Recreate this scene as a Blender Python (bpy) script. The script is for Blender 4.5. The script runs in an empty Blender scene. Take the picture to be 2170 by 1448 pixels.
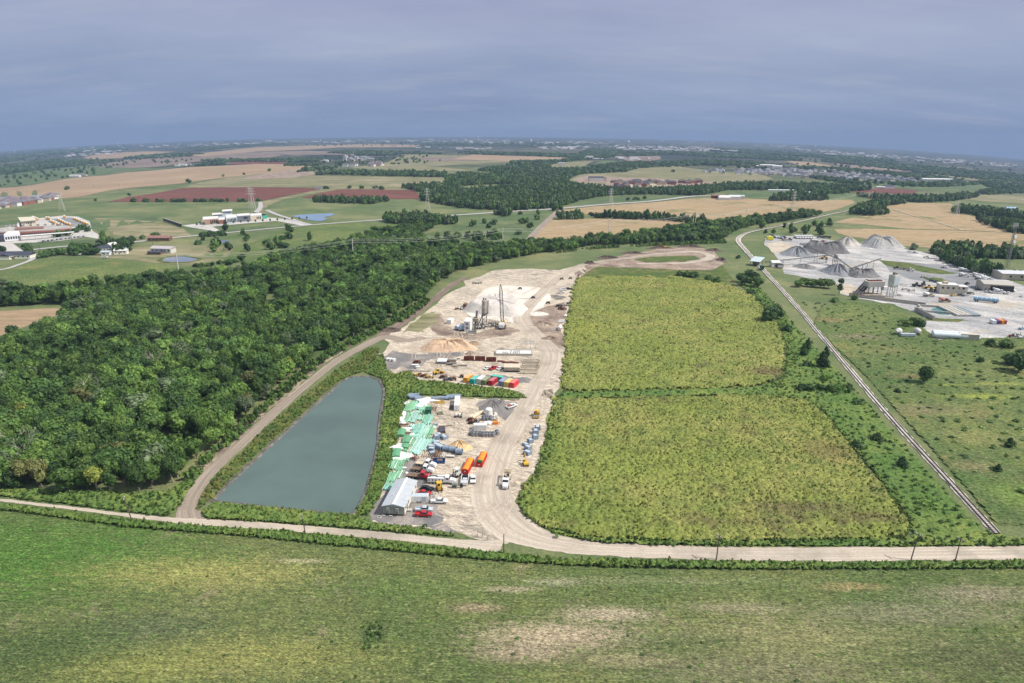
import bpy, bmesh, math, random
import numpy as np
from mathutils import Vector, Matrix
from mathutils.geometry import delaunay_2d_cdt
SC = bpy.context.scene
COL = SC.collection
R = math.radians
# ---------------------------------------------------------------- camera
PW, PH, FPX, CAMH = 2170.0, 1448.0, 1447.0, 122.0
PITCH = math.atan((724 - 281) / FPX)
ROLL = 0.0078
Fv = Vector((0, math.cos(PITCH), -math.sin(PITCH)))
R0 = Vector((1, 0, 0)); U0 = R0.cross(Fv)
Rv = (R0 * math.cos(ROLL) + U0 * math.sin(ROLL)).normalized()
Uv = Rv.cross(Fv).normalized()
cam = bpy.data.cameras.new('camera'); camo = bpy.data.objects.new('camera', cam); COL.objects.link(camo)
cam.sensor_width = 36; cam.lens = 36 * FPX / PW; cam.clip_start = 1.0; cam.clip_end = 60000
M = Matrix((Rv, Uv, -Fv)).transposed().to_4x4(); M.translation = Vector((0, 0, CAMH)); camo.matrix_world = M
SC.camera = camo
# ---------------------------------------------------------------- world and sun
SUN_EL, SUN_AZ = R(50), R(100)          # azimuth clockwise from +Y
sd = Vector((math.sin(SUN_AZ) * math.cos(SUN_EL), math.cos(SUN_AZ) * math.cos(SUN_EL), math.sin(SUN_EL)))
w = bpy.data.worlds.new('World'); SC.world = w; w.use_nodes = True
nt = w.node_tree; N = nt.nodes; L = nt.links; N.clear()
wo = N.new('ShaderNodeOutputWorld'); bg = N.new('ShaderNodeBackground')
sky = N.new('ShaderNodeTexSky'); sky.sky_type = 'NISHITA'; sky.sun_disc = False
sky.sun_elevation = SUN_EL; sky.sun_rotation = SUN_AZ; sky.altitude = 200; sky.dust_density = 2.0
tc = N.new('ShaderNodeTexCoord'); sep = N.new('ShaderNodeSeparateXYZ'); L.new(tc.outputs['Generated'], sep.inputs[0])
def wmap(v, a, b, c, d):
 m = N.new('ShaderNodeMapRange'); m.inputs[1].default_value = a; m.inputs[2].default_value = b
 m.inputs[3].default_value = c; m.inputs[4].default_value = d; m.clamp = True
 L.new(v, m.inputs[0]); return m.outputs[0]
# cloud sheet seen in perspective: direction / (z + k)
zz = wmap(sep.outputs[2], 0.0, 1.0, 0.20, 1.2)
dv = N.new('ShaderNodeVectorMath'); dv.operation = 'DIVIDE'
cb = N.new('ShaderNodeCombineXYZ'); L.new(zz, cb.inputs[0]); L.new(zz, cb.inputs[1]); cb.inputs[2].default_value = 1
L.new(tc.outputs['Generated'], dv.inputs[0]); L.new(cb.outputs[0], dv.inputs[1])
def wnoise(sx, sy, det, rough=0.55, off=0.0):
 mp = N.new('ShaderNodeMapping'); mp.inputs['Scale'].default_value = (sx, sy, 0); mp.inputs['Location'].default_value = (off, off * .7, 0)
 mp.inputs['Rotation'].default_value = (0, 0, R(-14))
 n = N.new('ShaderNodeTexNoise'); n.inputs['Scale'].default_value = 1; n.inputs['Detail'].default_value = det; n.inputs['Roughness'].default_value = rough
 L.new(dv.outputs[0], mp.inputs[0]); L.new(mp.outputs[0], n.inputs['Vector']); return n.outputs[0]
def wmix(f, a, b):
 m = N.new('ShaderNodeMix'); m.data_type = 'RGBA'
 if isinstance(f, (int, float)): m.inputs[0].default_value = f
 else: L.new(f, m.inputs[0])
 for i, v in ((6, a), (7, b)):
  if isinstance(v, tuple): m.inputs[i].default_value = (*v, 1)
  else: L.new(v, m.inputs[i])
 return m.outputs[2]
rmp = N.new('ShaderNodeValToRGB'); e = rmp.color_ramp.elements
stops = [(0.0, (.20, .275, .44)), (0.03, (.205, .275, .44)), (0.07, (.225, .28, .435)), (0.12, (.29, .33, .47)), (0.17, (.29, .32, .46)), (0.22, (.215, .250, .375)), (0.32, (.25, .28, .38)), (0.45, (.34, .38, .48)), (0.65, (.50, .55, .65)), (1.0, (.74, .78, .88))]  # upper stops, above the view, are brightened to lift fill in the shadows
e[0].position = 0; e[0].color = (*stops[0][1], 1); e[1].position = 1; e[1].color = (*stops[-1][1], 1)
for p, c in stops[1:-1]:
 q = e.new(p); q.color = (*c, 1)
L.new(sep.outputs[2], rmp.inputs[0])
lo = wmap(wnoise(.5, .9, 5, .6), .36, .66, 0, 1)
hi = wmap(wnoise(1.1, 3.2, 8, .6, 3.3), .52, .80, 0, 1)
c1 = wmix(lo, (0.62, .68, .80), (1.42, 1.34, 1.2))
mul = N.new('ShaderNodeMix'); mul.data_type = 'RGBA'; mul.blend_type = 'MULTIPLY'; mul.inputs[0].default_value = 0.34
L.new(rmp.outputs[0], mul.inputs[6]); L.new(c1, mul.inputs[7])
mk = N.new('ShaderNodeMath'); mk.operation = 'MULTIPLY'; mk.inputs[1].default_value = .42; L.new(hi, mk.inputs[0])
c2 = wmix(mk.outputs[0], mul.outputs[2], (.40, .42, .50))
sk = N.new('ShaderNodeMix'); sk.data_type = 'RGBA'; sk.blend_type = 'MIX'; sk.inputs[0].default_value = 0.90
skm = N.new('ShaderNodeMix'); skm.data_type = 'RGBA'; skm.blend_type = 'MULTIPLY'; skm.inputs[0].default_value = 1; L.new(sky.outputs[0], skm.inputs[6]); skm.inputs[7].default_value = (.1, .1, .1, 1)
L.new(skm.outputs[2], sk.inputs[6]); L.new(c2, sk.inputs[7])
L.new(sk.outputs[2], bg.inputs[0]); bg.inputs[1].default_value = 1.0
L.new(bg.outputs[0], wo.inputs[0])
sl = bpy.data.lights.new('sun', 'SUN'); sl.energy = 4.5; sl.angle = R(0.6); sl.color = (1.0, .94, .84)
so = bpy.data.objects.new('sun', sl); COL.objects.link(so); so.rotation_euler = sd.to_track_quat('Z', 'Y').to_euler(); so.location = (0, 0, 300)
SC.view_settings.view_transform = 'Standard'; SC.view_settings.look = 'None'; SC.view_settings.exposure = 0.32; SC.view_settings.gamma = 1
SC.render.engine = 'CYCLES'
cy = SC.cycles; cy.max_bounces = 4; cy.diffuse_bounces = 2; cy.glossy_bounces = 2; cy.transmission_bounces = 2; cy.volume_bounces = 0; cy.transparent_max_bounces = 6
cy.sample_clamp_indirect = 4; cy.use_adaptive_sampling = True; cy.adaptive_threshold = 0.02
cy.volume_step_rate = 4; cy.volume_max_steps = 32
random.seed(7); rng = np.random.default_rng(7)
# ---------------------------------------------------------------- terrain and photo-ray helpers
RMAX = 19500.0
def ss(t): t = np.clip(t, 0, 1); return t * t * (3 - 2 * t)
def zt(x, y):
 x = np.asarray(x, float); y = np.asarray(y, float); r = np.hypot(x, y)
 ta = np.where(y > 1e-6, np.minimum(np.abs(x) / np.maximum(y, 1e-6), 1.0), 1.0)
 return -0.0364 * ta ** 2 * r * ss((r - 400) / 2600)
def G(px, py):
 """photo pixel -> point on the land surface (x, y, z)"""
 px = np.asarray(px, float); py = np.asarray(py, float)
 u = (px - PW / 2) / FPX; v = (PH / 2 - py) / FPX
 d = [Fv[i] + Rv[i] * u + Uv[i] * v for i in range(3)]
 h = np.hypot(d[0], d[1]); sl_ = d[2] / h; cx = d[0] / h; cy_ = d[1] / h
 a = np.full_like(sl_, 40.0); b = np.full_like(sl_, RMAX)
 for _ in range(40):
  m = (a + b) / 2
  g = CAMH + sl_ * m - zt(cx * m, cy_ * m)
  a = np.where(g > 0, m, a); b = np.where(g > 0, b, m)
 r = (a + b) / 2
 return cx * r, cy_ * r, zt(cx * r, cy_ * r)
def g1(px, py):
 x, y, z = G(px, py); return float(x), float(y), float(z)
def PX(x, y, z=None):
 x = np.asarray(x, float); y = np.asarray(y, float)
 z = zt(x, y) if z is None else z
 q = (x, y, z - CAMH)
 f = sum(q[i] * Fv[i] for i in range(3)); r = sum(q[i] * Rv[i] for i in range(3)); uu = sum(q[i] * Uv[i] for i in range(3))
 f = np.maximum(f, 1e-3)
 return PW / 2 + FPX * r / f, PH / 2 - FPX * uu / f
def scale_at(px, py):
 """photo pixels per metre across the view at this ground point"""
 x, y, z = g1(px, py); return FPX / (Vector((x, y, z - CAMH)).dot(Fv))
def inpoly(px, py, poly):
 px = np.asarray(px); py = np.asarray(py); c = np.zeros(px.shape, bool); n = len(poly)
 for i in range(n):
  x1, y1 = poly[i]; x2, y2 = poly[(i + 1) % n]
  if y1 == y2: continue
  t = (y1 > py) != (y2 > py)
  c ^= t & (px < (x2 - x1) * (py - y1) / (y2 - y1) + x1)
 return c
# ---------------------------------------------------------------- object helpers
def link(o, parent=None):
 COL.objects.link(o)
 if parent is not None: o.parent = parent
 return o
def mesh(name, verts, faces, mat=None, uvs=None, smooth=False):
 m = bpy.data.meshes.new(name); m.from_pydata(verts, [], faces)
 if mat: m.materials.append(mat)
 if uvs is not None:
  ul = m.uv_layers.new(name='UVMap'); ul.data.foreach_set('uv', np.asarray(uvs, np.float32).ravel())
 if smooth: m.polygons.foreach_set('use_smooth', [True] * len(m.polygons))
 m.update(); return m
def npmesh(name, V, Fa, mat=None, smooth=False):
 """V (n,3), Fa (m,k) arrays -> mesh"""
 V = np.asarray(V, np.float32); Fa = np.asarray(Fa, np.int32); m = bpy.data.meshes.new(name)
 k = Fa.shape[1]
 m.vertices.add(len(V)); m.vertices.foreach_set('co', V.ravel())
 m.loops.add(Fa.size); m.loops.foreach_set('vertex_index', Fa.ravel())
 m.polygons.add(len(Fa)); m.polygons.foreach_set('loop_start', np.arange(0, Fa.size, k, dtype=np.int32))
 m.polygons.foreach_set('loop_total', np.full(len(Fa), k, np.int32))
 if smooth: m.polygons.foreach_set('use_smooth', np.ones(len(Fa), bool))
 if mat: m.materials.append(mat)
 m.update(calc_edges=True); m.validate(); return m
def tag(o, label=None, cat=None, group=None, kind=None):
 if label: o['label'] = label
 if cat: o['category'] = cat
 if group: o['group'] = group
 if kind: o['kind'] = kind
 return o
def struct(name, me, label=None, loc=None):
 o = bpy.data.objects.new(name, me); link(o); o['kind'] = 'structure'
 if label: o['label'] = label; o['category'] = name.replace('_', ' ')
 return o
def thing(name, loc, rz, label, cat, group=None):
 o = bpy.data.objects.new(name, None); link(o); o.empty_display_size = .5
 o.location = loc; o.rotation_euler = (0, 0, rz)
 return tag(o, label, cat, group)
def copy_tree(o, parent=None):
 c = o.copy(); COL.objects.link(c); c.parent = parent
 for ch in list(o.children): copy_tree(ch, c)
 return c
class MB:
 """collects solids and builds one mesh"""
 def __init__(s): s.v = []; s.f = []
 def add(s, vs, fs):
  b = len(s.v); s.v += [tuple(p) for p in vs]; s.f += [tuple(b + i for i in f) for f in fs]; return s
 def box(s, c, d, rz=0, tilt=0, taper=1.0):
  x, y, z = d[0] / 2, d[1] / 2, d[2] / 2; vs = []
  for k, (i, j, l) in enumerate([(-1, -1, -1), (1, -1, -1), (1, 1, -1), (-1, 1, -1), (-1, -1, 1), (1, -1, 1), (1, 1, 1), (-1, 1, 1)]):
   t = taper if l > 0 else 1
   p = Vector((i * x * t, j * y * t, l * z))
   if tilt: p = Matrix.Rotation(tilt, 3, 'Y') @ p
   if rz: p = Matrix.Rotation(rz, 3, 'Z') @ p
   vs.append((p.x + c[0], p.y + c[1], p.z + c[2]))
  return s.add(vs, [(0, 3, 2, 1), (4, 5, 6, 7), (0, 1, 5, 4), (1, 2, 6, 5), (2, 3, 7, 6), (3, 0, 4, 7)])
 def bx(s, x0, x1, y0, y1, z0, z1): return s.box(((x0 + x1) / 2, (y0 + y1) / 2, (z0 + z1) / 2), (x1 - x0, y1 - y0, z1 - z0))
 def tube(s, a, b, r0, r1=None, n=8, cap=True):
  a = Vector(a); b = Vector(b); r1 = r0 if r1 is None else r1; d = (b - a).normalized()
  u = d.cross(Vector((0, 0, 1)) if abs(d.z) < .9 else Vector((1, 0, 0))).normalized(); w_ = d.cross(u)
  vs = []
  for p, r in ((a, r0), (b, r1)):
   for i in range(n):
    t = 2 * math.pi * i / n; vs.append(p + u * math.cos(t) * r + w_ * math.sin(t) * r)
  fs = [(i, (i + 1) % n, n + (i + 1) % n, n + i) for i in range(n)]
  if cap: fs += [tuple(reversed(range(n))), tuple(range(n, 2 * n))]
  return s.add(vs, fs)
 def pipe(s, a, b, r, th=.08, n=12):
  """open ended thick pipe"""
  a = Vector(a); b = Vector(b); d = (b - a).normalized()
  u = d.cross(Vector((0, 0, 1)) if abs(d.z) < .9 else Vector((1, 0, 0))).normalized(); w_ = d.cross(u)
  vs = []
  for p, rr in ((a, r), (b, r), (b, r - th), (a, r - th)):
   for i in range(n):
    t = 2 * math.pi * i / n; vs.append(p + u * math.cos(t) * rr + w_ * math.sin(t) * rr)
  fs = []
  for k in range(4):
   o, q = k * n, ((k + 1) % 4) * n
   fs += [(o + i, o + (i + 1) % n, q + (i + 1) % n, q + i) for i in range(n)]
  return s.add(vs, fs)
 def bar(s, a, b, w_=.1, h=None):
  a = Vector(a); b = Vector(b); h = w_ if h is None else h; d = (b - a).normalized()
  u = d.cross(Vector((0, 0, 1)) if abs(d.z) < .95 else Vector((1, 0, 0))).normalized(); q = u.cross(d)
  vs = []
  for p in (a, b):
   for i, j in ((-1, -1), (1, -1), (1, 1), (-1, 1)): vs.append(p + u * i * w_ / 2 + q * j * h / 2)
  return s.add(vs, [(0, 3, 2, 1), (4, 5, 6, 7), (0, 1, 5, 4), (1, 2, 6, 5), (2, 3, 7, 6), (3, 0, 4, 7)])
 def prism(s, prof, y0, y1, axis='y'):
  """profile of (a, z) extruded along y (or x)"""
  n = len(prof)
  mk_ = (lambda a, z, t: (a, t, z)) if axis == 'y' else (lambda a, z, t: (t, a, z))
  vs = [mk_(a, z, y0) for a, z in prof] + [mk_(a, z, y1) for a, z in prof]
  fs = [(i, (i + 1) % n, n + (i + 1) % n, n + i) for i in range(n)] + [tuple(reversed(range(n))), tuple(range(n, 2 * n))]
  return s.add(vs, fs)
 def loft(s, rings):
  """rings of equal point count, skinned and capped"""
  n = len(rings[0]); vs = [p for r in rings for p in r]; fs = []
  for k in range(len(rings) - 1):
   fs += [(k * n + i, k * n + (i + 1) % n, (k + 1) * n + (i + 1) % n, (k + 1) * n + i) for i in range(n)]
  fs += [tuple(reversed(range(n))), tuple(range((len(rings) - 1) * n, len(rings) * n))]
  return s.add(vs, fs)
 def lathe(s, c, prof, n=12, axis='z'):
  rings = []
  for r, z in prof:
   ring = []
   for i in range(n):
    t = 2 * math.pi * i / n; a, b = math.cos(t) * r, math.sin(t) * r
    ring.append((c[0] + a, c[1] + b, c[2] + z) if axis == 'z' else ((c[0] + z, c[1] + a, c[2] + b) if axis == 'x' else (c[0] + a, c[1] + z, c[2] + b)))
   rings.append(ring)
  return s.loft(rings)
 def ball(s, c, r, n=8):
  return s.lathe(c, [(r * math.sin(math.pi * (k + .15) / 6.3), -r * math.cos(math.pi * (k + .15) / 6.3)) for k in range(7)], n)
 def build(s, name, mat, parent=None, smooth=False, fix=True):
  m = mesh(name, s.v, s.f, mat, smooth=smooth)
  if fix:
   bm = bmesh.new(); bm.from_mesh(m); bmesh.ops.recalc_face_normals(bm, faces=bm.faces); bm.to_mesh(m); bm.free()
  o = bpy.data.objects.new(name, m); link(o, parent); return o
# ---------------------------------------------------------------- materials
def newmat(name):
 m = bpy.data.materials.new(name); m.use_nodes = True; n = m.node_tree; n.nodes.clear()
 o = n.nodes.new('ShaderNodeOutputMaterial'); b = n.nodes.new('ShaderNodeBsdfPrincipled'); n.links.new(b.outputs[0], o.inputs[0])
 b.inputs['Roughness'].default_value = .9; b.inputs['Specular IOR Level'].default_value = .2
 return m, n, b
class NT:
 def __init__(s, n): s.n = n; s.tc = None
 def node(s, t, **k):
  q = s.n.nodes.new(t)
  for a, b in k.items(): setattr(q, a, b)
  return q
 def put(s, sock, v):
  if isinstance(v, (int, float)): sock.default_value = v
  elif isinstance(v, tuple): sock.default_value = (*v, 1) if len(v) == 3 and sock.type == 'RGBA' else v
  else: s.n.links.new(v, sock)
 def noise(s, scale, det=3, rough=.55, stretch=None, rot=0, off=0, uv=False, dist=0):
  if uv == 'obj' or not uv:
   src = s.node('ShaderNodeNewGeometry').outputs['Position'] if not uv else s.node('ShaderNodeTexCoord').outputs['Object']
  else: src = s.node('ShaderNodeTexCoord').outputs['UV']
  if stretch or rot or off:
   mp = s.node('ShaderNodeMapping'); mp.vector_type = 'TEXTURE' if False else 'POINT'
   r_ = s.node('ShaderNodeMapping'); r_.inputs['Rotation'].default_value = (0, 0, rot); s.n.links.new(src, r_.inputs[0])
   mp.inputs['Scale'].default_value = stretch or (1, 1, 1); mp.inputs['Location'].default_value = (off, off, 0)
   s.n.links.new(r_.outputs[0], mp.inputs[0]); src = mp.outputs[0]
  q = s.node('ShaderNodeTexNoise'); q.inputs['Scale'].default_value = scale; q.inputs['Detail'].default_value = det; q.inputs['Roughness'].default_value = rough
  q.inputs['Distortion'].default_value = dist
  s.n.links.new(src, q.inputs['Vector']); return q.outputs[0]
 def rng(s, v, a, b, c=0., d=1.):
  q = s.node('ShaderNodeMapRange'); q.inputs[1].default_value = a; q.inputs[2].default_value = b; q.inputs[3].default_value = c; q.inputs[4].default_value = d
  s.n.links.new(v, q.inputs[0]); return q.outputs[0]
 def mix(s, f, a, b, mode='MIX'):
  q = s.node('ShaderNodeMix', data_type='RGBA', blend_type=mode); s.put(q.inputs[0], f); s.put(q.inputs[6], a); s.put(q.inputs[7], b); return q.outputs[2]
 def math(s, op, a, b=0.):
  q = s.node('ShaderNodeMath', operation=op); s.put(q.inputs[0], a); s.put(q.inputs[1], b); return q.outputs[0]
 def bump(s, h, b, st=.6, dist=.3):
  q = s.node('ShaderNodeBump'); q.inputs['Strength'].default_value = st; q.inputs['Distance'].default_value = dist
  s.n.links.new(h, q.inputs['Height']); s.n.links.new(q.outputs[0], b.inputs['Normal'])
MATS = {}
def add_patches(t, a, patches):
 for px, py, rx, ry, col, st in patches:
  x, y, z = g1(px, py); s_ = scale_at(px, py); pos = t.node('ShaderNodeNewGeometry').outputs['Position']
  mp = t.node('ShaderNodeMapping'); mp.vector_type = 'TEXTURE'; mp.inputs['Location'].default_value = (x, y, 0); mp.inputs['Scale'].default_value = (rx / s_, ry / s_, 1e5); t.n.links.new(pos, mp.inputs[0])
  ln = t.node('ShaderNodeVectorMath', operation='LENGTH'); t.n.links.new(mp.outputs[0], ln.inputs[0]); nz = t.noise(9. / max(rx / s_, 1), 8, .82, off=px * .37, stretch=(1, 2., 1))
  d = t.math('ADD', ln.outputs['Value'], t.rng(nz, .25, .75, -1.0, 1.0)); a = t.mix(t.rng(d, .35, 1.25, st, 0), a, col)
 return a
def ground_mat(name, cols, big=.012, mid=.07, fine=1.4, rot=0., st=None, bump=.7, bd=.35, contrast=.55, big_rng=(.42, .6), mid_rng=(.4, .62), spots=None, spot_rng=(.6, .66), patches=(), streak=0, fleck=(.34, .31, .16)):
 """cols: a/b by big patches, c by mid patches; fine noise varies the value; optional spots colour"""
 m, n, b = newmat(name); t = NT(n)
 a = t.mix(t.rng(t.noise(big, 4, .6), *big_rng), cols[0], cols[1])
 a = t.mix(t.rng(t.noise(mid, 5, .65, stretch=st, rot=rot, off=7.3), *mid_rng), a, cols[2])
 if spots: a = t.mix(t.rng(t.noise(spots[1], 6, .7, off=31.), *spot_rng), a, spots[0])
 a = add_patches(t, a, patches)
 fn = t.noise(fine, 6, .72, stretch=st, rot=rot)
 v = t.rng(fn, .3, .72, 1 - contrast, 1 + contrast)
 if streak:
  v = t.math('MULTIPLY', v, t.rng(t.noise(.10, 5, .7, stretch=(1, 13, 1), rot=.03, off=2), .36, .64, 1 - streak, 1 + streak)); v = t.math('MULTIPLY', v, t.rng(t.noise(.45, 6, .8, off=12, stretch=(1, 2, 1)), .38, .62, .72, 1.28))
  a = t.mix(t.rng(t.noise(.8, 5, .75, off=77, stretch=(1, 2.2, 1)), .54, .66, 0, .55), a, fleck)
 cv = t.node('ShaderNodeCombineColor');
 for i in range(3): n.links.new(v, cv.inputs[i])
 a = t.mix(1.0, a, cv.outputs[0], 'MULTIPLY')
 n.links.new(a, b.inputs['Base Color'])
 if bump: t.bump(fn, b, bump, bd)
 MATS[name] = m; return m
def plain(name, col, rough=.6, metal=0., noise=.12, sc=1.5, spec=.3, bump=0.):
 """painted / real surface with a little procedural wear"""
 if name in MATS: return MATS[name]
 m, n, b = newmat(name); t = NT(n)
 nz = t.noise(sc, 4, .6, uv='obj')
 lo_ = tuple(max(0, c * (1 - noise * 2.2)) for c in col); hi_ = tuple(min(1, c * (1 + noise)) for c in col)
 n.links.new(t.mix(t.rng(nz, .3, .7), lo_, hi_), b.inputs['Base Color'])
 b.inputs['Roughness'].default_value = rough; b.inputs['Metallic'].default_value = metal; b.inputs['Specular IOR Level'].default_value = spec
 if bump: t.bump(nz, b, bump, .1)
 MATS[name] = m; return m
# ================================================================ LAND
def lz(r, layer): return layer * (0.006 + 1.0e-4 * np.maximum(0, np.asarray(r) - 250))
def ground_base():
 na = 288; rs = np.concatenate([[0.5], np.geomspace(20, RMAX, 190)])
 az = np.linspace(-math.pi, math.pi, na, endpoint=False)
 X = np.outer(rs, np.sin(az)); Y = np.outer(rs, np.cos(az)); Z = zt(X, Y)
 V = np.stack([X.ravel(), Y.ravel(), Z.ravel()], 1)
 i, j = np.meshgrid(np.arange(len(rs) - 1), np.arange(na), indexing='ij'); j2 = (j + 1) % na
 Fa = np.stack([i * na + j, i * na + j2, (i + 1) * na + j2, (i + 1) * na + j], -1).reshape(-1, 4)[:, ::-1]
 return V, Fa
# --- land materials
m, n, b = newmat('pasture'); t = NT(n)
pos = t.node('ShaderNodeNewGeometry').outputs['Position']; ln = t.node('ShaderNodeVectorMath', operation='LENGTH'); n.links.new(pos, ln.inputs[0])
nearc = t.mix(t.rng(t.noise(.011, 5, .65), .40, .62), (.078, .120, .042), (.185, .190, .085))
nearc = t.mix(t.rng(t.noise(.05, 5, .7, off=3), .46, .66), nearc, (.105, .135, .058))
v = t.rng(t.noise(.9, 6, .75), .3, .72, .55, 1.45); cvn = t.node('ShaderNodeCombineColor')
for q in range(3): n.links.new(v, cvn.inputs[q])
nearc = t.mix(1.0, nearc, cvn.outputs[0], 'MULTIPLY')
# far country: long fields and woods, laid out east-west
f1 = t.noise(.0011, 5, .62, stretch=(1, 3.2, 1), rot=.12); f2 = t.noise(.0023, 5, .65, stretch=(1, 3.5, 1), rot=-.1, off=40); f3 = t.noise(.009, 6, .75, stretch=(1, 2.2, 1), off=9)
farc = t.mix(t.rng(f2, .50, .55), (.085, .095, .045), (.20, .165, .11))
farc = t.mix(t.rng(f1, .47, .50), farc, (.020, .032, .020))
farc = t.mix(t.rng(f3, .5, .54, 0, .75), farc, (.022, .034, .020))
spk = t.noise(.035, 3, .5, off=60, stretch=(1, .5, 1))
farc = t.mix(t.math('MULTIPLY', t.rng(spk, .69, .73), t.rng(t.noise(.0012, 3, .5, off=5), .48, .56)), farc, (.55, .52, .48))
nf = t.rng(ln.outputs['Value'], 1700, 3400)
n.links.new(t.mix(nf, nearc, farc), b.inputs['Base Color']); t.bump(t.noise(.9, 6, .75), b, .5, .5)
MATS['pasture'] = m
V, Fa = ground_base(); struct('ground', npmesh('ground', V, Fa, m, smooth=True))

ground_mat('front_grass', [(.074, .122, .030), (.185, .196, .068), (.100, .134, .046)], big=.022, mid=.16, fine=1.25, rot=.22, st=(1, 2.4, 1), contrast=1.0, bump=1., bd=.5, streak=.24, big_rng=(.38, .64), mid_rng=(.36, .66), spots=[(.24, .21, .125), .07], spot_rng=(.585, .72), patches=[
 (60, 1180, 360, 160, (.062, .150, .022), .9), (350, 1200, 170, 60, (.080, .160, .03), .6), (420, 1215, 260, 60, (.27, .265, .085), .8), (330, 1330, 150, 50, (.075, .105, .05), .7), (560, 1390, 260, 60, (.25, .25, .075), .6), (250, 1420, 240, 50, (.24, .245, .07), .6), (40, 1390, 190, 90, (.055, .095, .028), .8), (900, 1250, 260, 40, (.10, .155, .04), .6),
 (1190, 1348, 190, 44, (.38, .31, .21), .95), (1290, 1303, 110, 26, (.38, .32, .22), .9), (1110, 1385, 120, 30, (.32, .26, .18), .85), (1330, 1400, 120, 24, (.26, .23, .13), .7), (1560, 1290, 120, 20, (.27, .24, .15), .7), (640, 1190, 60, 8, (.36, .33, .2), .7), (1080, 1250, 60, 12, (.36, .31, .2), .8), (1010, 1290, 60, 16, (.33, .25, .17), .7), (1180, 1235, 60, 14, (.34, .33, .22), .7), (1700, 1350, 340, 60, (.24, .23, .11), .6), (1950, 1300, 260, 40, (.25, .225, .15), .5), (1800, 1245, 80, 14, (.33, .25, .12), .7), (2080, 1260, 150, 30, (.28, .24, .17), .6), (1480, 1240, 260, 26, (.10, .15, .045), .6), (1600, 1420, 300, 50, (.20, .18, .11), .6), (2100, 1400, 200, 60, (.09, .10, .045), .7), (790, 1345, 28, 34, (.045, .09, .03), .8), (1450, 1360, 160, 26, (.10, .13, .05), .7), (1330, 1232, 300, 14, (.24, .25, .13), .4)])
ground_mat('meadow', [(.060, .112, .028), (.150, .180, .052), (.092, .130, .042)], big=.016, mid=.06, fine=.8, st=(1, 1.6, 1), contrast=.75, bump=1, bd=.6, streak=.14, spots=[(.17, .165, .06), .03], spot_rng=(.56, .68), patches=[(2080, 842, 70, 14, (.26, .30, .05), .8), (2120, 815, 60, 9, (.26, .29, .06), .7), (2010, 818, 50, 8, (.22, .26, .05), .7), (1960, 870, 90, 30, (.16, .15, .075), .8), (1930, 800, 60, 14, (.16, .12, .06), .7), (2070, 930, 70, 40, (.20, .20, .07), .7), (2150, 1050, 60, 60, (.13, .21, .04), .7), (1820, 715, 60, 24, (.20, .17, .10), .8), (1880, 745, 70, 16, (.15, .16, .06), .7), (2060, 990, 60, 30, (.19, .17, .08), .7), (1760, 680, 50, 20, (.20, .15, .07), .7)])
ground_mat('crop', [(.175, .208, .046), (.232, .234, .068), (.130, .168, .042)], big=.02, mid=.10, fine=.9, contrast=.7, bump=.9, bd=.5, spots=[(.115, .105, .045), .055], spot_rng=(.56, .68), mid_rng=(.46, .66), patches=[
 (1180, 1080, 160, 60, (.13, .19, .035), .7), (1160, 960, 60, 120, (.12, .18, .035), .7), (1700, 1080, 130, 26, (.115, .095, .048), .8), (1850, 1100, 80, 26, (.13, .11, .05), .8), (1560, 1110, 130, 16, (.15, .13, .05), .6), (1760, 960, 60, 60, (.17, .125, .055), .6), (1640, 790, 70, 30, (.13, .10, .05), .8), (1500, 610, 200, 14, (.24, .20, .06), .5), (1240, 700, 50, 90, (.20, .22, .04), .6), (1400, 1000, 200, 70, (.20, .24, .05), .5), (1640, 700, 40, 60, (.12, .15, .04), .6)])
ground_mat('weeds', [(.072, .135, .028), (.165, .205, .048), (.095, .155, .040)], big=.03, mid=.12, fine=1.1, contrast=.7, bump=.8, bd=.4)
ground_mat('verge', [(.085, .12, .025), (.16, .15, .05), (.05, .09, .02)], big=.05, mid=.14, fine=1.2, contrast=.6, bump=.8, bd=.4, spots=[(.13, .095, .05), .07])
ground_mat('dirt', [(.42, .36, .28), (.265, .228, .185), (.54, .465, .37)], big=.035, mid=.12, fine=.9, st=(1, 3.2, 1), rot=.5, contrast=.42, streak=.22, fleck=(.27, .225, .18), bump=.7, bd=.2, spots=[(.22, .185, .155), .05], spot_rng=(.57, .68))
ground_mat('grey_dirt', [(.20, .185, .175), (.29, .255, .23), (.15, .145, .145)], big=.05, mid=.12, fine=1.5, contrast=.3, bump=.4, bd=.08)
ground_mat('white_gravel', [(.66, .61, .53), (.50, .44, .37), (.60, .56, .50)], big=.05, mid=.1, fine=1.1, contrast=.14, bump=.4, bd=.1)
ground_mat('mud', [(.085, .062, .050), (.17, .13, .105), (.11, .085, .07)], big=.06, mid=.18, fine=1.0, contrast=.5, bump=1, bd=.5)
ground_mat('plant_yard', [(.36, .355, .35), (.54, .515, .48), (.25, .25, .255)], big=.014, mid=.035, fine=.25, st=(1, 2.6, 1), rot=.8, contrast=.3, streak=.12, fleck=(.3, .29, .28), bump=.25, bd=.1, spots=[(.38, .33, .26), .018], spot_rng=(.58, .66))
ground_mat('asphalt', [(.21, .215, .225), (.27, .265, .26), (.18, .185, .195)], big=.02, mid=.06, fine=.4, contrast=.15, bump=.15, bd=.05)
ground_mat('concrete', [(.42, .40, .37), (.36, .345, .32), (.47, .45, .42)], big=.02, mid=.06, fine=.4, contrast=.1, bump=.1, bd=.05)
ground_mat('tan_crop', [(.305, .212, .132), (.36, .26, .165), (.235, .175, .105)], big=.004, mid=.02, fine=.14, st=(1, 7, 1), rot=-.12, contrast=.28, bump=.3, bd=.3, mid_rng=(.45, .62))
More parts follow.
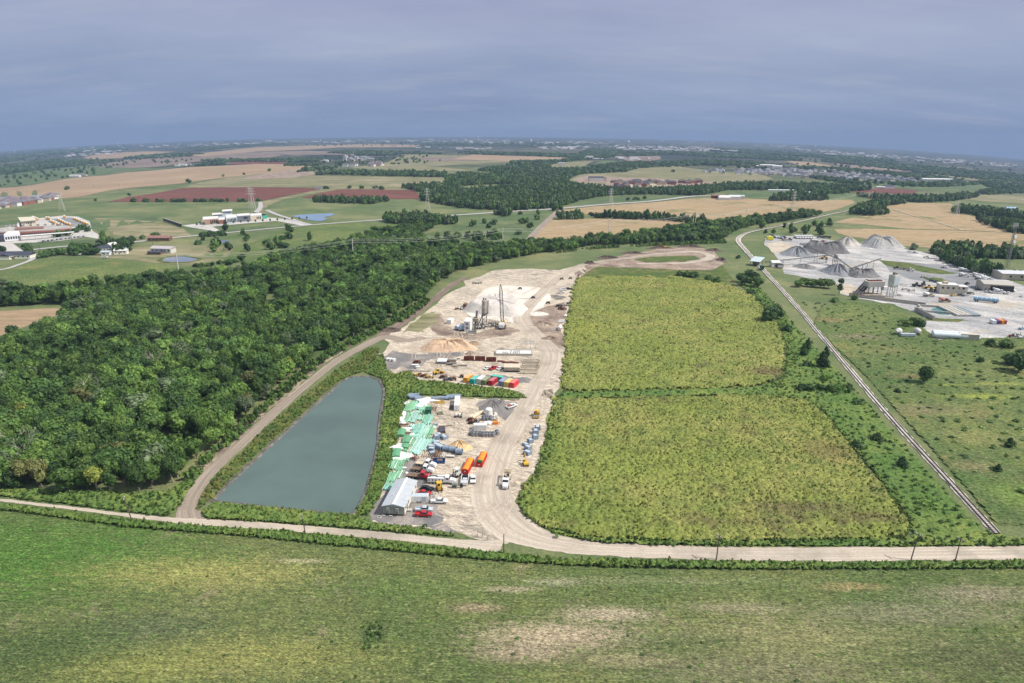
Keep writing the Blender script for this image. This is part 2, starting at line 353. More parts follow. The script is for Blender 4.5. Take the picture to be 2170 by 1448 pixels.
ground_mat('orange_crop', [(.30, .212, .115), (.24, .178, .092), (.36, .272, .165)], big=.006, mid=.02, fine=.1, st=(1, 8, 1), rot=-.25, contrast=.40, bump=.3, bd=.3, spots=[(.12, .135, .045), .011], spot_rng=(.56, .66))
ground_mat('red_soil', [(.135, .050, .036), (.17, .068, .05), (.115, .045, .034)], big=.006, mid=.02, fine=.2, st=(1, 3, 1), rot=.1, contrast=.25, bump=.4, bd=.3)
ground_mat('mauve_field', [(.185, .135, .115), (.135, .095, .08), (.235, .185, .14)], big=.0015, mid=.004, fine=.02, st=(1, 4, 1), contrast=.2, bump=0)
ground_mat('olive_field', [(.215, .198, .105), (.29, .245, .15), (.125, .135, .062)], big=.003, mid=.010, fine=.05, st=(1, 3, 1), contrast=.35, bump=.2, bd=.4)
ground_mat('bright_grass', [(.085, .130, .052), (.130, .155, .068), (.068, .105, .042)], big=.008, mid=.02, fine=.12, contrast=.3, bump=.2, bd=.3)
ground_mat('pale_scrub', [(.44, .36, .27), (.30, .26, .17), (.5, .44, .36)], big=.008, mid=.015, fine=.06, st=(1, 3, 1), contrast=.4, bump=0)
ground_mat('bare_soil', [(.24, .18, .14), (.15, .11, .09), (.34, .27, .21)], big=.03, mid=.06, fine=.4, contrast=.4, bump=.8, bd=.5)
def road_mat(name, a, b_, c, along=.05, across=9.):
 m, n, b = newmat(name); t = NT(n)
 tr = t.noise(1., 5, .6, uv=True, stretch=(across, along, 1)); fine = t.noise(1.3, 5, .7)
 col = t.mix(t.rng(tr, .35, .62), a, b_); col = t.mix(t.rng(t.noise(.06, 4, .6), .48, .66), col, c)
 v = t.rng(fine, .3, .7, .84, 1.16); cv = t.node('ShaderNodeCombineColor')
 for i in range(3): n.links.new(v, cv.inputs[i])
 n.links.new(t.mix(1.0, col, cv.outputs[0], 'MULTIPLY'), b.inputs['Base Color']); t.bump(tr, b, .5, .08); MATS[name] = m
road_mat('dirt_road', (.335, .285, .23), (.49, .425, .35), (.30, .258, .21))
road_mat('trail', (.17, .14, .115), (.33, .275, .22), (.24, .20, .155), across=7)
road_mat('mud_trail', (.12, .085, .07), (.26, .2, .165), (.15, .11, .09), across=6)
road_mat('paved', (.34, .33, .33), (.40, .38, .37), (.36, .34, .33), across=3)
road_mat('ballast', (.40, .37, .33), (.54, .50, .45), (.34, .31, .28), along=1.2, across=2)

def densify(poly, step):
 out = []
 n = len(poly)
 for i in range(n):
  a = poly[i]; b_ = poly[(i + 1) % n]; k = max(1, int(math.hypot(b_[0] - a[0], b_[1] - a[1]) / step))
  out += [(a[0] + (b_[0] - a[0]) * j / k, a[1] + (b_[1] - a[1]) * j / k) for j in range(k)]
 return out
def sheet(name, poly, mat, layer=2, rag=.0, step=14, kind='structure'):
 p = densify(poly, step); P = np.array(p); x, y, z = G(P[:, 0], P[:, 1])
 if rag:
  x = x + rng.uniform(-rag, rag, len(x)); y = y + rng.uniform(-rag, rag, len(y)) * 1.5
 qx, qy = PX(x, y)
 pts = [Vector((float(a), float(b_))) for a, b_ in zip(qx, qy)]; nb = len(pts)
 bx0, by0, bx1, by1 = qx.min(), qy.min(), qx.max(), qy.max()
 if by0 < 700:
  gy = []; yy = by0 + 3
  while yy < by1: gy.append(yy); yy += 5 if yy < 450 else (9 if yy < 560 else 25)
  gx, gyy = np.meshgrid(np.arange(bx0 + 10, bx1, 32), gy)
  gx = gx.ravel(); gyy = gyy.ravel(); k = inpoly(gx, gyy, [(v.x, v.y) for v in pts])
  pts += [Vector((float(a), float(b_))) for a, b_ in zip(gx[k], gyy[k])]
 r_ = delaunay_2d_cdt(pts, [], [list(range(nb))], 1, 1e-5)
 v2 = np.array([(v.x, v.y) for v in r_[0]]); x, y, z = G(v2[:, 0], v2[:, 1])
 z = z + lz(np.hypot(x, y), layer)
 me = mesh(name, list(zip(x.tolist(), y.tolist(), z.tolist())), [tuple(f) for f in r_[2]], MATS[mat], smooth=True)
 fix_up(me); o = bpy.data.objects.new(name, me); link(o); o['kind'] = kind; return o
def fix_up(me):
 bm = bmesh.new(); bm.from_mesh(me)
 for f in bm.faces:
  if f.normal.z < 0: f.normal_flip()
 bm.to_mesh(me); bm.free()
def catmull(P, n=8):
 P = [np.array(p, float) for p in P]; P = [2 * P[0] - P[1]] + P + [2 * P[-1] - P[-2]]; out = []
 for i in range(1, len(P) - 2):
  for k in range(n):
   t = k / n; a, b_, c, d = P[i - 1:i + 3]
   out.append(.5 * (2 * b_ + (c - a) * t + (2 * a - 5 * b_ + 4 * c - d) * t * t + (3 * b_ - a - 3 * c + d) * t ** 3))
 out.append(P[-2]); return np.array(out)
def centre(pts, n=8):
 """pixel centre line (x, y, width m) -> ground points (x, y, width)"""
 g = []
 for p in pts:
  x, y, z = g1(p[0], p[1]); g.append((x, y, p[2] if len(p) > 2 else 6))
 return catmull(g, n)
def strip(name, C_, mat, layer=4, rag=.15, zoff=0.0, nx=4, crown=0.0, kind='structure'):
 C_ = np.asarray(C_); d = np.gradient(C_[:, :2], axis=0); d /= np.linalg.norm(d, axis=1)[:, None] + 1e-9
 nrm = np.stack([d[:, 1], -d[:, 0]], 1); s = np.concatenate([[0], np.cumsum(np.linalg.norm(np.diff(C_[:, :2], axis=0), axis=1))])
 V = []; UV = []
 for i in range(len(C_)):
  for j in range(nx + 1):
   t = j / nx - .5; wv = C_[i, 2] + (rng.uniform(-rag, rag) * 2 if j in (0, nx) else 0)
   p = C_[i, :2] + nrm[i] * wv * t; r = math.hypot(*p)
   V.append((p[0], p[1], float(zt(p[0], p[1])) + float(lz(r, layer)) + zoff + crown * (1 - 4 * t * t))); UV.append((t, s[i] / 4))
 Fs = []; uvl = []
 for i in range(len(C_) - 1):
  for j in range(nx):
   a = i * (nx + 1) + j; f = (a, a + 1, a + nx + 2, a + nx + 1); Fs.append(f)
   uvl += [UV[k] for k in f]
 me = mesh(name, V, Fs, MATS[mat], uvs=uvl, smooth=True)
 if me.polygons[0].normal.z < 0: me.flip_normals()
 o = bpy.data.objects.new(name, me); link(o)
 if kind: o['kind'] = kind
 return o
def rough(name, poly, mat, cell, amp, low=.25, layer=1, kind='structure', seed=1, yfac=1.0, falloff=True, ragged=0.):
 """standing grass or crop as a real uneven surface"""
 P = np.array(densify(poly, 20)); x, y, z = G(P[:, 0], P[:, 1])
 gx = np.arange(x.min(), x.max(), cell); gy = np.arange(y.min(), y.max(), cell * yfac)
 X, Y = np.meshgrid(gx, gy); r2 = np.random.default_rng(seed)
 X = X + r2.uniform(-.3, .3, X.shape) * cell; Y = Y + r2.uniform(-.3, .3, X.shape) * cell
 qx, qy = PX(X, Y); wob = (np.sin(X * .31 + 1.7 * np.sin(Y * .17)) + np.sin(Y * .43 + X * .11) + .8 * np.sin(X * 1.1 + Y * .9)) * ragged; ins = inpoly(qx + wob, qy + wob * .6, [tuple(p) for p in P])
 def blur(a, k):
  for _ in range(k):
   a = (a + np.roll(a, 1, 0) + np.roll(a, -1, 0) + np.roll(a, 1, 1) + np.roll(a, -1, 1)) / 5
  return a / (a.std() + 1e-9)
 h = amp * (.45 + .5 * r2.uniform(0, 1, X.shape) + .22 * blur(r2.normal(size=X.shape), 1)) + low * .35 * blur(r2.normal(size=X.shape), 9)
 h = np.clip(h, .0, None)
 edge = ins.astype(float)
 for _ in range(3): edge = np.minimum(edge, (edge + np.roll(edge, 1, 0) + np.roll(edge, -1, 0) + np.roll(edge, 1, 1) + np.roll(edge, -1, 1)) / 5)
 h = h * ss((edge - .15) / .6)
 Z = zt(X, Y) + lz(np.hypot(X, Y), layer) + h - (0.0 if not falloff else 0.0) - np.where(edge < .25, .02, 0)
 ny, nx_ = X.shape; idx = np.arange(ny * nx_).reshape(ny, nx_)
 q = ins[:-1, :-1] & ins[1:, :-1] & ins[:-1, 1:] & ins[1:, 1:]
 Fa = np.stack([idx[:-1, :-1], idx[:-1, 1:], idx[1:, 1:], idx[1:, :-1]], -1)[q]
 used = np.unique(Fa); mp = np.zeros(ny * nx_, int); mp[used] = np.arange(len(used))
 V = np.stack([X.ravel(), Y.ravel(), Z.ravel()], 1)[used]
 o = bpy.data.objects.new(name, npmesh(name, V, mp[Fa], MATS[mat])); link(o); o['kind'] = kind; return o

# --- distant fields
FIELDS = [
 ('harvested_field', 'tan_crop', 2, [(-240, 402), (0, 399), (32, 397), (72, 392), (149, 378), (224, 372), (264, 366), (323, 362), (398, 355), (485, 351), (540, 348), (600, 348), (664, 352), (640, 360), (590, 366), (540, 371), (473, 377), (386, 389), (286, 398), (236, 403), (174, 417), (139, 421), (0, 423), (-240, 428)]),
 ('ploughed_field', 'red_soil', 3, [(228, 428), (269, 419), (336, 409), (388, 399), (540, 397), (674, 399), (680, 402), (615, 414), (555, 426), (540, 427), (400, 428)]),
 ('ploughed_field', 'red_soil', 3, [(639, 419), (714, 402), (789, 402), (881, 404), (884, 412), (896, 415), (888, 422), (751, 423), (664, 422)]),
 ('dry_pasture', 'olive_field', 2, [(390, 398), (420, 388), (480, 377), (545, 371), (620, 368), (700, 374), (945, 376), (940, 388), (880, 396), (880, 403), (714, 402), (720, 397), (540, 397)]),
 ('grass_path', 'olive_field', 4, [(548, 432), (560, 427), (615, 415), (679, 402), (720, 395), (745, 397), (714, 403), (650, 414), (600, 424), (570, 436), (552, 450), (544, 448)]),
 ('building_ground', 'bare_soil', 3, [(500, 382), (540, 373), (600, 362), (660, 361), (668, 370), (620, 377), (560, 380)]),
 ('ploughed_field', 'red_soil', 2, [(480, 349), (500, 342), (540, 340), (612, 341), (608, 347), (540, 348)]),
 ('ploughed_field', 'mauve_field', 2, [(540, 326), (560, 322), (640, 320), (700, 321), (760, 324), (740, 328), (620, 329)]),
 ('harvested_field', 'tan_crop', 2, [(400, 328), (540, 313), (690, 308), (780, 306), (890, 308), (880, 312), (720, 313), (640, 318), (540, 322), (430, 333)]),
 ('harvested_field', 'tan_crop', 2, [(176, 334), (219, 325), (311, 321), (373, 322), (293, 331), (259, 336), (190, 338)]),
 ('fallow_field', 'mauve_field', 1, [(170, 360), (260, 340), (373, 330), (540, 323), (600, 329), (540, 340), (423, 342), (330, 354), (180, 361)]),
 ('pasture_field', 'bright_grass', 1, [(-240, 385), (0, 372), (90, 360), (180, 352), (330, 357), (400, 352), (323, 361), (264, 365), (224, 371), (149, 377), (72, 391), (0, 398), (-240, 401)]),
 ('pasture_field', 'olive_field', 1, [(851, 327), (1080, 331), (1080, 344), (960, 350), (850, 357), (740, 356), (820, 345), (835, 338)]),
 ('fallow_field', 'mauve_field', 2, [(880, 335), (1000, 333), (1060, 336), (1000, 342), (900, 342)]),
 ('pasture_field', 'olive_field', 2, [(770, 353), (930, 354), (1005, 363), (850, 364), (760, 358)]),
 ('harvested_field', 'tan_crop', 3, [(1000, 328), (1080, 331), (1219, 334), (1180, 338), (1120, 341), (1080, 342), (960, 338)]),
 ('pasture_field', 'olive_field', 2, [(1187, 345), (1259, 341), (1229, 357), (1180, 358), (1165, 352)]),
 ('pasture_field', 'bright_grass', 2, [(1262, 348), (1272, 340), (1319, 341), (1319, 345), (1290, 348)]),
 ('fallow_field', 'mauve_field', 2, [(1311, 332), (1398, 331), (1401, 338), (1378, 342), (1329, 342)]),
 ('pasture_field', 'olive_field', 2, [(1200, 386), (1230, 370), (1326, 366), (1354, 355), (1430, 352), (1500, 362), (1560, 366), (1620, 372), (1640, 380), (1590, 386), (1530, 390), (1400, 398), (1300, 399), (1204, 388)]),
 ('building_ground', 'bare_soil', 3, [(1215, 379), (1250, 372), (1300, 376), (1400, 379), (1480, 385), (1530, 388), (1500, 392), (1420, 397), (1320, 399), (1265, 396), (1290, 388), (1225, 388)]),
 ('building_ground', 'pale_scrub', 4, [(1300, 392), (1330, 388), (1380, 390), (1430, 391), (1400, 396), (1320, 398)]),
 ('orange_field', 'orange_crop', 2, [(1185, 446), (1280, 436), (1380, 430), (1465, 421), (1560, 421), (1640, 424), (1740, 425), (1805, 424), (1812, 430), (1775, 444), (1720, 454), (1660, 466), (1608, 472), (1550, 474), (1410, 464), (1277, 461), (1230, 452)]),
 ('orange_field', 'orange_crop', 2, [(1112, 516), (1128, 505), (1150, 472), (1180, 465), (1351, 463), (1500, 472), (1466, 484), (1409, 495), (1323, 506), (1209, 517), (1170, 522)]),
 ('orange_field', 'orange_crop', 2, [(1876, 437), (1925, 430), (2015, 432), (2030, 447), (2070, 463), (2110, 478), (2170, 490), (2200, 497), (2060, 489), (2030, 488), (1920, 485), (1830, 476), (1765, 472), (1800, 463), (1850, 455), (1883, 452), (1885, 445)]),
 ('orange_field', 'orange_crop', 2, [(1768, 486), (1840, 485), (1930, 487), (2035, 489), (2170, 496), (2260, 505), (2260, 532), (2150, 528), (2100, 524), (1985, 526), (1920, 522), (1850, 510), (1800, 502), (1775, 495)]),
 ('pasture_field', 'olive_field', 2, [(2036, 422), (2089, 412), (2200, 418), (2260, 424), (2260, 440), (2100, 428)]),
 ('ploughed_field', 'red_soil', 2, [(1800, 408), (1850, 400), (1900, 400), (1945, 404), (1938, 411), (1880, 411)]),
 ('ploughed_field', 'red_soil', 2, [(1830, 416), (1870, 417), (1905, 418), (1890, 423), (1840, 421)]),
 ('pasture_field', 'bright_grass', 2, [(1745, 382), (1850, 385), (1950, 391), (2095, 389), (2110, 396), (2030, 408), (1945, 402), (1840, 395), (1710, 393)]),
 ('pasture_field', 'bright_grass', 2, [(1749, 410), (1795, 412), (1795, 420), (1757, 420)]),
 ('pasture_field', 'bright_grass', 2, [(1530, 414), (1560, 406), (1650, 406), (1700, 411), (1650, 415), (1600, 418)]),
 ('harvested_field', 'tan_crop', 2, [(1665, 342), (1720, 344), (1765, 353), (1740, 356), (1700, 353)]),
 ('fallow_field', 'mauve_field', 2, [(1752, 344), (1870, 352), (1965, 364), (1900, 364), (1800, 356)]),
 ('harvested_field', 'olive_field', 2, [(1840, 342), (1950, 350), (1870, 347)]),
 ('pasture_field', 'olive_field', 1, [(1960, 366), (2060, 374), (2200, 384), (2200, 392), (2080, 384), (1990, 376)]),
 ('pasture_field', 'bright_grass', 1, [(890, 500), (960, 478), (1040, 462), (1130, 452), (1165, 462), (1140, 478), (1112, 512), (1060, 526), (1000, 530), (950, 526), (905, 518)]),
 ('pasture_field', 'meadow', 2, [(700, 470), (810, 476), (930, 478), (900, 490), (760, 512), (650, 530), (560, 552), (520, 560), (430, 540), (520, 520), (600, 490)]),
 ('pasture_field', 'bright_grass', 2, [(1290, 416), (1380, 414), (1440, 415), (1400, 424), (1300, 432), (1220, 438), (1235, 425)]),
 ('pasture_field', 'bright_grass', 2, [(-200, 463), (0, 470), (95, 462), (190, 458), (330, 458), (345, 470), (260, 478), (215, 492), (120, 462), (0, 478), (-200, 480)]),
 ('lawn', 'bright_grass', 3, [(455, 492), (480, 484), (560, 478), (640, 474), (700, 474), (640, 480), (540, 489)]),
 ('lawn', 'olive_field', 2, [(200, 462), (340, 470), (390, 486), (410, 502), (300, 512), (240, 498)]),
 ('lawn', 'bright_grass', 3, [(30, 515), (70, 513), (130, 511), (190, 503), (205, 506), (205, 512), (150, 522), (60, 530), (40, 530)]),
 ('hay_field', 'olive_field', 2, [(300, 520), (400, 518), (495, 526), (480, 545), (410, 562), (350, 560), (250, 548), (180, 545), (220, 535), (280, 530)]),
 ('meadow_field', 'meadow', 2, [(-200, 575), (0, 572), (80, 552), (180, 548), (260, 552), (360, 564), (450, 566), (380, 578), (260, 590), (180, 600), (90, 606), (0, 612), (-200, 620)]),
 ('tan_field', 'tan_crop', 2, [(-120, 664), (0, 660), (118, 652), (130, 656), (110, 676), (60, 690), (0, 712), (-120, 720)]),
 ('front_field', 'front_grass', 2, [(-700, 1060), (0, 1078), (270, 1116), (500, 1136), (800, 1166), (1050, 1190), (1250, 1202), (1500, 1208), (2170, 1208), (2900, 1215), (2900, 2100), (-700, 2100)]),
 ('crop_field', 'crop', 2, [(1222, 590), (1300, 585), (1440, 590), (1530, 598), (1600, 630), (1650, 690), (1665, 740), (1660, 800), (1600, 822), (1400, 828), (1200, 832), (1188, 815), (1196, 750), (1194, 700), (1204, 660), (1214, 610)]),
 ('crop_field', 'crop', 2, [(1172, 848), (1400, 842), (1600, 838), (1700, 848), (1740, 870), (1790, 930), (1830, 990), (1880, 1040), (1920, 1100), (1925, 1140), (1700, 1150), (1400, 1150), (1250, 1145), (1150, 1120), (1105, 1090), (1098, 1050), (1130, 1010), (1150, 960), (1160, 900)]),
 ('verge_field', 'verge', 3, [(1232, 580), (1300, 552), (1400, 556), (1530, 560), (1560, 600), (1440, 588), (1300, 583), (1225, 590)]),
 ('meadow_field', 'meadow', 2, [(1720, 690), (1740, 650), (1800, 640), (1890, 648), (1950, 690), (1990, 720), (2170, 715), (2400, 720), (2400, 1130), (2110, 1112), (2000, 985), (1830, 795)]),
 ('scrub_field', 'olive_field', 3, [(1760, 690), (1830, 680), (1900, 700), (1890, 735), (1850, 745), (1790, 730)]),
]
for nm, mt, ly, pl in FIELDS: sheet(nm, pl, mt, ly, rag=0 if nm in ('front_field',) else 2.4 if nm == 'crop_field' else .6)
# --- yards
NEAR_YARD = [(864, 846), (900, 841), (1000, 845), (1085, 848), (1112, 846), (1130, 835), (1170, 822), (1178, 850), (1158, 880), (1155, 930), (1140, 985), (1115, 1025), (1088, 1060), (1092, 1090), (1130, 1130), (1060, 1158), (1000, 1138), (960, 1128), (880, 1115), (790, 1108), (783, 1095), (805, 1060), (830, 1000), (845, 930), (855, 880)]
MID_YARD = [(797, 712), (854, 694), (899, 664), (918, 650), (950, 622), (985, 606), (983, 596), (1013, 588), (1045, 573), (1119, 570), (1183, 573), (1240, 560), (1240, 580), (1217, 604), (1206, 662), (1196, 698), (1199, 751), (1193, 804), (1172, 842), (1123, 842), (1098, 833), (1077, 825), (981, 814), (928, 808), (882, 804), (871, 785), (835, 791), (818, 780), (803, 760), (812, 750), (829, 728)]
sheet('yard_ground', NEAR_YARD, 'dirt', 5, rag=.5, step=9)
sheet('yard_ground', MID_YARD, 'dirt', 5, rag=.9, step=9)
sheet('yard_asphalt', [(788, 1106), (783, 1094), (802, 1060), (815, 1045), (835, 1000), (850, 960), (868, 960), (905, 985), (910, 1015), (900, 1030), (925, 1045), (930, 1085), (945, 1095), (940, 1112), (1000, 1134), (880, 1115)], 'grey_dirt', 7, rag=.9, step=9)
sheet('yard_asphalt', [(1020, 850), (1060, 846), (1100, 855), (1110, 870), (1095, 900), (1080, 905), (1060, 880), (1030, 868), (1005, 862)], 'grey_dirt', 7, rag=1.2, step=9)
sheet('yard_patch', [(805, 762), (830, 745), (870, 752), (920, 750), (970, 742), (990, 752), (960, 760), (900, 765), (885, 785), (850, 780), (820, 786)], 'grey_dirt', 7, rag=1.4, step=8)
sheet('yard_patch', [(985, 800), (1020, 794), (1100, 800), (1155, 806), (1150, 815), (1100, 812), (1000, 806)], 'grey_dirt', 7, rag=.9, step=8)
sheet('gravel_patch', [(1040, 608), (1080, 605), (1140, 610), (1170, 630), (1150, 655), (1125, 665), (1110, 690), (1060, 680), (1000, 672), (985, 655), (1010, 625)], 'white_gravel', 7, rag=1.4, step=9)
sheet('soil_patch', [(1116, 670), (1130, 662), (1160, 650), (1195, 640), (1200, 665), (1190, 700), (1196, 740), (1180, 735), (1150, 715), (1125, 695)], 'bare_soil', 7, rag=1.2, step=8)
sheet('soil_patch', [(905, 690), (930, 668), (960, 700), (1000, 712), (1060, 690), (1110, 700), (1080, 712), (1000, 722), (930, 712)], 'bare_soil', 6, rag=1.2, step=8)
sheet('grass_patch', [(856, 694), (899, 668), (918, 658), (935, 664), (925, 680), (905, 700), (880, 708), (858, 704)], 'olive_field', 6.5, rag=3, step=8)
sheet('earthwork_ground', [(1215, 580), (1258, 556), (1330, 540), (1400, 527), (1470, 524), (1515, 533), (1532, 560), (1510, 574), (1440, 572), (1340, 568), (1262, 566), (1225, 590)], 'bare_soil', 5, rag=1.5, step=9)
sheet('grass_patch', [(1345, 551), (1380, 545), (1440, 543), (1472, 544), (1485, 549), (1450, 555), (1370, 557)], 'verge', 9, rag=1)
PLANT = [(1623, 505), (1634, 501), (1716, 501), (1770, 511), (1825, 516), (1920, 528), (1961, 535), (2015, 554), (2083, 579), (2170, 606), (2260, 640), (2260, 725), (2170, 716), (2124, 722), (2064, 726), (1988, 723), (1955, 716), (1960, 682), (1955, 668), (1895, 646), (1811, 632), (1781, 624), (1770, 600), (1702, 588), (1661, 580), (1656, 557), (1640, 538), (1621, 519)]
sheet('plant_ground', PLANT, 'plant_yard', 4, rag=1.5, step=12)
sheet('asphalt_ground', [(1870, 552), (1920, 556), (1990, 562), (2060, 582), (2105, 602), (2110, 612), (2050, 612), (1990, 603), (1930, 592), (1885, 575)], 'asphalt', 5, rag=1)
sheet('grass_patch', [(1865, 553), (1910, 556), (1980, 570), (2030, 580), (2000, 583), (1930, 573), (1880, 565)], 'verge', 6, rag=2)
sheet('grass_patch', [(1955, 586), (1990, 590), (2010, 600), (1990, 601), (1960, 592)], 'verge', 6, rag=1.5)
sheet('grass_patch', [(1960, 672), (2020, 676), (2060, 681), (2000, 683), (1965, 680)], 'verge', 6, rag=1.5)
sheet('sand_patch', [(1625, 518), (1655, 512), (1690, 524), (1685, 534), (1640, 537)], 'dirt', 6, rag=2)
sheet('sand_patch', [(1775, 602), (1800, 603), (1830, 612), (1890, 632), (1880, 640), (1800, 628), (1780, 618)], 'dirt', 6, rag=1)
# --- school and office sites at the far side of the pasture
sheet('school_ground', [(-200, 516), (0, 500), (60, 478), (60, 466), (130, 458), (165, 460), (190, 470), (196, 490), (212, 500), (208, 507), (185, 503), (130, 511), (70, 515), (0, 518), (-200, 535)], 'concrete', 5)
sheet('school_asphalt', [(95, 466), (150, 462), (195, 480), (190, 490), (160, 482), (120, 480)], 'asphalt', 6)
sheet('parking_ground', [(0, 518), (28, 517), (48, 532), (15, 536), (0, 525), (-60, 540), (-60, 522)], 'concrete', 6)
sheet('office_ground', [(385, 479), (425, 474), (428, 468), (470, 466), (560, 461), (605, 465), (662, 476), (640, 479), (585, 469), (540, 473), (450, 481), (470, 491), (455, 491), (400, 482)], 'concrete', 5)
# --- roads
ROAD = centre([(2900, 1165, 7), (2500, 1168, 7), (2170, 1171, 7), (1900, 1174, 7), (1600, 1174, 7), (1400, 1169, 7), (1250, 1161, 7.5), (1150, 1145, 10), (1085, 1115, 16), (1048, 1070, 15), (1042, 1010, 13), (1068, 940, 12), (1105, 880, 10), (1135, 822, 9), (1163, 775, 10), (1166, 745, 11), (1140, 715, 11), (1112, 690, 13), (1108, 664, 11), (1150, 620, 9), (1190, 585, 8), (1240, 561, 7), (1330, 548, 8), (1400, 539, 9), (1470, 535, 10), (1505, 543, 10), (1490, 553, 9), (1440, 559, 7), (1350, 560, 6)], 10)
strip('dirt_road', ROAD, 'dirt_road', 9, rag=.35, nx=6)
strip('dirt_road', centre([(1062, 1162, 9), (980, 1153, 4.5), (850, 1139, 4), (700, 1126, 3.8), (560, 1115, 3.8), (430, 1107, 3.8), (350, 1101, 2.6), (260, 1091, 1.8), (150, 1077, 1.6), (60, 1067, 1.6), (0, 1060, 1.6), (-300, 1030, 1.6)]), 'dirt_road', 10, rag=.2)
strip('dirt_trail', centre([(403, 1108, 8), (398, 1080, 7), (412, 1045, 6), (445, 1000, 5.5), (500, 950, 5.5), (545, 908, 5.5), (600, 858, 5.5), (665, 803, 5.5), (715, 765, 6), (770, 734, 7), (815, 715, 8), (860, 722, 7), (900, 716, 6)]), 'trail', 8, rag=.3, nx=5)
strip('mud_track', centre([(805, 714, 7), (850, 686, 7), (890, 657, 6.5), (930, 628, 6.5), (960, 603, 6), (990, 588, 4)]), 'mud_trail', 7, rag=.7, nx=5)
strip('soil_edge', centre([(425, 1000, 1.2), (480, 950, 3), (540, 890, 3.5), (600, 840, 4), (660, 786, 4), (700, 760, 2.5), (750, 728, 2)]), 'bare_soil', 7, rag=.9)
strip('paved_road', centre([(-200, 560, 7), (0, 538, 7), (60, 531, 7), (161, 521, 7), (290, 513, 7), (352, 506, 7), (480, 494, 7), (640, 479, 7), (800, 467, 8), (960, 457, 10), (1080, 449, 12), (1180, 443, 12), (1280, 434, 12), (1380, 427, 12), (1465, 417, 12), (1520, 415, 12)]), 'paved', 6, rag=0)
strip('farm_lane', centre([(-100, 582, 4.5), (0, 573, 4.5), (40, 562, 4.5), (66, 552, 5), (70, 545, 6), (60, 535, 6)]), 'paved', 8, rag=0)
strip('service_road', centre([(565, 446, 7), (585, 455, 7), (620, 466, 7), (650, 476, 7)]), 'paved', 7, rag=0)
strip('service_road', centre([(551, 428, 6), (552, 440, 8), (542, 452, 9), (538, 456, 9)]), 'paved', 7, rag=0)
strip('farm_track', centre([(1117, 514, 8), (1128, 500, 9), (1150, 478, 9), (1170, 460, 10), (1185, 446, 10)]), 'trail', 7, rag=.6)
for q in [[(2040, 489), (1980, 470), (1925, 455), (1890, 443)], [(1780, 600), (1800, 606), (1850, 620)]]:
 strip('wheel_track', centre([(a, c, 2.6) for a, c in q]), 'pale_scrub', 7, rag=.3) if q[0][0] == 2040 else None
# wheel tracks pressed into the yards
def wheel_track(p0, p1, bend, i, mat):
 a = np.array(g1(*p0)[:2]); b_ = np.array(g1(*p1)[:2]); d = b_ - a; n_ = np.array([-d[1], d[0]]) * bend
 c = np.array([[*(a + d * t + n_ * math.sin(math.pi * t)), .42] for t in np.linspace(0, 1, 14)])
 dd = np.gradient(c[:, :2], axis=0); dd /= np.linalg.norm(dd, axis=1)[:, None]; nn = np.stack([dd[:, 1], -dd[:, 0]], 1)
 for s in (-1, 1):
  e_ = c.copy(); e_[:, :2] += nn * s * .95; strip('wheel_track', e_, mat, 11 + (i % 5) * .6, rag=.05, nx=1)
ground_mat('rut', [(.40, .33, .26), (.50, .41, .33), (.36, .30, .24)], big=.1, mid=.3, fine=2, contrast=.25, bump=.3, bd=.05)
rt = random.Random(5); ti = 0
for poly in (NEAR_YARD, MID_YARD):
 for _ in range(26):
  for _try in range(60):
   xs = [p[0] for p in poly]; ys = [p[1] for p in poly]
   a = (rt.uniform(min(xs), max(xs)), rt.uniform(min(ys), max(ys))); b_ = (a[0] + rt.uniform(-90, 90), a[1] + rt.uniform(-70, 70))
   mid_ = ((a[0] + b_[0]) / 2, (a[1] + b_[1]) / 2)
   if inpoly(*[np.array([q[k] for q in (a, b_, mid_)]) for k in (0, 1)], poly).all() and math.hypot(a[0] - b_[0], a[1] - b_[1]) > 35:
    wheel_track(a, b_, rt.uniform(-.12, .12), ti, 'rut'); ti += 1; break
# tyre lines on the haul road
for off in (-3.1, -1.2, .9, 2.6):
 c = ROAD[60:230].copy(); dd = np.gradient(c[:, :2], axis=0); dd /= np.linalg.norm(dd, axis=1)[:, None] + 1e-9
 k = c[:, 2:3] / 10; c[:, :2] += np.stack([dd[:, 1], -dd[:, 0]], 1) * (off * k + .35 * np.sin(np.arange(len(c)) / 9 + off)[:, None]); c[:, 2] = .35
 strip('wheel_track', c, 'rut', 11.5, rag=.08, nx=1)
# --- water
def water(name, poly, layer, col=(.075, .110, .098), rough_=.12, step=12, bscale=1.1, bst=.5):
 m, n, b = newmat(name + '_mat'); t = NT(n)
 n.links.new(t.mix(t.rng(t.noise(.03, 4, .6), .35, .65), col, tuple(c * 1.25 for c in col)), b.inputs['Base Color'])
 b.inputs['Roughness'].default_value = rough_; b.inputs['Specular IOR Level'].default_value = .5; b.inputs['IOR'].default_value = 1.33
 t.bump(t.noise(bscale, 5, .7, stretch=(1, 2, 1), rot=.35), b, bst, .12); MATS[name + '_mat'] = m
 return sheet(name, poly, name + '_mat', layer, rag=.25, step=step)
POND = [(455, 1062), (478, 1036), (500, 1015), (560, 960), (620, 905), (680, 850), (708, 826), (720, 815), (735, 804), (750, 800), (782, 799), (800, 806), (811, 825), (810, 845), (805, 870), (801, 900), (797, 950), (785, 1000), (772, 1045), (760, 1070), (745, 1090), (700, 1087), (600, 1077), (520, 1069)]
water('pond_water', POND, 10, rough_=.17)
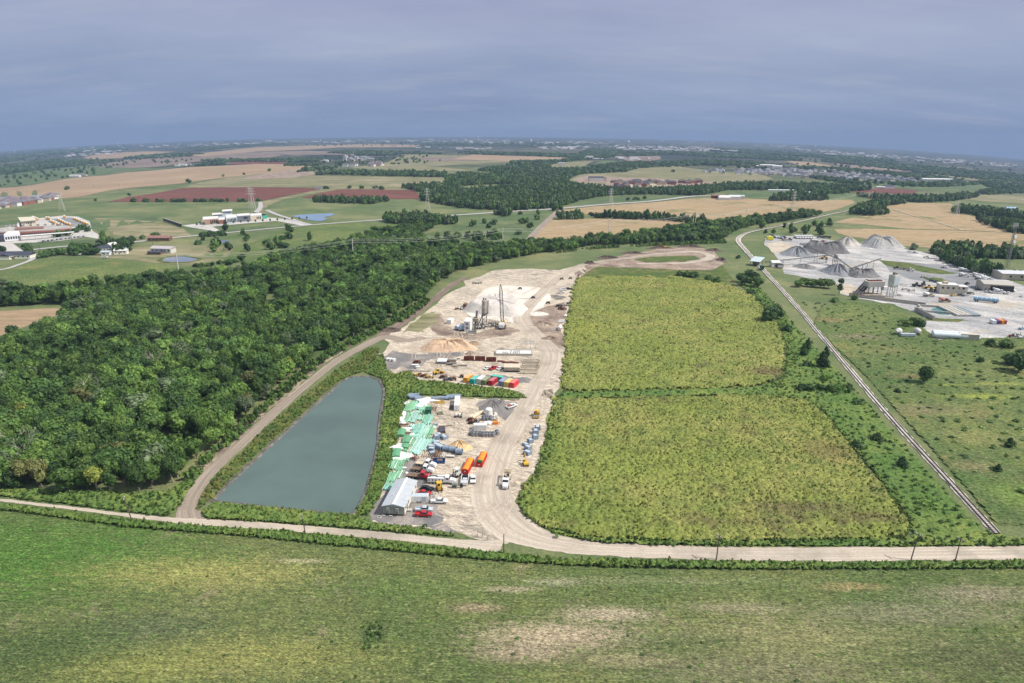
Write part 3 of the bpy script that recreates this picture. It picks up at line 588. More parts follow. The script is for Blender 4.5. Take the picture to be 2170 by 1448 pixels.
def rim(poly, w0, name, mat, h=.35, layer=9, jit=.5):
 P = np.array(densify(poly, 7)); x, y, z = G(P[:, 0], P[:, 1]); cx, cy_ = x.mean(), y.mean(); V = []; n_ = len(x)
 dx = np.roll(x, -1) - np.roll(x, 1); dy = np.roll(y, -1) - np.roll(y, 1); ll = np.hypot(dx, dy); nx_, ny_ = dy / ll, -dx / ll
 s = np.sign((nx_ * (x - cx) + ny_ * (y - cy_)).sum()); nx_ *= s; ny_ *= s
 for i in range(n_):
  for off, hh in ((-.5, -.15), (.1, h * .55 + rng.uniform(0, h)), (w0 * .5, h + rng.uniform(-.1, .25)), (w0 + rng.uniform(-jit, jit), 0.0)):
   px_, py_ = x[i] + nx_[i] * off, y[i] + ny_[i] * off; V.append((px_, py_, float(zt(px_, py_)) + hh + float(lz(math.hypot(px_, py_), layer))))
 Fs = [(i * 4 + k, ((i + 1) % n_) * 4 + k, ((i + 1) % n_) * 4 + k + 1, i * 4 + k + 1) for i in range(n_) for k in range(3)]
 me = mesh(name, V, Fs, MATS[mat]); fix_up(me); o = bpy.data.objects.new(name, me); link(o); o['kind'] = 'structure'
ground_mat('bank', [(.13, .12, .105), (.22, .20, .17), (.08, .08, .07)], big=.3, mid=.6, fine=2.5, contrast=.7, bump=1, bd=.3)
rim(POND, 1.7, 'pond_bank', 'bank')
water('farm_pond_water', [(342, 552), (352, 546), (370, 544), (390, 544), (410, 547), (420, 549), (415, 553), (400, 556), (370, 557), (350, 556)], 4, (.13, .15, .2), .1, 8, .3, .05)
rim([(342, 552), (352, 546), (370, 544), (390, 544), (410, 547), (420, 549), (415, 553), (400, 556), (370, 557), (350, 556)], 4, 'pond_bank', 'verge', .4, 5)
water('pond_water', [(618, 459), (634, 456), (670, 454), (700, 453), (712, 455), (700, 459), (686, 461), (694, 465), (682, 469), (668, 469), (650, 466), (630, 462)], 5, (.13, .21, .31), .1, 8, .3, .05)
water('pond_water', [(445, 513), (460, 509), (480, 509), (490, 512), (478, 515), (455, 515)], 4, (.10, .12, .15), .1, 8, .3, .05)
water('pond_water', [(1975, 655), (2000, 652), (2020, 658), (2012, 668), (1990, 667), (1972, 662)], 6, (.05, .16, .15), .1, 8, .3, .05)
# --- standing crop and weeds
F1 = FIELDS[[i for i, f in enumerate(FIELDS) if f[0] == 'crop_field'][0]][3]; F2 = FIELDS[[i for i, f in enumerate(FIELDS) if f[0] == 'crop_field'][1]][3]
rough('crop_field', F2, 'crop', .55, 1.15, layer=4, seed=2, ragged=3.5)
rough('crop_field', F1, 'crop', .8, 1.3, layer=4, seed=3, ragged=2.5)
W1 = [(750, 1090), (777, 1048), (790, 1000), (802, 950), (806, 900), (814, 862), (817, 825), (806, 802), (780, 794), (770, 788), (790, 765), (812, 751), (820, 787), (835, 795), (871, 788), (882, 807), (928, 811), (981, 817), (1077, 828), (1098, 836), (1123, 845), (1112, 845), (1000, 842), (900, 838), (862, 844), (852, 885), (842, 935), (827, 1000), (802, 1055), (782, 1095)]
W2 = [(420, 1085), (451, 1056), (476, 1030), (496, 1009), (556, 954), (616, 900), (676, 845), (716, 810), (745, 796), (770, 789), (800, 755), (805, 737), (780, 740), (725, 778), (680, 812), (615, 864), (560, 912), (515, 958), (460, 1006), (425, 1050), (412, 1080)]
W3 = [(425, 1086), (455, 1066), (520, 1073), (600, 1081), (700, 1091), (752, 1092), (790, 1110), (900, 1124), (990, 1142), (850, 1131), (700, 1118), (560, 1108), (435, 1101)]
W4 = [(-400, 1040), (0, 1070), (200, 1094), (280, 1104), (420, 1117), (600, 1128), (850, 1152), (1000, 1168), (1200, 1188), (1500, 1192), (1800, 1196), (2300, 1190), (2300, 1207), (1900, 1209), (1500, 1209), (1250, 1203), (1050, 1191), (800, 1167), (500, 1137), (270, 1119), (0, 1082), (-400, 1052)]
W5 = [(-300, 1026), (0, 1036), (120, 1042), (350, 1045), (390, 1020), (420, 1000), (440, 990), (405, 1035), (385, 1070), (372, 1086), (350, 1097), (260, 1086), (150, 1072), (0, 1054), (-300, 1034)]
W7 = [(1560, 600), (1600, 600), (1690, 695), (1850, 870), (2080, 1125), (2170, 1145), (2400, 1150), (1930, 1155), (1925, 1100), (1880, 1040), (1790, 930), (1740, 870), (1700, 848), (1600, 838), (1400, 842), (1175, 848), (1190, 833), (1400, 828), (1600, 822), (1660, 800), (1668, 740), (1650, 690), (1600, 630)]
W8 = [(1110, 1095), (1098, 1050), (1130, 1010), (1150, 960), (1162, 900), (1176, 850), (1190, 835), (1200, 850), (1180, 930), (1165, 980), (1140, 1030), (1115, 1060), (1125, 1100), (1170, 1130), (1260, 1152), (1400, 1158), (1600, 1160), (1930, 1160), (2300, 1158), (2300, 1150), (1925, 1140), (1700, 1146), (1400, 1146), (1250, 1140), (1150, 1118)]
rough('weeds', W1, 'weeds', .5, .9, layer=3, kind='stuff', seed=4); rough('weeds', W2, 'verge', .55, .8, layer=3, kind='stuff', seed=5)
rough('weeds', W3, 'weeds', .5, 1.1, layer=3, kind='stuff', seed=6); rough('weeds', W4, 'weeds', .45, 1.2, layer=3, kind='stuff', seed=7)
rough('weeds', W5, 'weeds', .55, .9, layer=3, kind='stuff', seed=8); rough('weeds', W7, 'weeds', .9, .9, layer=3, kind='stuff', seed=9)
rough('weeds', W8, 'weeds', .6, .9, layer=5, kind='stuff', seed=10)
rough('meadow_field', FIELDS[[i for i, f in enumerate(FIELDS) if f[0] == 'meadow_field'][1]][3], 'meadow', 1.0, .55, layer=3, seed=11)
rough('front_field', [(-60, 1085), (270, 1122), (500, 1140), (800, 1170), (1050, 1194), (1250, 1206), (1700, 1212), (2230, 1212), (2230, 1480), (-60, 1480)], 'front_grass', .34, .26, low=.15, layer=3, seed=12)
# --- railway
RAIL = centre([(2112, 1132, 3.0), (2060, 1075, 3.0), (2000, 1009, 3.1), (1950, 955, 3.1), (1900, 900, 3.2), (1850, 843, 3.2), (1800, 784, 3.4), (1750, 724, 3.4), (1700, 664, 3.6), (1650, 608, 4), (1615, 570, 4.5), (1592, 545, 5), (1574, 525, 5.5), (1564, 511, 6), (1572, 500, 5.5), (1596, 491, 5), (1650, 480, 5), (1700, 469, 5), (1760, 455, 5), (1800, 447, 5), (1830, 441, 5)], 12)
strip('railway_bed', RAIL, 'ballast', 8, rag=.35, zoff=.12, crown=.25, nx=4)
m_rail = plain('rail_steel', (.045, .032, .028), .7, 0.)
def rails():
 dd = np.gradient(RAIL[:, :2], axis=0); dd /= np.linalg.norm(dd, axis=1)[:, None]; nn = np.stack([dd[:, 1], -dd[:, 0]], 1)
 o = None
 trk = thing('railway_track', (0, 0, 0), 0, 'pair of dark steel rails running across the weeds to the gravel plant', 'railway track')
 for s in (-1, 1):
  mb = MB(); P = RAIL[:, :2] + nn * s * .76; V = []
  for i, p in enumerate(P):
   z = float(zt(*p)) + float(lz(math.hypot(*p), 8)) + .33
   wd = .17
   for a, h in ((-wd, 0), (wd, 0), (wd, .2), (-wd, .2)): V.append((p[0] + nn[i][0] * a, p[1] + nn[i][1] * a, z + h))
  Fs = [(i * 4 + k, i * 4 + (k + 1) % 4, i * 4 + 4 + (k + 1) % 4, i * 4 + 4 + k) for i in range(len(P) - 1) for k in range(4)]
  mb.add(V, Fs); mb.build('rail', m_rail, trk)
 c = RAIL.copy(); mb = MB(); L_ = np.concatenate([[0], np.cumsum(np.linalg.norm(np.diff(c[:, :2], axis=0), axis=1))]); s = 0
 while s < min(L_[-1], 420):
  x = np.interp(s, L_, c[:, 0]); y = np.interp(s, L_, c[:, 1]); i = min(np.searchsorted(L_, s), len(c) - 1)
  mb.box((x, y, .40), (2.3, .24, .12), rz=math.atan2(nn[i][1], nn[i][0])); s += 1.1
 sl_ = mb.build('sleepers', plain('sleeper', (.12, .10, .085), .9), trk); sl_['kind'] = 'stuff'
rails()
# ================================================================ VEGETATION
def leaf_mat():
 m, n, b = newmat('foliage'); t = NT(n)
 oi = t.node('ShaderNodeObjectInfo'); ge = t.node('ShaderNodeNewGeometry')
 v = t.rng(ge.outputs['Random Per Island'], 0, 1, .62, 1.42)
 v = t.math('MULTIPLY', v, t.rng(oi.outputs['Random'], 0, 1, .80, 1.24))
 nz = t.node('ShaderNodeTexNoise'); nz.inputs['Scale'].default_value = .035; nz.inputs['Detail'].default_value = 3; n.links.new(oi.outputs['Location'], nz.inputs['Vector'])
 v = t.math('MULTIPLY', v, t.rng(nz.outputs[0], .35, .65, .82, 1.22))
 cv = t.node('ShaderNodeCombineColor')
 for i in range(3): n.links.new(v, cv.inputs[i])
 at = t.node('ShaderNodeAttribute', attribute_type='INSTANCER', attribute_name='tint'); c = t.mix(1.0, t.mix(1.0, oi.outputs['Color'], at.outputs['Color'], 'ADD'), cv.outputs[0], 'MULTIPLY'); n.links.new(c, b.inputs['Base Color']); tl = t.node('ShaderNodeBsdfTranslucent'); n.links.new(c, tl.inputs[0]); mx = t.node('ShaderNodeMixShader'); mx.inputs[0].default_value = .26; o_ = [q for q in n.nodes if q.type == 'OUTPUT_MATERIAL'][0]; n.links.new(b.outputs[0], mx.inputs[1]); n.links.new(tl.outputs[0], mx.inputs[2]); n.links.new(mx.outputs[0], o_.inputs[0])
 b.inputs['Roughness'].default_value = .65; b.inputs['Specular IOR Level'].default_value = .25
 MATS['foliage'] = m; return m
leaf_mat(); bark = plain('bark', (.20, .165, .13), .9, noise=.3, sc=4); palebark = plain('pale_bark', (.42, .38, .32), .9, noise=.25, sc=4)
PAL = {'dark': (.044, .088, .026), 'deep': (.064, .122, .032), 'mid': (.092, .164, .038), 'light': (.132, .218, .048), 'yellow': (.220, .255, .052), 'olive': (.165, .175, .06), 'grey': (.125, .170, .085), 'crop': (.200, .236, .054), 'crop2': (.255, .262, .078), 'crop3': (.145, .198, .048)}
def crown_mesh(name, seed, rx=1., rz=.8, n=230, leaf=.24, lobes=9, bottom=.25, cone=False, core=True):
 """unit crown: leaf clumps spread over uneven lobes, x/y radius about 1, z from 0 to about 2*rz"""
 r = np.random.default_rng(seed); V = []; Fa = []
 cs = []
 for i in range(lobes):
  a = r.uniform(0, 2 * math.pi); q = r.uniform(.15, .62) if i else 0; hz = r.uniform(.35, 1.45) * rz
  if cone: q *= (1.15 - hz / (2 * rz)) ; rr = r.uniform(.25, .4) * (1.45 - hz / (1.5 * rz)) + .08
  else: rr = r.uniform(.34, .56)
  cs.append((math.cos(a) * q * rx, math.sin(a) * q * rx, hz, rr))
 cs.append((0, 0, rz * (.9 if not cone else .6), .62 if not cone else .5))
 if cone: cs.append((0, 0, rz * 1.55, .24)); cs.append((0, 0, rz * 1.85, .13))
 for k in range(n):
  c = cs[r.integers(len(cs))]; d = r.normal(size=3); d /= np.linalg.norm(d);
  if d[2] < -.5: d[2] *= -1
  p = np.array(c[:3]) + d * c[3] * r.uniform(.78, 1.12) * np.array([1, 1, .85]); p[2] = max(p[2], 0.02)
  nn = d + r.normal(size=3) * .45; nn /= np.linalg.norm(nn)
  u = np.cross(nn, r.normal(size=3)); u /= np.linalg.norm(u); v = np.cross(nn, u); s = leaf * r.uniform(.55, 1.25)
  b0 = len(V)
  V += [p - u * s * .9, p - v * s * .6 + nn * s * .12, p + u * s, p + v * s * .62 + nn * s * .1]; Fa.append((b0, b0 + 1, b0 + 2, b0 + 3))
 if core:
  for c in cs:
   bm = bmesh.new(); bmesh.ops.create_icosphere(bm, subdivisions=1, radius=1); b0 = len(V)
   for v in bm.verts:
    k = c[3] * r.uniform(.62, .95); V.append(np.array([c[0] + v.co.x * k, c[1] + v.co.y * k, max(.05, c[2] + v.co.z * k * .85)]))
   for f in bm.faces: q = [b0 + v.index for v in f.verts]; Fa.append((q[0], q[1], q[2], q[2]))
   bm.free()
 quads = [f for f in Fa if f[3] != f[2]]; tris = [f[:3] for f in Fa if f[3] == f[2]]
 me = bpy.data.meshes.new(name); me.from_pydata([tuple(map(float, v)) for v in V], [], quads + tris); me.materials.append(MATS['foliage']); me.update(); return me
def trunk_mesh(name, seed, h=1., r0=.05, limbs=4, mat=None, bare=False, top=.9):
 r = random.Random(seed); mb = MB(); p = Vector((0, 0, -.02)); rad = r0; pts = [p.copy()]
 for i in range(4):
  q = p + Vector((r.uniform(-.05, .05), r.uniform(-.05, .05), top / 4)); mb.tube(p, q, rad, rad * .78, 6, cap=False); p = q; rad *= .78; pts.append(p.copy())
 for i in range(limbs):
  a = pts[r.choice((1, 2, 3))]; ang = 2 * math.pi * i / limbs + r.uniform(-.5, .5); l = r.uniform(.25, .5)
  e1 = a + Vector((math.cos(ang) * l * .6, math.sin(ang) * l * .6, l * .7)); mb.tube(a, e1, rad * 1.1, rad * .5, 5, cap=False)
  for k in range(3 if bare else 1):
   e2 = e1 + Vector((math.cos(ang + r.uniform(-.9, .9)) * l * .5, math.sin(ang + r.uniform(-.9, .9)) * l * .5, l * r.uniform(.2, .7))); mb.tube(e1, e2, rad * .5, rad * .15, 4)
   if bare:
    for _ in range(3): mb.tube(e1.lerp(e2, r.uniform(.3, .9)), e2 + Vector((r.uniform(-.15, .15), r.uniform(-.15, .15), r.uniform(0, .15))), rad * .25, rad * .08, 3)
 return mesh(name, mb.v, mb.f, mat or bark)
CROWN = [crown_mesh('crown', s, rz=z, n=q, leaf=l, lobes=lb) for s, z, q, l, lb in ((1, .8, 640, .125, 12), (2, .95, 680, .115, 13), (3, .7, 600, .13, 10), (4, 1.05, 700, .11, 14), (5, .85, 640, .12, 9), (6, .75, 580, .135, 12))]
SLIM = [crown_mesh('crown', s, rx=.8, rz=1.3, n=320, leaf=.17, lobes=9) for s in (11, 12)]
CEDAR = [crown_mesh('crown', s, rz=.85, n=420, leaf=.13, lobes=12, cone=True) for s in (21, 22, 23)]
FAR = [crown_mesh('crown', s, rz=.62, n=46, leaf=.36, lobes=5) for s in (31, 32, 33, 34)]
BUSH = [crown_mesh('foliage', s, rz=.5, n=150, leaf=.20, lobes=7) for s in (41, 42, 43)]
WEED = [crown_mesh('foliage', s, rz=.7, n=34, leaf=.42, lobes=4, core=False) for s in (51, 52, 53)]
TRUNK = [trunk_mesh('trunk', s, mat=(palebark if s % 2 else bark)) for s in (1, 2, 3, 4)]
BARE = [trunk_mesh('trunk', s, r0=.035, limbs=7, mat=palebark, bare=True, top=.8) for s in (61, 62, 63)]
def tree(name, x, y, h, w_, cm, colr, label, cat, group=None, z=None, trunk=.25, low=.12, rot=None, lean=0):
 """crown spans (low..1)*h, radius w_"""
 z = float(zt(x, y)) if z is None else z
 t_ = thing(name, (x, y, z), random.uniform(0, 6.28) if rot is None else rot, label, cat, group)
 if trunk:
  o = bpy.data.objects.new('trunk', random.choice(TRUNK)); link(o, t_); o.scale = (h * .55, h * .55, h * .62); o.rotation_euler = (lean, 0, 0)
 zr = max((v.co.z for v in cm.vertices)) if cm.name not in _zr else _zr[cm.name]; _zr[cm.name] = zr
 o = bpy.data.objects.new('crown', cm); link(o, t_); o.scale = (w_, w_, h * (1 - low) / zr); o.location = (0, 0, h * low)
 c = PAL[colr] if isinstance(colr, str) else colr; o.color = (*c, 1); return t_
_zr = {}
for cm in CROWN + SLIM + CEDAR + FAR + BUSH + WEED: _zr[cm.name] = max(v.co.z for v in cm.vertices)
def zone_points(poly, spacing, far=False, seed=0, jit=.42, depth=1.0):
 """jittered points inside a pixel polygon, spacing in metres (grows with distance)"""
 r2 = np.random.default_rng(seed + len(poly)); P = np.array(densify(poly, 10)); x, y, z = G(P[:, 0], P[:, 1]); az = np.arctan2(x, y); rr = np.hypot(x, y)
 out = []; r = rr.min()
 while r < rr.max():
  s = max(spacing, r * .0042) if far else spacing; na = max(1, int((az.max() - az.min()) * r / s)); a = az.min() + (np.arange(na) + r2.uniform(0, 1)) * s / r + r2.uniform(-jit, jit, na) * s / r
  q = r + r2.uniform(-jit, jit, na) * s * depth; out.append(np.stack([np.sin(a) * q, np.cos(a) * q, np.full(na, s)], 1)); r += s * depth * (1 if not far else max(1, min(3.2, r / 900)))
 o = np.concatenate(out); qx, qy = PX(o[:, 0], o[:, 1]); return o[inpoly(qx, qy, poly)]
def tints(n_, cols, seed=0, var=.18):
 r2 = np.random.default_rng(seed); c = np.array([PAL[q] for q in cols])[r2.integers(0, len(cols), n_)]
 return c * r2.uniform(1 - var, 1 + var, (n_, 1))
def gn_scatter(name, pts, protos, kind='stuff', label=None, cat=None, cols=('dark', 'deep', 'mid')):
 """pts rows: x y z rot sx sz idx"""
 pts = np.asarray(pts, float); me = bpy.data.meshes.new(name); me.vertices.add(len(pts)); me.vertices.foreach_set('co', pts[:, :3].astype(np.float32).ravel())
 for an, ty, ar in (('rotz', 'FLOAT', pts[:, 3]), ('pick', 'INT', pts[:, 6])):
  a = me.attributes.new(an, ty, 'POINT'); a.data.foreach_set('value', ar.astype(np.float32 if ty == 'FLOAT' else np.int32))
 a = me.attributes.new('scl', 'FLOAT_VECTOR', 'POINT'); a.data.foreach_set('vector', np.stack([pts[:, 4], pts[:, 4], pts[:, 5]], 1).astype(np.float32).ravel())
 a = me.attributes.new('tint', 'FLOAT_VECTOR', 'POINT'); a.data.foreach_set('vector', tints(len(pts), cols, len(pts)).astype(np.float32).ravel())
 o = bpy.data.objects.new(name, me); link(o); o['kind'] = kind; o.color = (0, 0, 0, 1)
 if label: o['label'] = label
 g = bpy.data.node_groups.new(name, 'GeometryNodeTree'); g.interface.new_socket('Geometry', in_out='INPUT', socket_type='NodeSocketGeometry'); g.interface.new_socket('Geometry', in_out='OUTPUT', socket_type='NodeSocketGeometry')
 N_ = g.nodes; gi = N_.new('NodeGroupInput'); go = N_.new('NodeGroupOutput'); ins = N_.new('GeometryNodeInstanceOnPoints'); j = N_.new('GeometryNodeJoinGeometry')
 for p in protos:
  oi = N_.new('GeometryNodeObjectInfo'); oi.inputs[0].default_value = p; oi.inputs['As Instance'].default_value = True; g.links.new(oi.outputs['Geometry'], j.inputs[0])
 def attr(nm, ty):
  q = N_.new('GeometryNodeInputNamedAttribute'); q.data_type = ty; q.inputs[0].default_value = nm; return q.outputs[0]
 cx = N_.new('ShaderNodeCombineXYZ'); g.links.new(attr('rotz', 'FLOAT'), cx.inputs[2])
 g.links.new(gi.outputs[0], ins.inputs['Points']); g.links.new(j.outputs[0], ins.inputs['Instance']); ins.inputs['Pick Instance'].default_value = True
 g.links.new(attr('pick', 'INT'), ins.inputs['Instance Index']); g.links.new(cx.outputs[0], ins.inputs['Rotation']); g.links.new(attr('scl', 'FLOAT_VECTOR'), ins.inputs['Scale'])
 g.links.new(ins.outputs[0], go.inputs[0]); md = o.modifiers.new('scatter', 'NODES'); md.node_group = g; return o
_n1 = 'one two three four five six seven eight nine ten eleven twelve thirteen fourteen fifteen sixteen seventeen eighteen nineteen'.split()
def nw(k):
 return _n1[k - 1] if k < 20 else ['twenty', 'thirty'][k // 10 - 2] + ('-' + _n1[k % 10 - 1] if k % 10 else '')
LMK = [(60, 1040, 'at the bare grey trees by the track'), (180, 1045, 'behind the leaning pole'), (290, 1050, 'between leaning pole and trail mouth'), (370, 1020, 'at the trail mouth'), (350, 930, 'round the grassy gap'), (450, 950, 'on the trail bend above the gap'), (540, 880, 'across the trail from the mid pond'), (620, 810, 'across the trail from the pond tip'), (700, 750, 'on the trail above the pond'), (790, 700, 'where trail and mud track meet'), (880, 645, 'beside the mud track'), (940, 600, 'at the top of the mud track'), (60, 960, 'in the corner behind the bare trees'), (180, 960, 'well behind the leaning pole'), (270, 900, 'up the slope from the gap'), (100, 880, 'deep in the corner of the wood')]
def forest_label(c, x, y, h, wd):
 px, py = PX(x, y); k = min(LMK, key=lambda q: (q[0] - px) ** 2 + (q[1] - py) ** 2)[2]; return '%s%s wood tree %s' % ('tall ' if h > 11 else 'low ' if h < 9 else '', {'dark': 'dark green', 'deep': 'deep green', 'mid': 'mid green', 'light': 'light green', 'yellow': 'yellow-green', 'olive': 'brownish', 'grey': 'grey-green'}[c], k)
def child(t_, nm='crown'):
 return [c for c in t_.children if c.name.startswith(nm)][0]
# ---- the big wood left of the trail
FZ = [(-260, 1028), (0, 1040), (100, 1044), (250, 1052), (330, 1050), (385, 1012), (430, 978), (470, 945), (536, 875), (590, 826), (640, 784), (690, 748), (750, 716), (800, 694), (850, 662), (900, 630), (935, 598), (960, 580), (1010, 566), (1100, 546), (1180, 533), (1260, 521), (1400, 516), (1530, 510), (1555, 492), (1600, 478), (1640, 474), (1690, 465), (1740, 458), (1700, 456), (1640, 466), (1560, 474), (1500, 482), (1470, 484), (1400, 497), (1330, 508), (1240, 516), (1170, 524), (1130, 520), (1060, 530), (1000, 532), (950, 528), (905, 520), (883, 500), (930, 480), (883, 486), (800, 500), (745, 518), (690, 530), (648, 538), (579, 552), (548, 572), (516, 584), (413, 598), (374, 596), (258, 610), (181, 620), (90, 624), (0, 632), (-120, 640), (-400, 650), (-400, 980)]
HOLE = [(-400, 650), (-60, 652), (60, 650), (125, 646), (172, 650), (160, 668), (132, 692), (108, 706), (60, 722), (0, 738), (-60, 744), (-400, 790)]
CLEAR = [(335, 930), (380, 925), (430, 935), (425, 962), (390, 985), (350, 975)]
CLEAR2 = [(555, 628), (580, 622), (592, 640), (590, 668), (570, 672), (560, 650)]
pts = zone_points(FZ, 5.5, seed=3)
qx, qy = PX(pts[:, 0], pts[:, 1]); k = ~inpoly(qx, qy, HOLE) & ~inpoly(qx, qy, CLEAR) & ~inpoly(qx, qy, CLEAR2) & (qx > -330); pts = pts[k]; qx = qx[k]; qy = qy[k]
vis = (qx > -40) & (qx < 2200)
rr = np.hypot(pts[:, 0], pts[:, 1])
trail_px = [(403, 1100), (398, 1080), (412, 1045), (445, 1000), (500, 950), (545, 908), (600, 858), (665, 803), (715, 765), (770, 734), (815, 706), (850, 686), (890, 657), (930, 628), (960, 603)]
tg = centre(trail_px, 6)[:, :2]
dtr = np.min(np.hypot(pts[:, None, 0] - tg[None, :, 0], pts[:, None, 1] - tg[None, :, 1]), axis=1)
score = rr * np.where(dtr < 17, .78, 1.) + np.where(vis, 0, 1e5); order = np.argsort(score)
NIND = 270
protoF = []; frng = random.Random(11); rest = []; names_ = list(PAL)[:7]
def size_for(frng): k_ = frng.random(); return 7.5 + 5.5 * k_, 3.2 + 2.6 * frng.random() * (.5 + k_)
for cnt, i in enumerate(order):
 x, y, s = pts[i]; edge = dtr[i] < 15 or rr[i] < 262
 wts = [1.5, 4, 7, 5, 1.3, .4, 1] if edge else [3, 6, 8, 4, .5, .4, 1.2]
 colr = frng.choices(names_, wts)[0]; h, wd = size_for(frng)
 if rr[i] > 640: h *= .95
 if cnt < NIND:
  cm = frng.choice(CROWN + (SLIM if frng.random() < .12 else [])); tt = tree('forest_tree', float(x), float(y), h, wd * (.85 if edge else 1), cm, colr, forest_label(colr, float(x), float(y), h, wd), 'tree', 'trees standing at the near side of the big wood', low=.22 if edge else .12, lean=frng.uniform(-.12, .12))
  protoF.append(child(tt))
 else: rest.append((x, y, float(zt(x, y)) + h * .1, frng.uniform(0, 6.28), wd, h * .9, i))
# a spread of 16 prototypes with the right colour mix
def pick_protos():
 want = ['dark'] * 3 + ['deep'] * 4 + ['mid'] * 5 + ['light'] * 3 + ['olive'] + ['grey'] + ['yellow']; out = []
 for w_ in want:
  c = [p for p in protoF if tuple(round(v, 3) for v in p.color[:3]) == tuple(round(v, 3) for v in PAL[w_]) and p not in out]
  if c: out.append(c[len(out) % len(c)])
 return out
PR = pick_protos()
rest = np.array(rest); zr = np.array([_zr[p.data.name] for p in PR]); pk = np.random.default_rng(5).integers(0, len(PR), len(rest))
rest[:, 6] = pk; rest[:, 5] = rest[:, 5] / zr.mean(); gn_scatter('forest', rest, PR, cols=['dark'] * 4 + ['deep'] * 7 + ['mid'] * 7 + ['light'] * 3 + ['grey'], label='dense dark green wood spreading beyond the pond and trail')
# ---- hedge strips and far woods
FARW = [
 [(808, 472), (830, 463), (900, 462), (1000, 467), (1045, 456), (1090, 450), (1060, 470), (1000, 475), (940, 477), (860, 477)],
 [(588, 430), (640, 429), (760, 433), (900, 437), (960, 441), (960, 434), (880, 428), (750, 426), (640, 425), (590, 427)],
 [(668, 373), (700, 371), (800, 374), (945, 377), (948, 368), (800, 366), (690, 366)],
 [(890, 430), (900, 412), (880, 405), (850, 400), (900, 396), (945, 394), (945, 378), (1000, 364), (1080, 352), (1095, 347), (1180, 346), (1160, 354), (1170, 360), (1240, 358), (1215, 374), (1195, 390), (1230, 397), (1290, 404), (1360, 406), (1450, 403), (1500, 397), (1560, 393), (1650, 392), (1700, 394), (1830, 397), (1760, 404), (1700, 410), (1660, 404), (1540, 404), (1500, 413), (1470, 416), (1380, 413), (1290, 415), (1235, 424), (1180, 441), (1090, 448), (1010, 444), (960, 440)],
 [(1215, 374), (1245, 356), (1290, 350), (1320, 346), (1400, 346), (1480, 341), (1560, 343), (1620, 347), (1615, 353), (1500, 351), (1440, 354), (1390, 355), (1350, 358), (1325, 365), (1240, 369)],
 [(900, 327), (1080, 326), (1220, 329), (1250, 318), (1440, 327), (1400, 330), (1310, 332), (1260, 338), (1190, 345), (1080, 350), (1085, 344), (1185, 343), (1219, 336), (1080, 330), (850, 326)],
 [(690, 325), (750, 320), (850, 323), (960, 327), (1000, 323), (1080, 328), (850, 328), (800, 331), (750, 328)],
 [(-240, 372), (-100, 359), (0, 354), (80, 343), (137, 337), (187, 343), (250, 341), (212, 347), (125, 355), (50, 366), (-240, 384)],
 [(259, 337), (300, 332), (440, 331), (488, 329), (400, 333), (300, 338)], [(283, 333), (373, 327), (443, 327), (380, 330)],
 [(423, 341), (540, 339), (670, 341), (600, 344), (450, 344)], [(413, 353), (483, 351), (483, 347), (425, 350)],
 [(624, 366), (650, 360), (730, 351), (730, 355), (650, 365)], [(598, 353), (678, 353), (678, 351), (600, 351)], [(610, 346), (680, 343), (670, 339), (615, 341)],
 [(1630, 427), (1650, 417), (1700, 415), (1755, 421), (1755, 426), (1640, 427)], [(1670, 407), (1760, 406), (1850, 399), (1845, 403), (1780, 412), (1700, 412)],
 [(1810, 416), (1900, 421), (1975, 422), (2030, 417), (2090, 407), (2170, 402), (2240, 402), (2240, 410), (2170, 410), (2100, 413), (2030, 426), (1960, 431), (1880, 427)],
 [(1797, 456), (1810, 447), (1870, 447), (1883, 455), (1850, 459)], [(1850, 433), (1910, 426), (1920, 432), (1870, 440), (1810, 444)],
 [(2012, 449), (2040, 442), (2100, 448), (2140, 457), (2240, 460), (2240, 500), (2190, 498), (2140, 494), (2100, 482), (2060, 464)],
 [(1975, 538), (2020, 530), (2100, 536), (2240, 545), (2240, 551), (2120, 549), (2040, 551)], [(1985, 548), (2040, 558), (2070, 572), (2125, 580), (2115, 588), (2070, 581), (2020, 565)],
 [(1670, 358), (1720, 354), (1800, 360), (1900, 368), (2000, 378), (2040, 384), (2030, 390), (1970, 386), (1900, 376), (1800, 368), (1700, 362)], [(1560, 354), (1640, 354), (1650, 360), (1560, 362)],
 [(1750, 337), (1900, 347), (2050, 362), (2240, 379), (2240, 392), (2100, 384), (1980, 370), (1880, 358), (1740, 344)], [(1700, 374), (1800, 384), (1900, 392), (1960, 390), (2050, 390), (2100, 384), (2110, 390), (2000, 398), (1900, 396), (1780, 390)],
 [(1860, 392), (1940, 390), (1950, 394), (1870, 396)], [(2080, 390), (2120, 388), (2240, 395), (2240, 404), (2150, 402), (2090, 398)],
 [(1280, 461), (1340, 462), (1420, 466), (1500, 473), (1500, 476), (1400, 468), (1285, 464)], [(1180, 463), (1215, 461), (1240, 462), (1240, 465), (1180, 467)],
 [(1400, 322), (1500, 326), (1620, 332), (1700, 338), (1700, 342), (1600, 338), (1480, 333), (1400, 328)], [(0, 345), (60, 338), (60, 334), (0, 340)], [(1450, 350), (1520, 346), (1560, 350), (1540, 354)],
 [(900, 305), (1100, 304), (1250, 306), (1250, 311), (1100, 310), (900, 309)], [(400, 316), (520, 308), (600, 303), (600, 307), (520, 312), (420, 320)], [(0, 330), (140, 320), (260, 310), (280, 313), (150, 326), (0, 338)], [(1500, 314), (1700, 326), (1900, 340), (1900, 346), (1700, 333), (1500, 321)],
]
FP = []
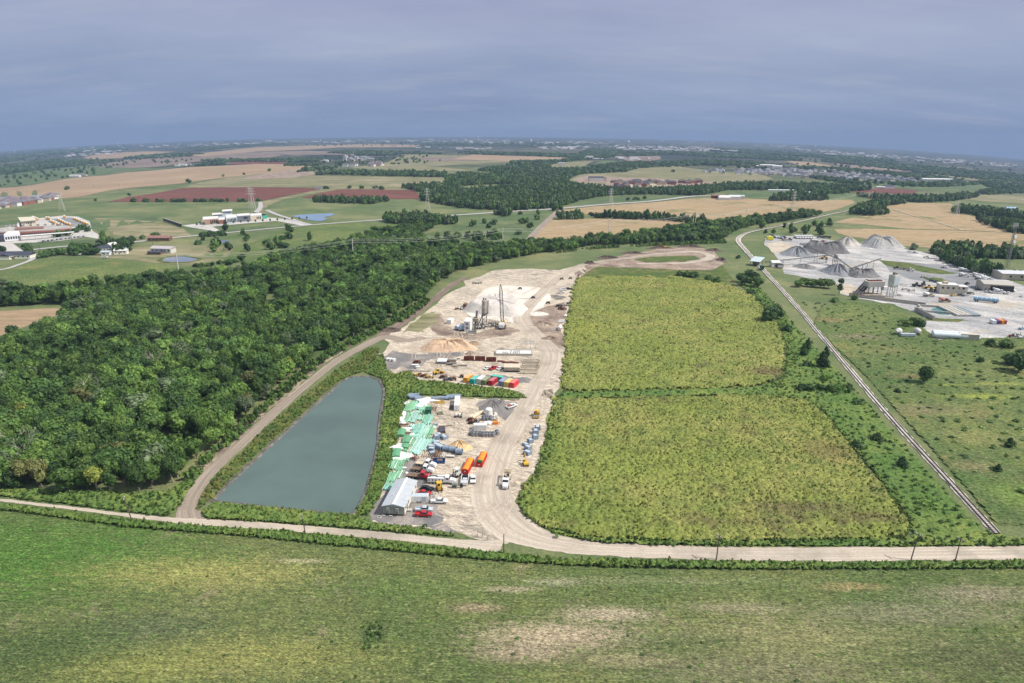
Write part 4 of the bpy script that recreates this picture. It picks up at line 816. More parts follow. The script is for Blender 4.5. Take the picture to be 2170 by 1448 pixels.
# isolated far trees are things and serve as the pattern for the woods
ISO = [(143, 403, 11, 7), (399, 388, 12, 8), (274, 416, 7, 4), (203, 427, 6, 4), (570, 364, 12, 8), (474, 375, 9, 6), (517, 371, 8, 5), (55, 536, 11, 7), (2, 541, 10, 6), (328, 508, 9, 8), (302, 508, 6, 4), (570, 523, 7, 5), (598, 526, 7, 6), (606, 526, 6, 5), (512, 553, 7, 5), (485, 562, 6, 4.5), (221, 511, 14, 5), (1936, 530, 8, 5.5), (1265, 462, 9, 8), (1275, 462, 9, 7), (1254, 460, 8, 6), (1690, 413, 8, 7), (1915, 397, 9, 8), (1857, 392, 8, 8), (1845, 393, 8, 6), (2000, 392, 9, 7), (1346, 424, 7, 6), (1352, 424, 6, 5), (1366, 422, 7, 5), (1330, 425, 6, 5), (1176, 447, 12, 8), (1186, 446, 9, 6), (690, 401, 8, 9), (740, 401, 9, 6), (766, 401, 9, 8), (795, 401, 9, 9), (808, 402, 9, 8), (1427, 365, 10, 9), (1330, 334, 9, 9)]
fi = random.Random(77)
FARCOL = ['dark', 'deep', 'dark', 'deep', 'mid', 'grey']
def spot(i, px, py):
 return {0: 'standing alone in the tan stubble field'}.get(i)
ISOLAB = ['single round tree alone in the tan stubble field', 'round tree at the far edge of the tan field above the ploughed field', 'small dark tree on green pasture beyond the ploughed field tip', 'tiny round tree on pasture before the ploughed field tip', 'dark tree at the end of the tan field near the bare building ground', 'small dark tree on the tan field margin, lower of two', 'small dark tree on the tan field margin, upper of two', 'big round tree beside the dark-roofed white house', 'tree cut by the photo edge beside the white house', 'wide rounded tree beside the red-roofed barn', 'small tree beside the wide tree by the barn', 'rounded shrubby tree on green pasture before the wood, first of two', 'rounded shrubby tree on green pasture before the wood, second of two', 'low tree hugging the second pasture tree before the wood', 'small tree at the corner of the big wood by the farm pond', 'small dark bush tree beside the farm pond wood corner', 'tall pointed conifer among the farmhouse trees', 'round tree alone at the back corner of the gravel plant', 'dark hedge tree between the two orange fields, middle of three', 'dark hedge tree between the two orange fields, last of three', 'dark hedge tree between the two orange fields, first of three', 'small tree on green strip beside the far orange field', 'round dark tree on far bright pasture near the long white shed', 'round dark tree on far bright pasture before the suburb', 'small dark tree next to the round pasture tree before the suburb', 'dark round tree by the long white shed car park', 'small tree on the green gap beside the highway, tallest', 'small tree on the green gap beside the highway, darkest', 'small tree on the green gap beside the highway, last one', 'small tree on the green gap beside the highway, first one', 'tall tree at the bend where the highway meets the farm track', 'lower tree beside the tall tree at the highway bend', 'dark shrub clump at the top of the first ploughed field', 'round tree at the top edge of the second ploughed field, first', 'round tree at the top edge of the second ploughed field, second', 'wide tree at the top edge of the second ploughed field', 'wide tree next to the track at the second ploughed field', 'dark tree alone in the far olive field', 'dark trees in the mauve field far beyond the wood']
for i, (px, py, h, wd) in enumerate(ISO):
 x, y, z = g1(px, py); tt = tree('field_tree', x, y, h, wd, fi.choice(FAR + CROWN[:2]), FARCOL[i % 6], ISOLAB[i], 'tree', trunk=0 if i > 18 else .2, low=.03)
 FP.append(child(tt))
# hedge row along the ploughed field and the farmhouse grove: countable trees
def row(name, lst, label, cat, group, hw, cols, cms=FAR, low=.03):
 for j, (px, py) in enumerate(lst):
  x, y, z = g1(px, py); h = fi.uniform(*hw[:2]); FP.append(child(tree(name, x, y, h, fi.uniform(*hw[2:]), fi.choice(cms), fi.choice(cols), label + ', number ' + nw(j + 1), cat, group, trunk=0, low=low)))
row('hedge_tree', [(q, 428.5) for q in (281, 287, 306, 311, 316, 334, 339, 346, 367, 373, 379, 385, 391, 414, 418, 428, 434, 439, 449, 455, 461, 467, 472, 483, 505, 511, 517, 547)], 'dark hedge tree in the row along the ploughed field foot', 'tree', 'hedge trees along the foot of the ploughed field', (6, 8, 4, 6), ['dark', 'deep'])
row('grove_tree', [(152, 541), (160, 536), (166, 541), (172, 533), (178, 539), (184, 530), (190, 540), (196, 534), (203, 541), (210, 534), (216, 526), (226, 530), (232, 522), (240, 528), (248, 522), (256, 527), (262, 518), (270, 524), (278, 521), (258, 538), (250, 534), (276, 532)], 'dark tree in the grove round the old farmhouse', 'tree', 'grove trees round the farmhouse', (8, 12, 4.5, 6.5), ['dark', 'deep', 'deep'], FAR + CROWN[:3])
row('hedge_tree', [(89, 547), (95, 546), (101, 545), (107, 543), (113, 543), (120, 541), (127, 541), (134, 540)], 'low dark tree in the hedge before the farmhouse grove', 'tree', 'hedge trees before the farmhouse grove', (6, 8, 4, 5), ['dark', 'deep'])
row('yard_tree', [(158, 494), (166, 490), (172, 487), (180, 488), (187, 492), (118, 503), (125, 502), (132, 501), (140, 499), (146, 500)], 'dark tree planted beside the brick school', 'tree', 'school trees', (6, 9, 4, 5.5), ['dark', 'deep'])
row('pond_tree', [(428, 502), (436, 502), (445, 502), (454, 501), (465, 500), (474, 500)], 'dark tree in the clump behind the small dark pond', 'tree', 'clump behind the dark pond', (6, 8, 4, 5), ['dark', 'deep'])
row('hedge_bush', [(416, 566), (423, 566), (431, 565), (440, 565), (449, 564), (478, 561), (486, 560), (495, 557), (503, 556), (466, 560)], 'rounded dark bush in the hedge below the farm pond', 'bush', 'bushes below the farm pond', (3.5, 5, 3, 4), ['dark', 'deep', 'mid'])
# rest of the distant trees as one mass each
def mass(name, zones, spacing, h0, wk, label, seed, cols_=None):
 P_ = []; r2 = np.random.default_rng(seed)
 for zi, zp in enumerate(zones):
  q = zone_points(zp, spacing, far=True, seed=seed + zi)
  for x, y, s in q:
   if math.sin(x * .021 + 2 * math.sin(y * .006)) + math.sin(y * .011 + x * .007) + math.sin(x * .0043) < -1.35: continue
   P_.append((x, y, float(zt(x, y)) + .2, r2.uniform(0, 6.28), max(4.2, s * .72) * r2.uniform(.85, 1.2), (h0 * r2.uniform(.75, 1.15)) / 1.18 * (1 + max(0, math.hypot(x, y) - 3000) / 14000), 0))
 P_ = np.array(P_); idx = [p for p in FP if p.data in FAR][:14]; P_[:, 6] = r2.integers(0, len(idx), len(P_)); print(name, len(P_)); gn_scatter(name, P_, idx, label=label, cols=['dark', 'dark', 'deep', 'deep', 'mid', 'grey'])
mass('woodland', FARW, 6.6, 10.5, 1, 'dark blue-green woods and tree lines between the distant fields', 9)
# scattered trees dotted over the far country
SC_ = [([(0, 398), (130, 380), (240, 365), (240, 352), (100, 358), (0, 372)], 60), ([(170, 352), (330, 352), (420, 342), (330, 330), (170, 340)], 45), ([(600, 350), (800, 352), (950, 346), (900, 330), (700, 332)], 90), ([(1500, 342), (2000, 385), (2170, 380), (2170, 350), (1700, 320), (1500, 322)], 200), ([(0, 350), (0, 322), (500, 300), (560, 304), (300, 320)], 170), ([(560, 310), (1100, 312), (1700, 328), (1700, 320), (1100, 300), (600, 299)], 300), ([(1100, 440), (1160, 455), (1120, 500), (1000, 525), (900, 510), (1000, 480)], 30), ([(520, 470), (700, 500), (600, 530), (450, 540), (380, 515)], 20), ([(1590, 480), (1700, 478), (1780, 470), (1760, 500), (1640, 498)], 16)]
P_ = []; r2 = np.random.default_rng(4)
for zp, nn_ in SC_:
 xs = [p[0] for p in zp]; ys = [p[1] for p in zp]; c = 0
 while c < nn_:
  a, b_ = r2.uniform(min(xs), max(xs)), r2.uniform(min(ys), max(ys))
  if inpoly(np.array([a]), np.array([b_]), zp)[0]:
   x, y, z = g1(a, b_); r_ = math.hypot(x, y); P_.append((x, y, z + .1, r2.uniform(0, 6), r2.uniform(3, 5.5) * (1 + r_ / 5000), r2.uniform(4, 8) * (1 + r_ / 9000), 0)); c += 1
P_ = np.array(P_); idx = [p for p in FP if p.data in FAR][:14]; P_[:, 6] = r2.integers(0, len(idx), len(P_)); gn_scatter('scattered_scrub', P_, idx, label='dots of dark scrub over the far pastures')
# ---- single trees right of the crop field, beside the railway and the plant
SINGLE = [(1702, 754, 8, 3.6, 'c', 'dark', 'dark cedar beside the upper crop field, lower of the pair'), (1711, 742, 8, 3.0, 'c', 'dark', 'dark cedar beside the upper crop field, upper of the pair'), (1740, 780, 10, 5.2, 'c', 'dark', 'largest dark cedar next to the railway by the crop corner'), (1747, 766, 9, 3.6, 'c', 'dark', 'cedar hidden behind the largest cedar by the railway'), (1709, 778, 4, 3.4, 'b', 'dark', 'low dark bush beside the largest cedar'),
 (1858, 934, 3.6, 4.2, 'c', 'dark', 'wide dark juniper between crop field and railway, upper one'), (1814, 948, 3.2, 4.0, 'b', 'deep', 'dark green bush at the corner of the lower crop field'), (1911, 991, 5, 3.6, 'c', 'dark', 'pointed dark juniper between crop field and railway'), (1958, 813, 10, 4.6, 't', 'deep', 'leafy tree alone in the meadow beyond the railway'), (2139, 948, 4.5, 3.2, 'c', 'dark', 'dark juniper in the meadow, upper of two'), (2114, 1000, 3.5, 2.4, 'c', 'dark', 'small dark juniper in the meadow, lower of two'),
 (2158, 790, 11, 7, 't', 'dark', 'big dark tree clump at the meadow edge below the plant'), (2172, 775, 10, 7, 't', 'deep', 'tree behind the dark clump at the meadow edge'), (2140, 775, 7, 5, 't', 'deep', 'lower tree beside the dark clump at the meadow edge'), (1965, 1072, 3, 5.0, 'b', 'light', 'light green bush by the railway near the road'), (1900, 832, 2.5, 2.0, 'b', 'dark', 'tiny dark bush beside the railway bend in the meadow'), (2077, 769, 4, 2.5, 'b', 'deep', 'small bush in the upper meadow near the tanks'),
 (1814, 858, 3.5, 3, 'b', 'deep', 'dark bush close to the railway below the hedge'), (1748, 808, 5, 3.4, 'b', 'light', 'light green bush on the hedge by the railway'), (1700, 828, 4, 3.6, 'b', 'dark', 'hedge bush between the crop fields, outermost from the railway'), (1716, 829, 4.2, 3.8, 'b', 'deep', 'hedge bush between the crop fields, second'), (1736, 828, 4, 3.4, 'b', 'deep', 'hedge bush between the crop fields, third'), (1762, 830, 4.6, 4, 'b', 'mid', 'hedge bush between the crop fields, fourth'), (1778, 831, 5, 4, 'b', 'mid', 'hedge bush between the crop fields, fifth'), (1797, 831, 5, 3.6, 'b', 'deep', 'hedge bush between the crop fields, nearest the railway'),
 (1632, 680, 11, 6.4, 't', 'dark', 'big dark tree at the corner of the upper crop field'), (1645, 676, 11, 5.6, 't', 'dark', 'taller dark tree touching the big corner tree'), (1622, 683, 7, 4.4, 'b', 'dark', 'low dark tree at the foot of the big corner tree'), (1667, 704, 5.5, 4, 'b', 'dark', 'round dark bush below the big corner tree'), (1591, 624, 5, 4.6, 'b', 'deep', 'dark bush at the top corner of the crop field'), (1607, 640, 4, 4, 'b', 'mid', 'light bush at the top corner of the crop field'),
 (1578, 606, 10, 6, 't', 'deep', 'tree in the clump beside the railway shed, first'), (1592, 602, 12, 6, 't', 'dark', 'tallest tree in the clump beside the railway shed'), (1604, 610, 10, 5.6, 't', 'deep', 'tree in the clump beside the railway shed, nearest the rails'), (1568, 598, 8, 5, 't', 'deep', 'low tree behind the clump beside the railway shed'), (1585, 592, 9, 5, 't', 'mid', 'pale tree behind the clump beside the railway shed'),
 (1692, 608, 6, 5, 't', 'mid', 'green tree beside the plant gravel pile, first'), (1706, 606, 7, 5, 't', 'light', 'light green tree beside the plant gravel pile'), (1722, 608, 7, 5.5, 't', 'mid', 'green tree beside the plant gravel pile, third'), (1738, 610, 8, 6, 't', 'light', 'broad light tree beside the plant gravel pile'), (1755, 611, 8, 5.5, 't', 'mid', 'green tree nearest the tall slim tree'), (1778, 626, 15, 3.4, 's', 'deep', 'tall slim tree in front of the gravel pile'), (1811, 636, 5, 3, 'b', 'mid', 'small round bush by the conveyor shed'),
 (1661, 487, 10, 3.5, 's', 'dark', 'slim dark tree beside the curving railway'), (1676, 497, 9, 4, 't', 'dark', 'dark tree beside the plant parking row'), (1623, 495, 6, 4, 'c', 'dark', 'small dark cedar inside the railway bend'), (1565, 548, 4, 3, 'b', 'dark', 'small dark bush beside the railway curve'), (1532, 552, 3, 2.4, 'b', 'deep', 'tiny bush on the green strip near the earthworks'),
 (1440, 585, 5, 5, 'b', 'deep', 'bush at the top edge of the crop, first'), (1456, 587, 6, 5, 'b', 'mid', 'bush at the top edge of the crop, second'), (1472, 588, 6, 5.4, 'b', 'deep', 'bush at the top edge of the crop, third'), (1500, 596, 6, 4.6, 'b', 'deep', 'bush at the top edge of the crop, fourth'), (1520, 600, 6, 5, 'b', 'mid', 'bush at the top edge of the crop, fifth'),
 (382, 968, 6, 3.4, 't', 'dark', 'dark little tree standing in the grassy gap of the wood'), (1935, 690, 6, 5, 'b', 'mid', 'green bush below the settling pool'), (1950, 693, 6, 4.6, 'b', 'deep', 'dark bush below the settling pool'), (1920, 692, 5, 4.6, 'b', 'light', 'light bush below the settling pool'), (2100, 735, 5, 4, 'b', 'deep', 'bush behind the meadow below the tanks'), (2130, 738, 6, 5, 'b', 'mid', 'broad bush at the meadow edge below the plant'), (1770, 640, 4, 4, 'b', 'light', 'yellow-green bush beside the railway below the plant')]
BPR = []
for px, py, h, wd, kd, colr, lab in SINGLE:
 x, y, z = g1(px, py); cm = fi.choice({'c': CEDAR, 'b': BUSH, 't': CROWN, 's': SLIM}[kd])
 nm = {'c': 'cedar_tree', 'b': 'bush', 't': 'broadleaf_tree', 's': 'slim_tree'}[kd]
 tt = tree(nm, x, y, h, wd, cm, colr, lab, 'bush' if kd == 'b' else 'tree', trunk=0 if kd == 'b' else .2, low=0.0 if kd in 'bc' else .1)
 if kd == 'b': BPR.append(child(tt))
# dead bare trees
for j, (px, py, h, lab) in enumerate([(330, 800, 12, 'bare pale dead tree in a dark gap of the wood'), (35, 985, 10, 'bare grey dead tree near the wood corner, first'), (60, 995, 9, 'bare grey dead tree near the wood corner, second'), (430, 655, 10, 'pale dead tree among the far part of the wood'), (185, 850, 9, 'grey leafless tree half buried in the wood'), (1642, 810, 4, 'bare brown shrub at the corner of the crop'), (1012, 1138, 3.5, 'leafless white shrub at the road junction, first'), (1024, 1142, 3, 'leafless white shrub at the road junction, second'), (1034, 1146, 3, 'leafless pale shrub at the road junction, last')]):
 x, y, z = g1(px, py); t_ = thing('dead_tree', (x, y, z + (3 if h > 8 else 0)), j * 1.3, lab, 'dead tree'); o = bpy.data.objects.new('trunk', BARE[j % 3]); link(o, t_); o.scale = (h * 1.1, h * 1.1, h)
# ---- weeds and shrubs too many to count
WPR = []
for j, (px, py, c, lab) in enumerate([(1010, 838, 'light', 'pale tall weed clump on the ditch between the yards'), (700, 822, 'yellow', 'yellow tall weed clump on the pond bank by the trail'), (900, 1120, 'mid', 'green tall weed clump before the long grey office'), (600, 1130, 'deep', 'dark tall weed clump below the farm track'), (1300, 1192, 'deep', 'dark tall weed clump below the dirt road bend'), (1180, 1140, 'light', 'pale weed clump inside the dirt road bend')]):
 x, y, z = g1(px, py); tt = tree('weed_clump', x, y, 1.8, 1.0, WEED[j % 3], c, lab, 'weeds', trunk=0, low=0); WPR.append(child(tt, 'crown')); child(tt, 'crown').name = 'foliage'
def weeds(name, zones, spacing, hr, wr, cols_, label, seed, protos=None):
 r2 = np.random.default_rng(seed); P_ = []
 for zi, zp in enumerate(zones):
  q = zone_points(zp, spacing, seed=seed + zi)
  for x, y, s in q: P_.append((x, y, float(zt(x, y)) + .05, r2.uniform(0, 6.28), r2.uniform(*wr), r2.uniform(*hr), 0))
 P_ = np.array(P_); pr = protos or [WPR[c] for c in (0, 1, 2)]; P_[:, 6] = r2.integers(0, len(pr), len(P_)); print(name, len(P_)); gn_scatter(name, P_, pr, label=label, cols=cols_)
weeds('tall_weeds', [W1, W3], 1.3, (.5, 1.2), (.4, .85), ('light', 'mid', 'light', 'crop'), 'tall light green weeds round the pond and between the yards', 21)
weeds('bank_weeds', [W2], 1.7, (.5, 1.3), (.5, .9), ('yellow', 'light', 'mid', 'olive'), 'yellowish weeds between trail and pond', 22)
weeds('roadside_weeds', [W4], 1.1, (.6, 1.25), (.4, .75), ('mid', 'light', 'light', 'crop3', 'light'), 'strip of tall dark weeds along the dirt road', 23)
weeds('verge_weeds', [W5, W8], 1.7, (.6, 1.3), (.5, .9), ('mid', 'light', 'mid', 'deep'), 'weeds along the edge of wood and crop', 24)
weeds('crop_edge_weeds', [[(1600, 830), (1700, 844), (1745, 862), (1805, 925), (1850, 985), (1900, 1035), (1945, 1100), (1950, 1146), (1890, 1146), (1890, 1095), (1850, 1045), (1800, 995), (1755, 935), (1700, 885), (1600, 852)], [(1590, 600), (1640, 640), (1680, 700), (1690, 770), (1670, 820), (1600, 836), (1640, 800), (1650, 740), (1630, 690), (1570, 640)]], 1.9, (.5, 1.1), (.4, .9), ('crop', 'crop3', 'mid', 'light'), 'mixed weeds where crop and scrub meet', 35)
weeds('railway_weeds', [W7], 3.2, (.5, 1.2), (.7, 1.3), ('deep', 'mid', 'mid', 'light'), 'weeds between crop field and railway', 25)
weeds('undergrowth', [[(385, 1012), (430, 978), (470, 945), (536, 878), (590, 830), (640, 788), (690, 752), (750, 720), (800, 698), (850, 668), (900, 636), (915, 640), (860, 680), (800, 706), (700, 760), (600, 842), (545, 892), (480, 952), (395, 1030)], CLEAR, [(1180, 535), (1400, 519), (1530, 512), (1545, 516), (1400, 522), (1270, 526), (1180, 538)]], 2.6, (1.5, 3.2), (1.2, 2.2), ('deep', 'mid', 'light'), 'dark undergrowth along the wood edge', 26)
weeds('meadow_scrub', [[(1700, 640), (1790, 640), (1880, 650), (1940, 700), (2010, 735), (2170, 735), (2170, 1100), (2000, 960), (1850, 790)]], 7.5, (.4, 1.1), (.9, 2.0), ('mid', 'light', 'deep'), 'low scrub over the meadow beyond the railway', 27)
# tufts standing out of the crop, and sparse clumps on the near field
weeds('crop_tufts', [F2], 1.45, (.5, 1.0), (.3, .6), ('crop', 'crop', 'crop2', 'crop3'), 'yellow-green tufts standing over the near crop field', 29)
weeds('crop_tufts', [F1], 1.9, (.6, 1.1), (.4, .75), ('crop', 'crop', 'crop2', 'crop3'), 'yellow-green tufts standing over the far crop field', 30)
weeds('grass_tufts', [[(-40, 1086), (270, 1122), (500, 1140), (800, 1170), (1050, 1194), (1250, 1208), (1700, 1214), (2210, 1214), (2210, 1470), (-40, 1470)]], 5.2, (.10, .30), (.25, .8), ('mid', 'deep', 'light'), 'clumps of rough grass over the near field', 28)
weeds('grass_tufts', [[(770, 1325), (800, 1310), (815, 1340), (800, 1375), (770, 1385)]], 1.3, (.3, .7), (.4, .8), ('mid', 'deep'), 'patch of taller dark weeds on the near field', 33)
# ================================================================ THINGS: builders
def C(name, col, **k): return plain(name, col, **k)
WHITE = C('white_paint', (.74, .74, .73), rough=.4, noise=.06, spec=.4); OFFW = C('off_white_metal', (.58, .57, .53), rough=.5, noise=.1)
BLACK = C('black_paint', (.018, .019, .022), rough=.3, spec=.5); GLASS = C('dark_glass', (.02, .028, .035), rough=.08, spec=.6, noise=.05); TYRE = C('tyre', (.022, .022, .022), rough=.9)
REDP = C('red_paint', (.42, .02, .025), rough=.3, spec=.5, noise=.06); SILV = C('silver_paint', (.42, .48, .52), rough=.3, spec=.5, noise=.06); YEL = C('machine_yellow', (.66, .40, .04), rough=.45, noise=.18)
STEEL = C('grey_steel', (.22, .22, .22), rough=.5, metal=.3, noise=.2); DSTEEL = C('dark_steel', (.06, .055, .055), rough=.6, noise=.25); RUST = C('rust', (.19, .058, .035), rough=.85, noise=.4, sc=.8)
BROWN = C('brown_wood', (.20, .13, .09), rough=.85, noise=.3); TAN = C('tan_paint', (.56, .47, .34), rough=.6, noise=.15); CONC = C('pale_concrete', (.46, .43, .38), rough=.9, noise=.15, bump=.2); BLUEC = C('blue_grey_concrete', (.22, .28, .36), rough=.8, noise=.22)
BLUE = C('blue_paint', (.03, .085, .26), rough=.45, noise=.15); LBLUE = C('light_blue_paint', (.28, .45, .62), rough=.45, noise=.12); ORANGE = C('orange_tarp', (.82, .26, .03), rough=.6, noise=.12); GREENT = C('dark_green_tarp', (.02, .10, .03), rough=.7)
BRICK = C('brick', (.30, .125, .095), rough=.9, noise=.2); BEIGE = C('beige_wall', (.50, .45, .36), rough=.85, noise=.1); ROOFW = C('white_roof', (.62, .61, .59), rough=.7, noise=.06); ROOFG = C('grey_roof', (.24, .245, .26), rough=.8, noise=.15, sc=.7); ROOFD = C('slate_roof', (.055, .062, .085), rough=.8, noise=.2); ROOFB = C('brown_roof', (.135, .11, .10), rough=.85, noise=.2)
WALLG = C('grey_green_siding', (.33, .35, .30), rough=.6, noise=.08); WALLW = C('white_siding', (.74, .71, .62), rough=.6, noise=.06); BUSY = C('bus_yellow', (.72, .36, .03), rough=.4)
_pc = {}
def part(par, name, key, mat, fn, loc=None, rz=0, scale=None, smooth=False):
 """one part of a thing; equal parts share their mesh"""
 kk = (key, mat.name)
 if kk not in _pc:
  mb = MB(); fn(mb); m = mesh(name, mb.v, mb.f, mat, smooth=smooth); bm = bmesh.new(); bm.from_mesh(m); bmesh.ops.recalc_face_normals(bm, faces=bm.faces); bm.to_mesh(m); bm.free(); _pc[kk] = m
 o = bpy.data.objects.new(name, _pc[kk]); link(o, par)
 if loc: o.location = loc
 if rz: o.rotation_euler = (0, 0, rz)
 if scale: o.scale = scale
 return o
def at(px, py, lift=None):
 x, y, z = g1(px, py); r = math.hypot(x, y); return (x, y, z + (float(lz(r, 9)) if lift is None else lift))
def head(a, b):
 """heading on the ground from pixel a to pixel b"""
 p = g1(*a); q = g1(*b); return math.atan2(q[1] - p[1], q[0] - p[0])
def wheels(t, key, xs, w, r, par=None):
 for x in xs:
  for s in (-1, 1):
   wl = part(t, 'wheel', ('wheel', r), TYRE, lambda m: m.tube((0, -.15, 0), (0, .15, 0), r, n=12), (x, s * (w / 2 - .12), r))
   if r > .3 and par is None: part(wl, 'rim', ('rim', r), OFFW, lambda m: m.tube((0, -.17, 0), (0, .17, 0), r * .5, n=8))
def pickup(loc, rz, mat, label, group=None, rack=False, simple=False, bed=True, suv=False, name='pickup_truck', cat='pickup truck'):
 t = thing(name, loc, rz, label, cat, group); L = 5.8; W = 1.95
 def body(m):
  m.prism([(-2.9, .5), (2.75, .5), (2.9, .65), (2.88, 1.0), (1.5, 1.18), (1.2, 1.2), (-2.9 if suv else -.75, 1.2), (-2.9, 1.15)] if (suv or not bed) else [(-2.9, .5), (2.75, .5), (2.9, .65), (2.88, 1.0), (1.5, 1.18), (1.2, 1.2), (-.75, 1.2), (-.75, .82), (-2.8, .82), (-2.9, .85)], -W / 2, W / 2)
  if bed and not suv:
   for s in (-1, 1): m.bx(-2.9, -.75, s * .97 - .07 if s > 0 else -.98, s * .97 + .01 if s > 0 else -.90, .84, 1.22)
   m.bx(-2.92, -2.84, -.97, .97, .82, 1.2)
 part(t, 'body', ('pkb', suv, bed), mat, body)
 x0 = -2.7 if suv else -.8
 part(t, 'window', ('pkg', suv), GLASS, lambda m: m.prism([(x0, 1.21), (1.45, 1.19), (.75, 1.70), (x0 + (.25 if suv else .15), 1.72)], -.86, .86))
 part(t, 'roof', ('pkr', suv), mat, lambda m: m.prism([(x0 + .15, 1.725), (.82, 1.705), (.6, 1.82), (x0 + .3, 1.83)], -.82, .82))
 if not simple: wheels(t, 'p', (-1.85, 1.85), W, .40)
 else: part(t, 'wheels', 'pkw', TYRE, lambda m: [m.tube((x, s * .97, .4), (x, s * .7, .4), .4, n=8) for x in (-1.85, 1.85) for s in (-1, 1)])
 if not simple:
  for s in (-1, 1): part(t, 'headlight', ('hl', s), WHITE, lambda m: m.bx(2.86, 2.93, s * .8 - .15, s * .8 + .15, .75, .95))
 if rack:
  def rk(m):
   for x in (-2.7, -.9, 1.2):
    for s in (-1, 1): m.bar((x, s * .9, 1.2), (x, s * .9, 2.2), .07)
    m.bar((x, -.9, 2.2), (x, .9, 2.2), .07)
   for s in (-1, 1): m.bar((-2.9, s * .9, 2.22), (1.5, s * .9, 2.22), .07)
  part(t, 'ladder_rack', 'rack', OFFW, rk)
 return t
def sedan(loc, rz, mat, label, group=None, simple=False, name='parked_car', cat='car'):
 t = thing(name, loc, rz, label, cat, group); W = 1.84
 part(t, 'body', 'sdb', mat, lambda m: m.prism([(-2.35, .3), (2.3, .3), (2.4, .5), (2.3, .78), (1.2, .95), (-1.7, 1.0), (-2.3, .92), (-2.4, .6)], -W / 2, W / 2))
 part(t, 'window', 'sdg', GLASS, lambda m: m.prism([(-1.75, .98), (1.15, .94), (.35, 1.38), (-1.1, 1.40)], -.80, .80))
 part(t, 'roof', 'sdr', mat, lambda m: m.prism([(-1.1, 1.405), (.38, 1.385), (.2, 1.46), (-.95, 1.47)], -.74, .74))
 if not simple: wheels(t, 's', (-1.45, 1.45), W, .33)
 else: part(t, 'wheels', 'sdw', TYRE, lambda m: [m.tube((x, s * .92, .33), (x, s * .66, .33), .33, n=8) for x in (-1.45, 1.45) for s in (-1, 1)])
 return t
def truck(loc, rz, cabmat, label, bedkind='flat', bedmat=None, group=None, L=9.0, name='flatbed_truck', cat='truck', simple=False):
 """nose forward conventional cab truck; front at +L/2"""
 t = thing(name, loc, rz, label, cat, group); f = L / 2; W = 2.4
 part(t, 'frame', ('tfr', L), DSTEEL, lambda m: m.bx(-f, f - .4, -.45, .45, .7, 1.0))
 part(t, 'hood', ('thd', L), cabmat, lambda m: m.loft([[(f - 2.1, y, z) for y, z in ((-1.05, .75), (1.05, .75), (.95, 1.95), (-.95, 1.95))], [(f - .9, y, z) for y, z in ((-1.02, .6), (1.02, .6), (.85, 1.85), (-.85, 1.85))], [(f, y, z) for y, z in ((-.95, .6), (.95, .6), (.75, 1.5), (-.75, 1.5))]]))
 cb = part(t, 'cab', ('tcb', L), cabmat, lambda m: m.prism([(f - 3.9, .9), (f - 2.12, .9), (f - 2.12, 1.95), (f - 2.5, 2.85), (f - 3.85, 2.95)], -1.12, 1.12))
 part(cb, 'window', ('tcg', L), GLASS, lambda m: [m.prism([(f - 2.13, 2.0), (f - 2.08, 2.0), (f - 2.44, 2.75), (f - 2.5, 2.75)], -.98, .98), m.bx(f - 3.5, f - 2.6, -1.14, 1.14, 2.0, 2.6)])
 bl = f - 4.0
 if bedkind == 'flat': part(t, 'flatbed', ('tfb', L), bedmat or BROWN, lambda m: [m.bx(-f, bl, -1.22, 1.22, 1.05, 1.22), m.bx(bl - .12, bl, -1.22, 1.22, 1.22, 2.3)])
 elif bedkind == 'box':
  b_ = part(t, 'box_body', ('tbx', L), bedmat or WHITE, lambda m: [m.bx(-f, bl, -1.22, -.55, .9, 2.5), m.bx(-f, bl, .55, 1.22, .9, 2.5), m.bx(-f, bl, -.54, .54, .9, 1.7), m.bx(-f + 1, -f + 3, -.5, .5, 1.7, 2.6)])
  for k in range(5): part(b_, 'hatch', ('hatch', L, k), DSTEEL, lambda m: m.bx(-f + .4 + k * (bl + f) / 5, -f + .75 + k * (bl + f) / 5, -1.235, -1.215, 1.3, 2.1))
  part(t, 'crane_arm', ('tca', L), DSTEEL, lambda m: [m.bar((-f + 3.3, 0, 1.7), (-f + 3.3, 0, 2.9), .3), m.bar((-f + 3.3, 0, 2.9), (-f + .4, 0, 2.95), .25)])
 elif bedkind == 'dump': part(t, 'dump_body', ('tdp', L), bedmat or RUST, lambda m: [m.bx(-f, bl, -1.2, 1.2, 1.05, 1.2), m.bx(-f, bl, -1.22, -1.1, 1.2, 2.3), m.bx(-f, bl, 1.1, 1.22, 1.2, 2.3), m.bx(bl - .12, bl, -1.1, 1.1, 1.2, 2.6)])
 elif bedkind == 'mixer':
  part(t, 'drum', ('tdr', L), bedmat or WHITE, lambda m: m.loft([[(x, math.cos(a) * r, z + math.sin(a) * r) for a in [2 * math.pi * i / 12 for i in range(12)]] for x, r, z in ((bl - .1, .45, 2.0), (bl - .9, 1.15, 2.15), (bl - 2.6, 1.25, 2.4), (-f + 1.2, .85, 2.8), (-f + .4, .55, 3.0))]), smooth=False)
  part(t, 'hopper', ('tho', L), bedmat or WHITE, lambda m: [m.box((-f + .3, 0, 3.35), (1., 1., .7), taper=1.4), m.bar((-f + .2, 0, 2.9), (-f - .5, 0, 1.6), .5, .12)])
  part(t, 'support', ('tsu', L), DSTEEL, lambda m: [m.bar((-f + .8, s * .7, 1.0), (-f + .6, s * .7, 3.0), .15) for s in (-1, 1)])
 elif bedkind == 'tank':
  part(t, 'tank', ('ttk', L), bedmat or LBLUE, lambda m: m.loft([[(x, math.cos(a) * r, 1.95 + math.sin(a) * r) for a in [2 * math.pi * i / 12 for i in range(12)]] for x, r in ((bl - .1, .8), (bl - .4, 1.1), (-f + .3, 1.1), (-f, .8))]))
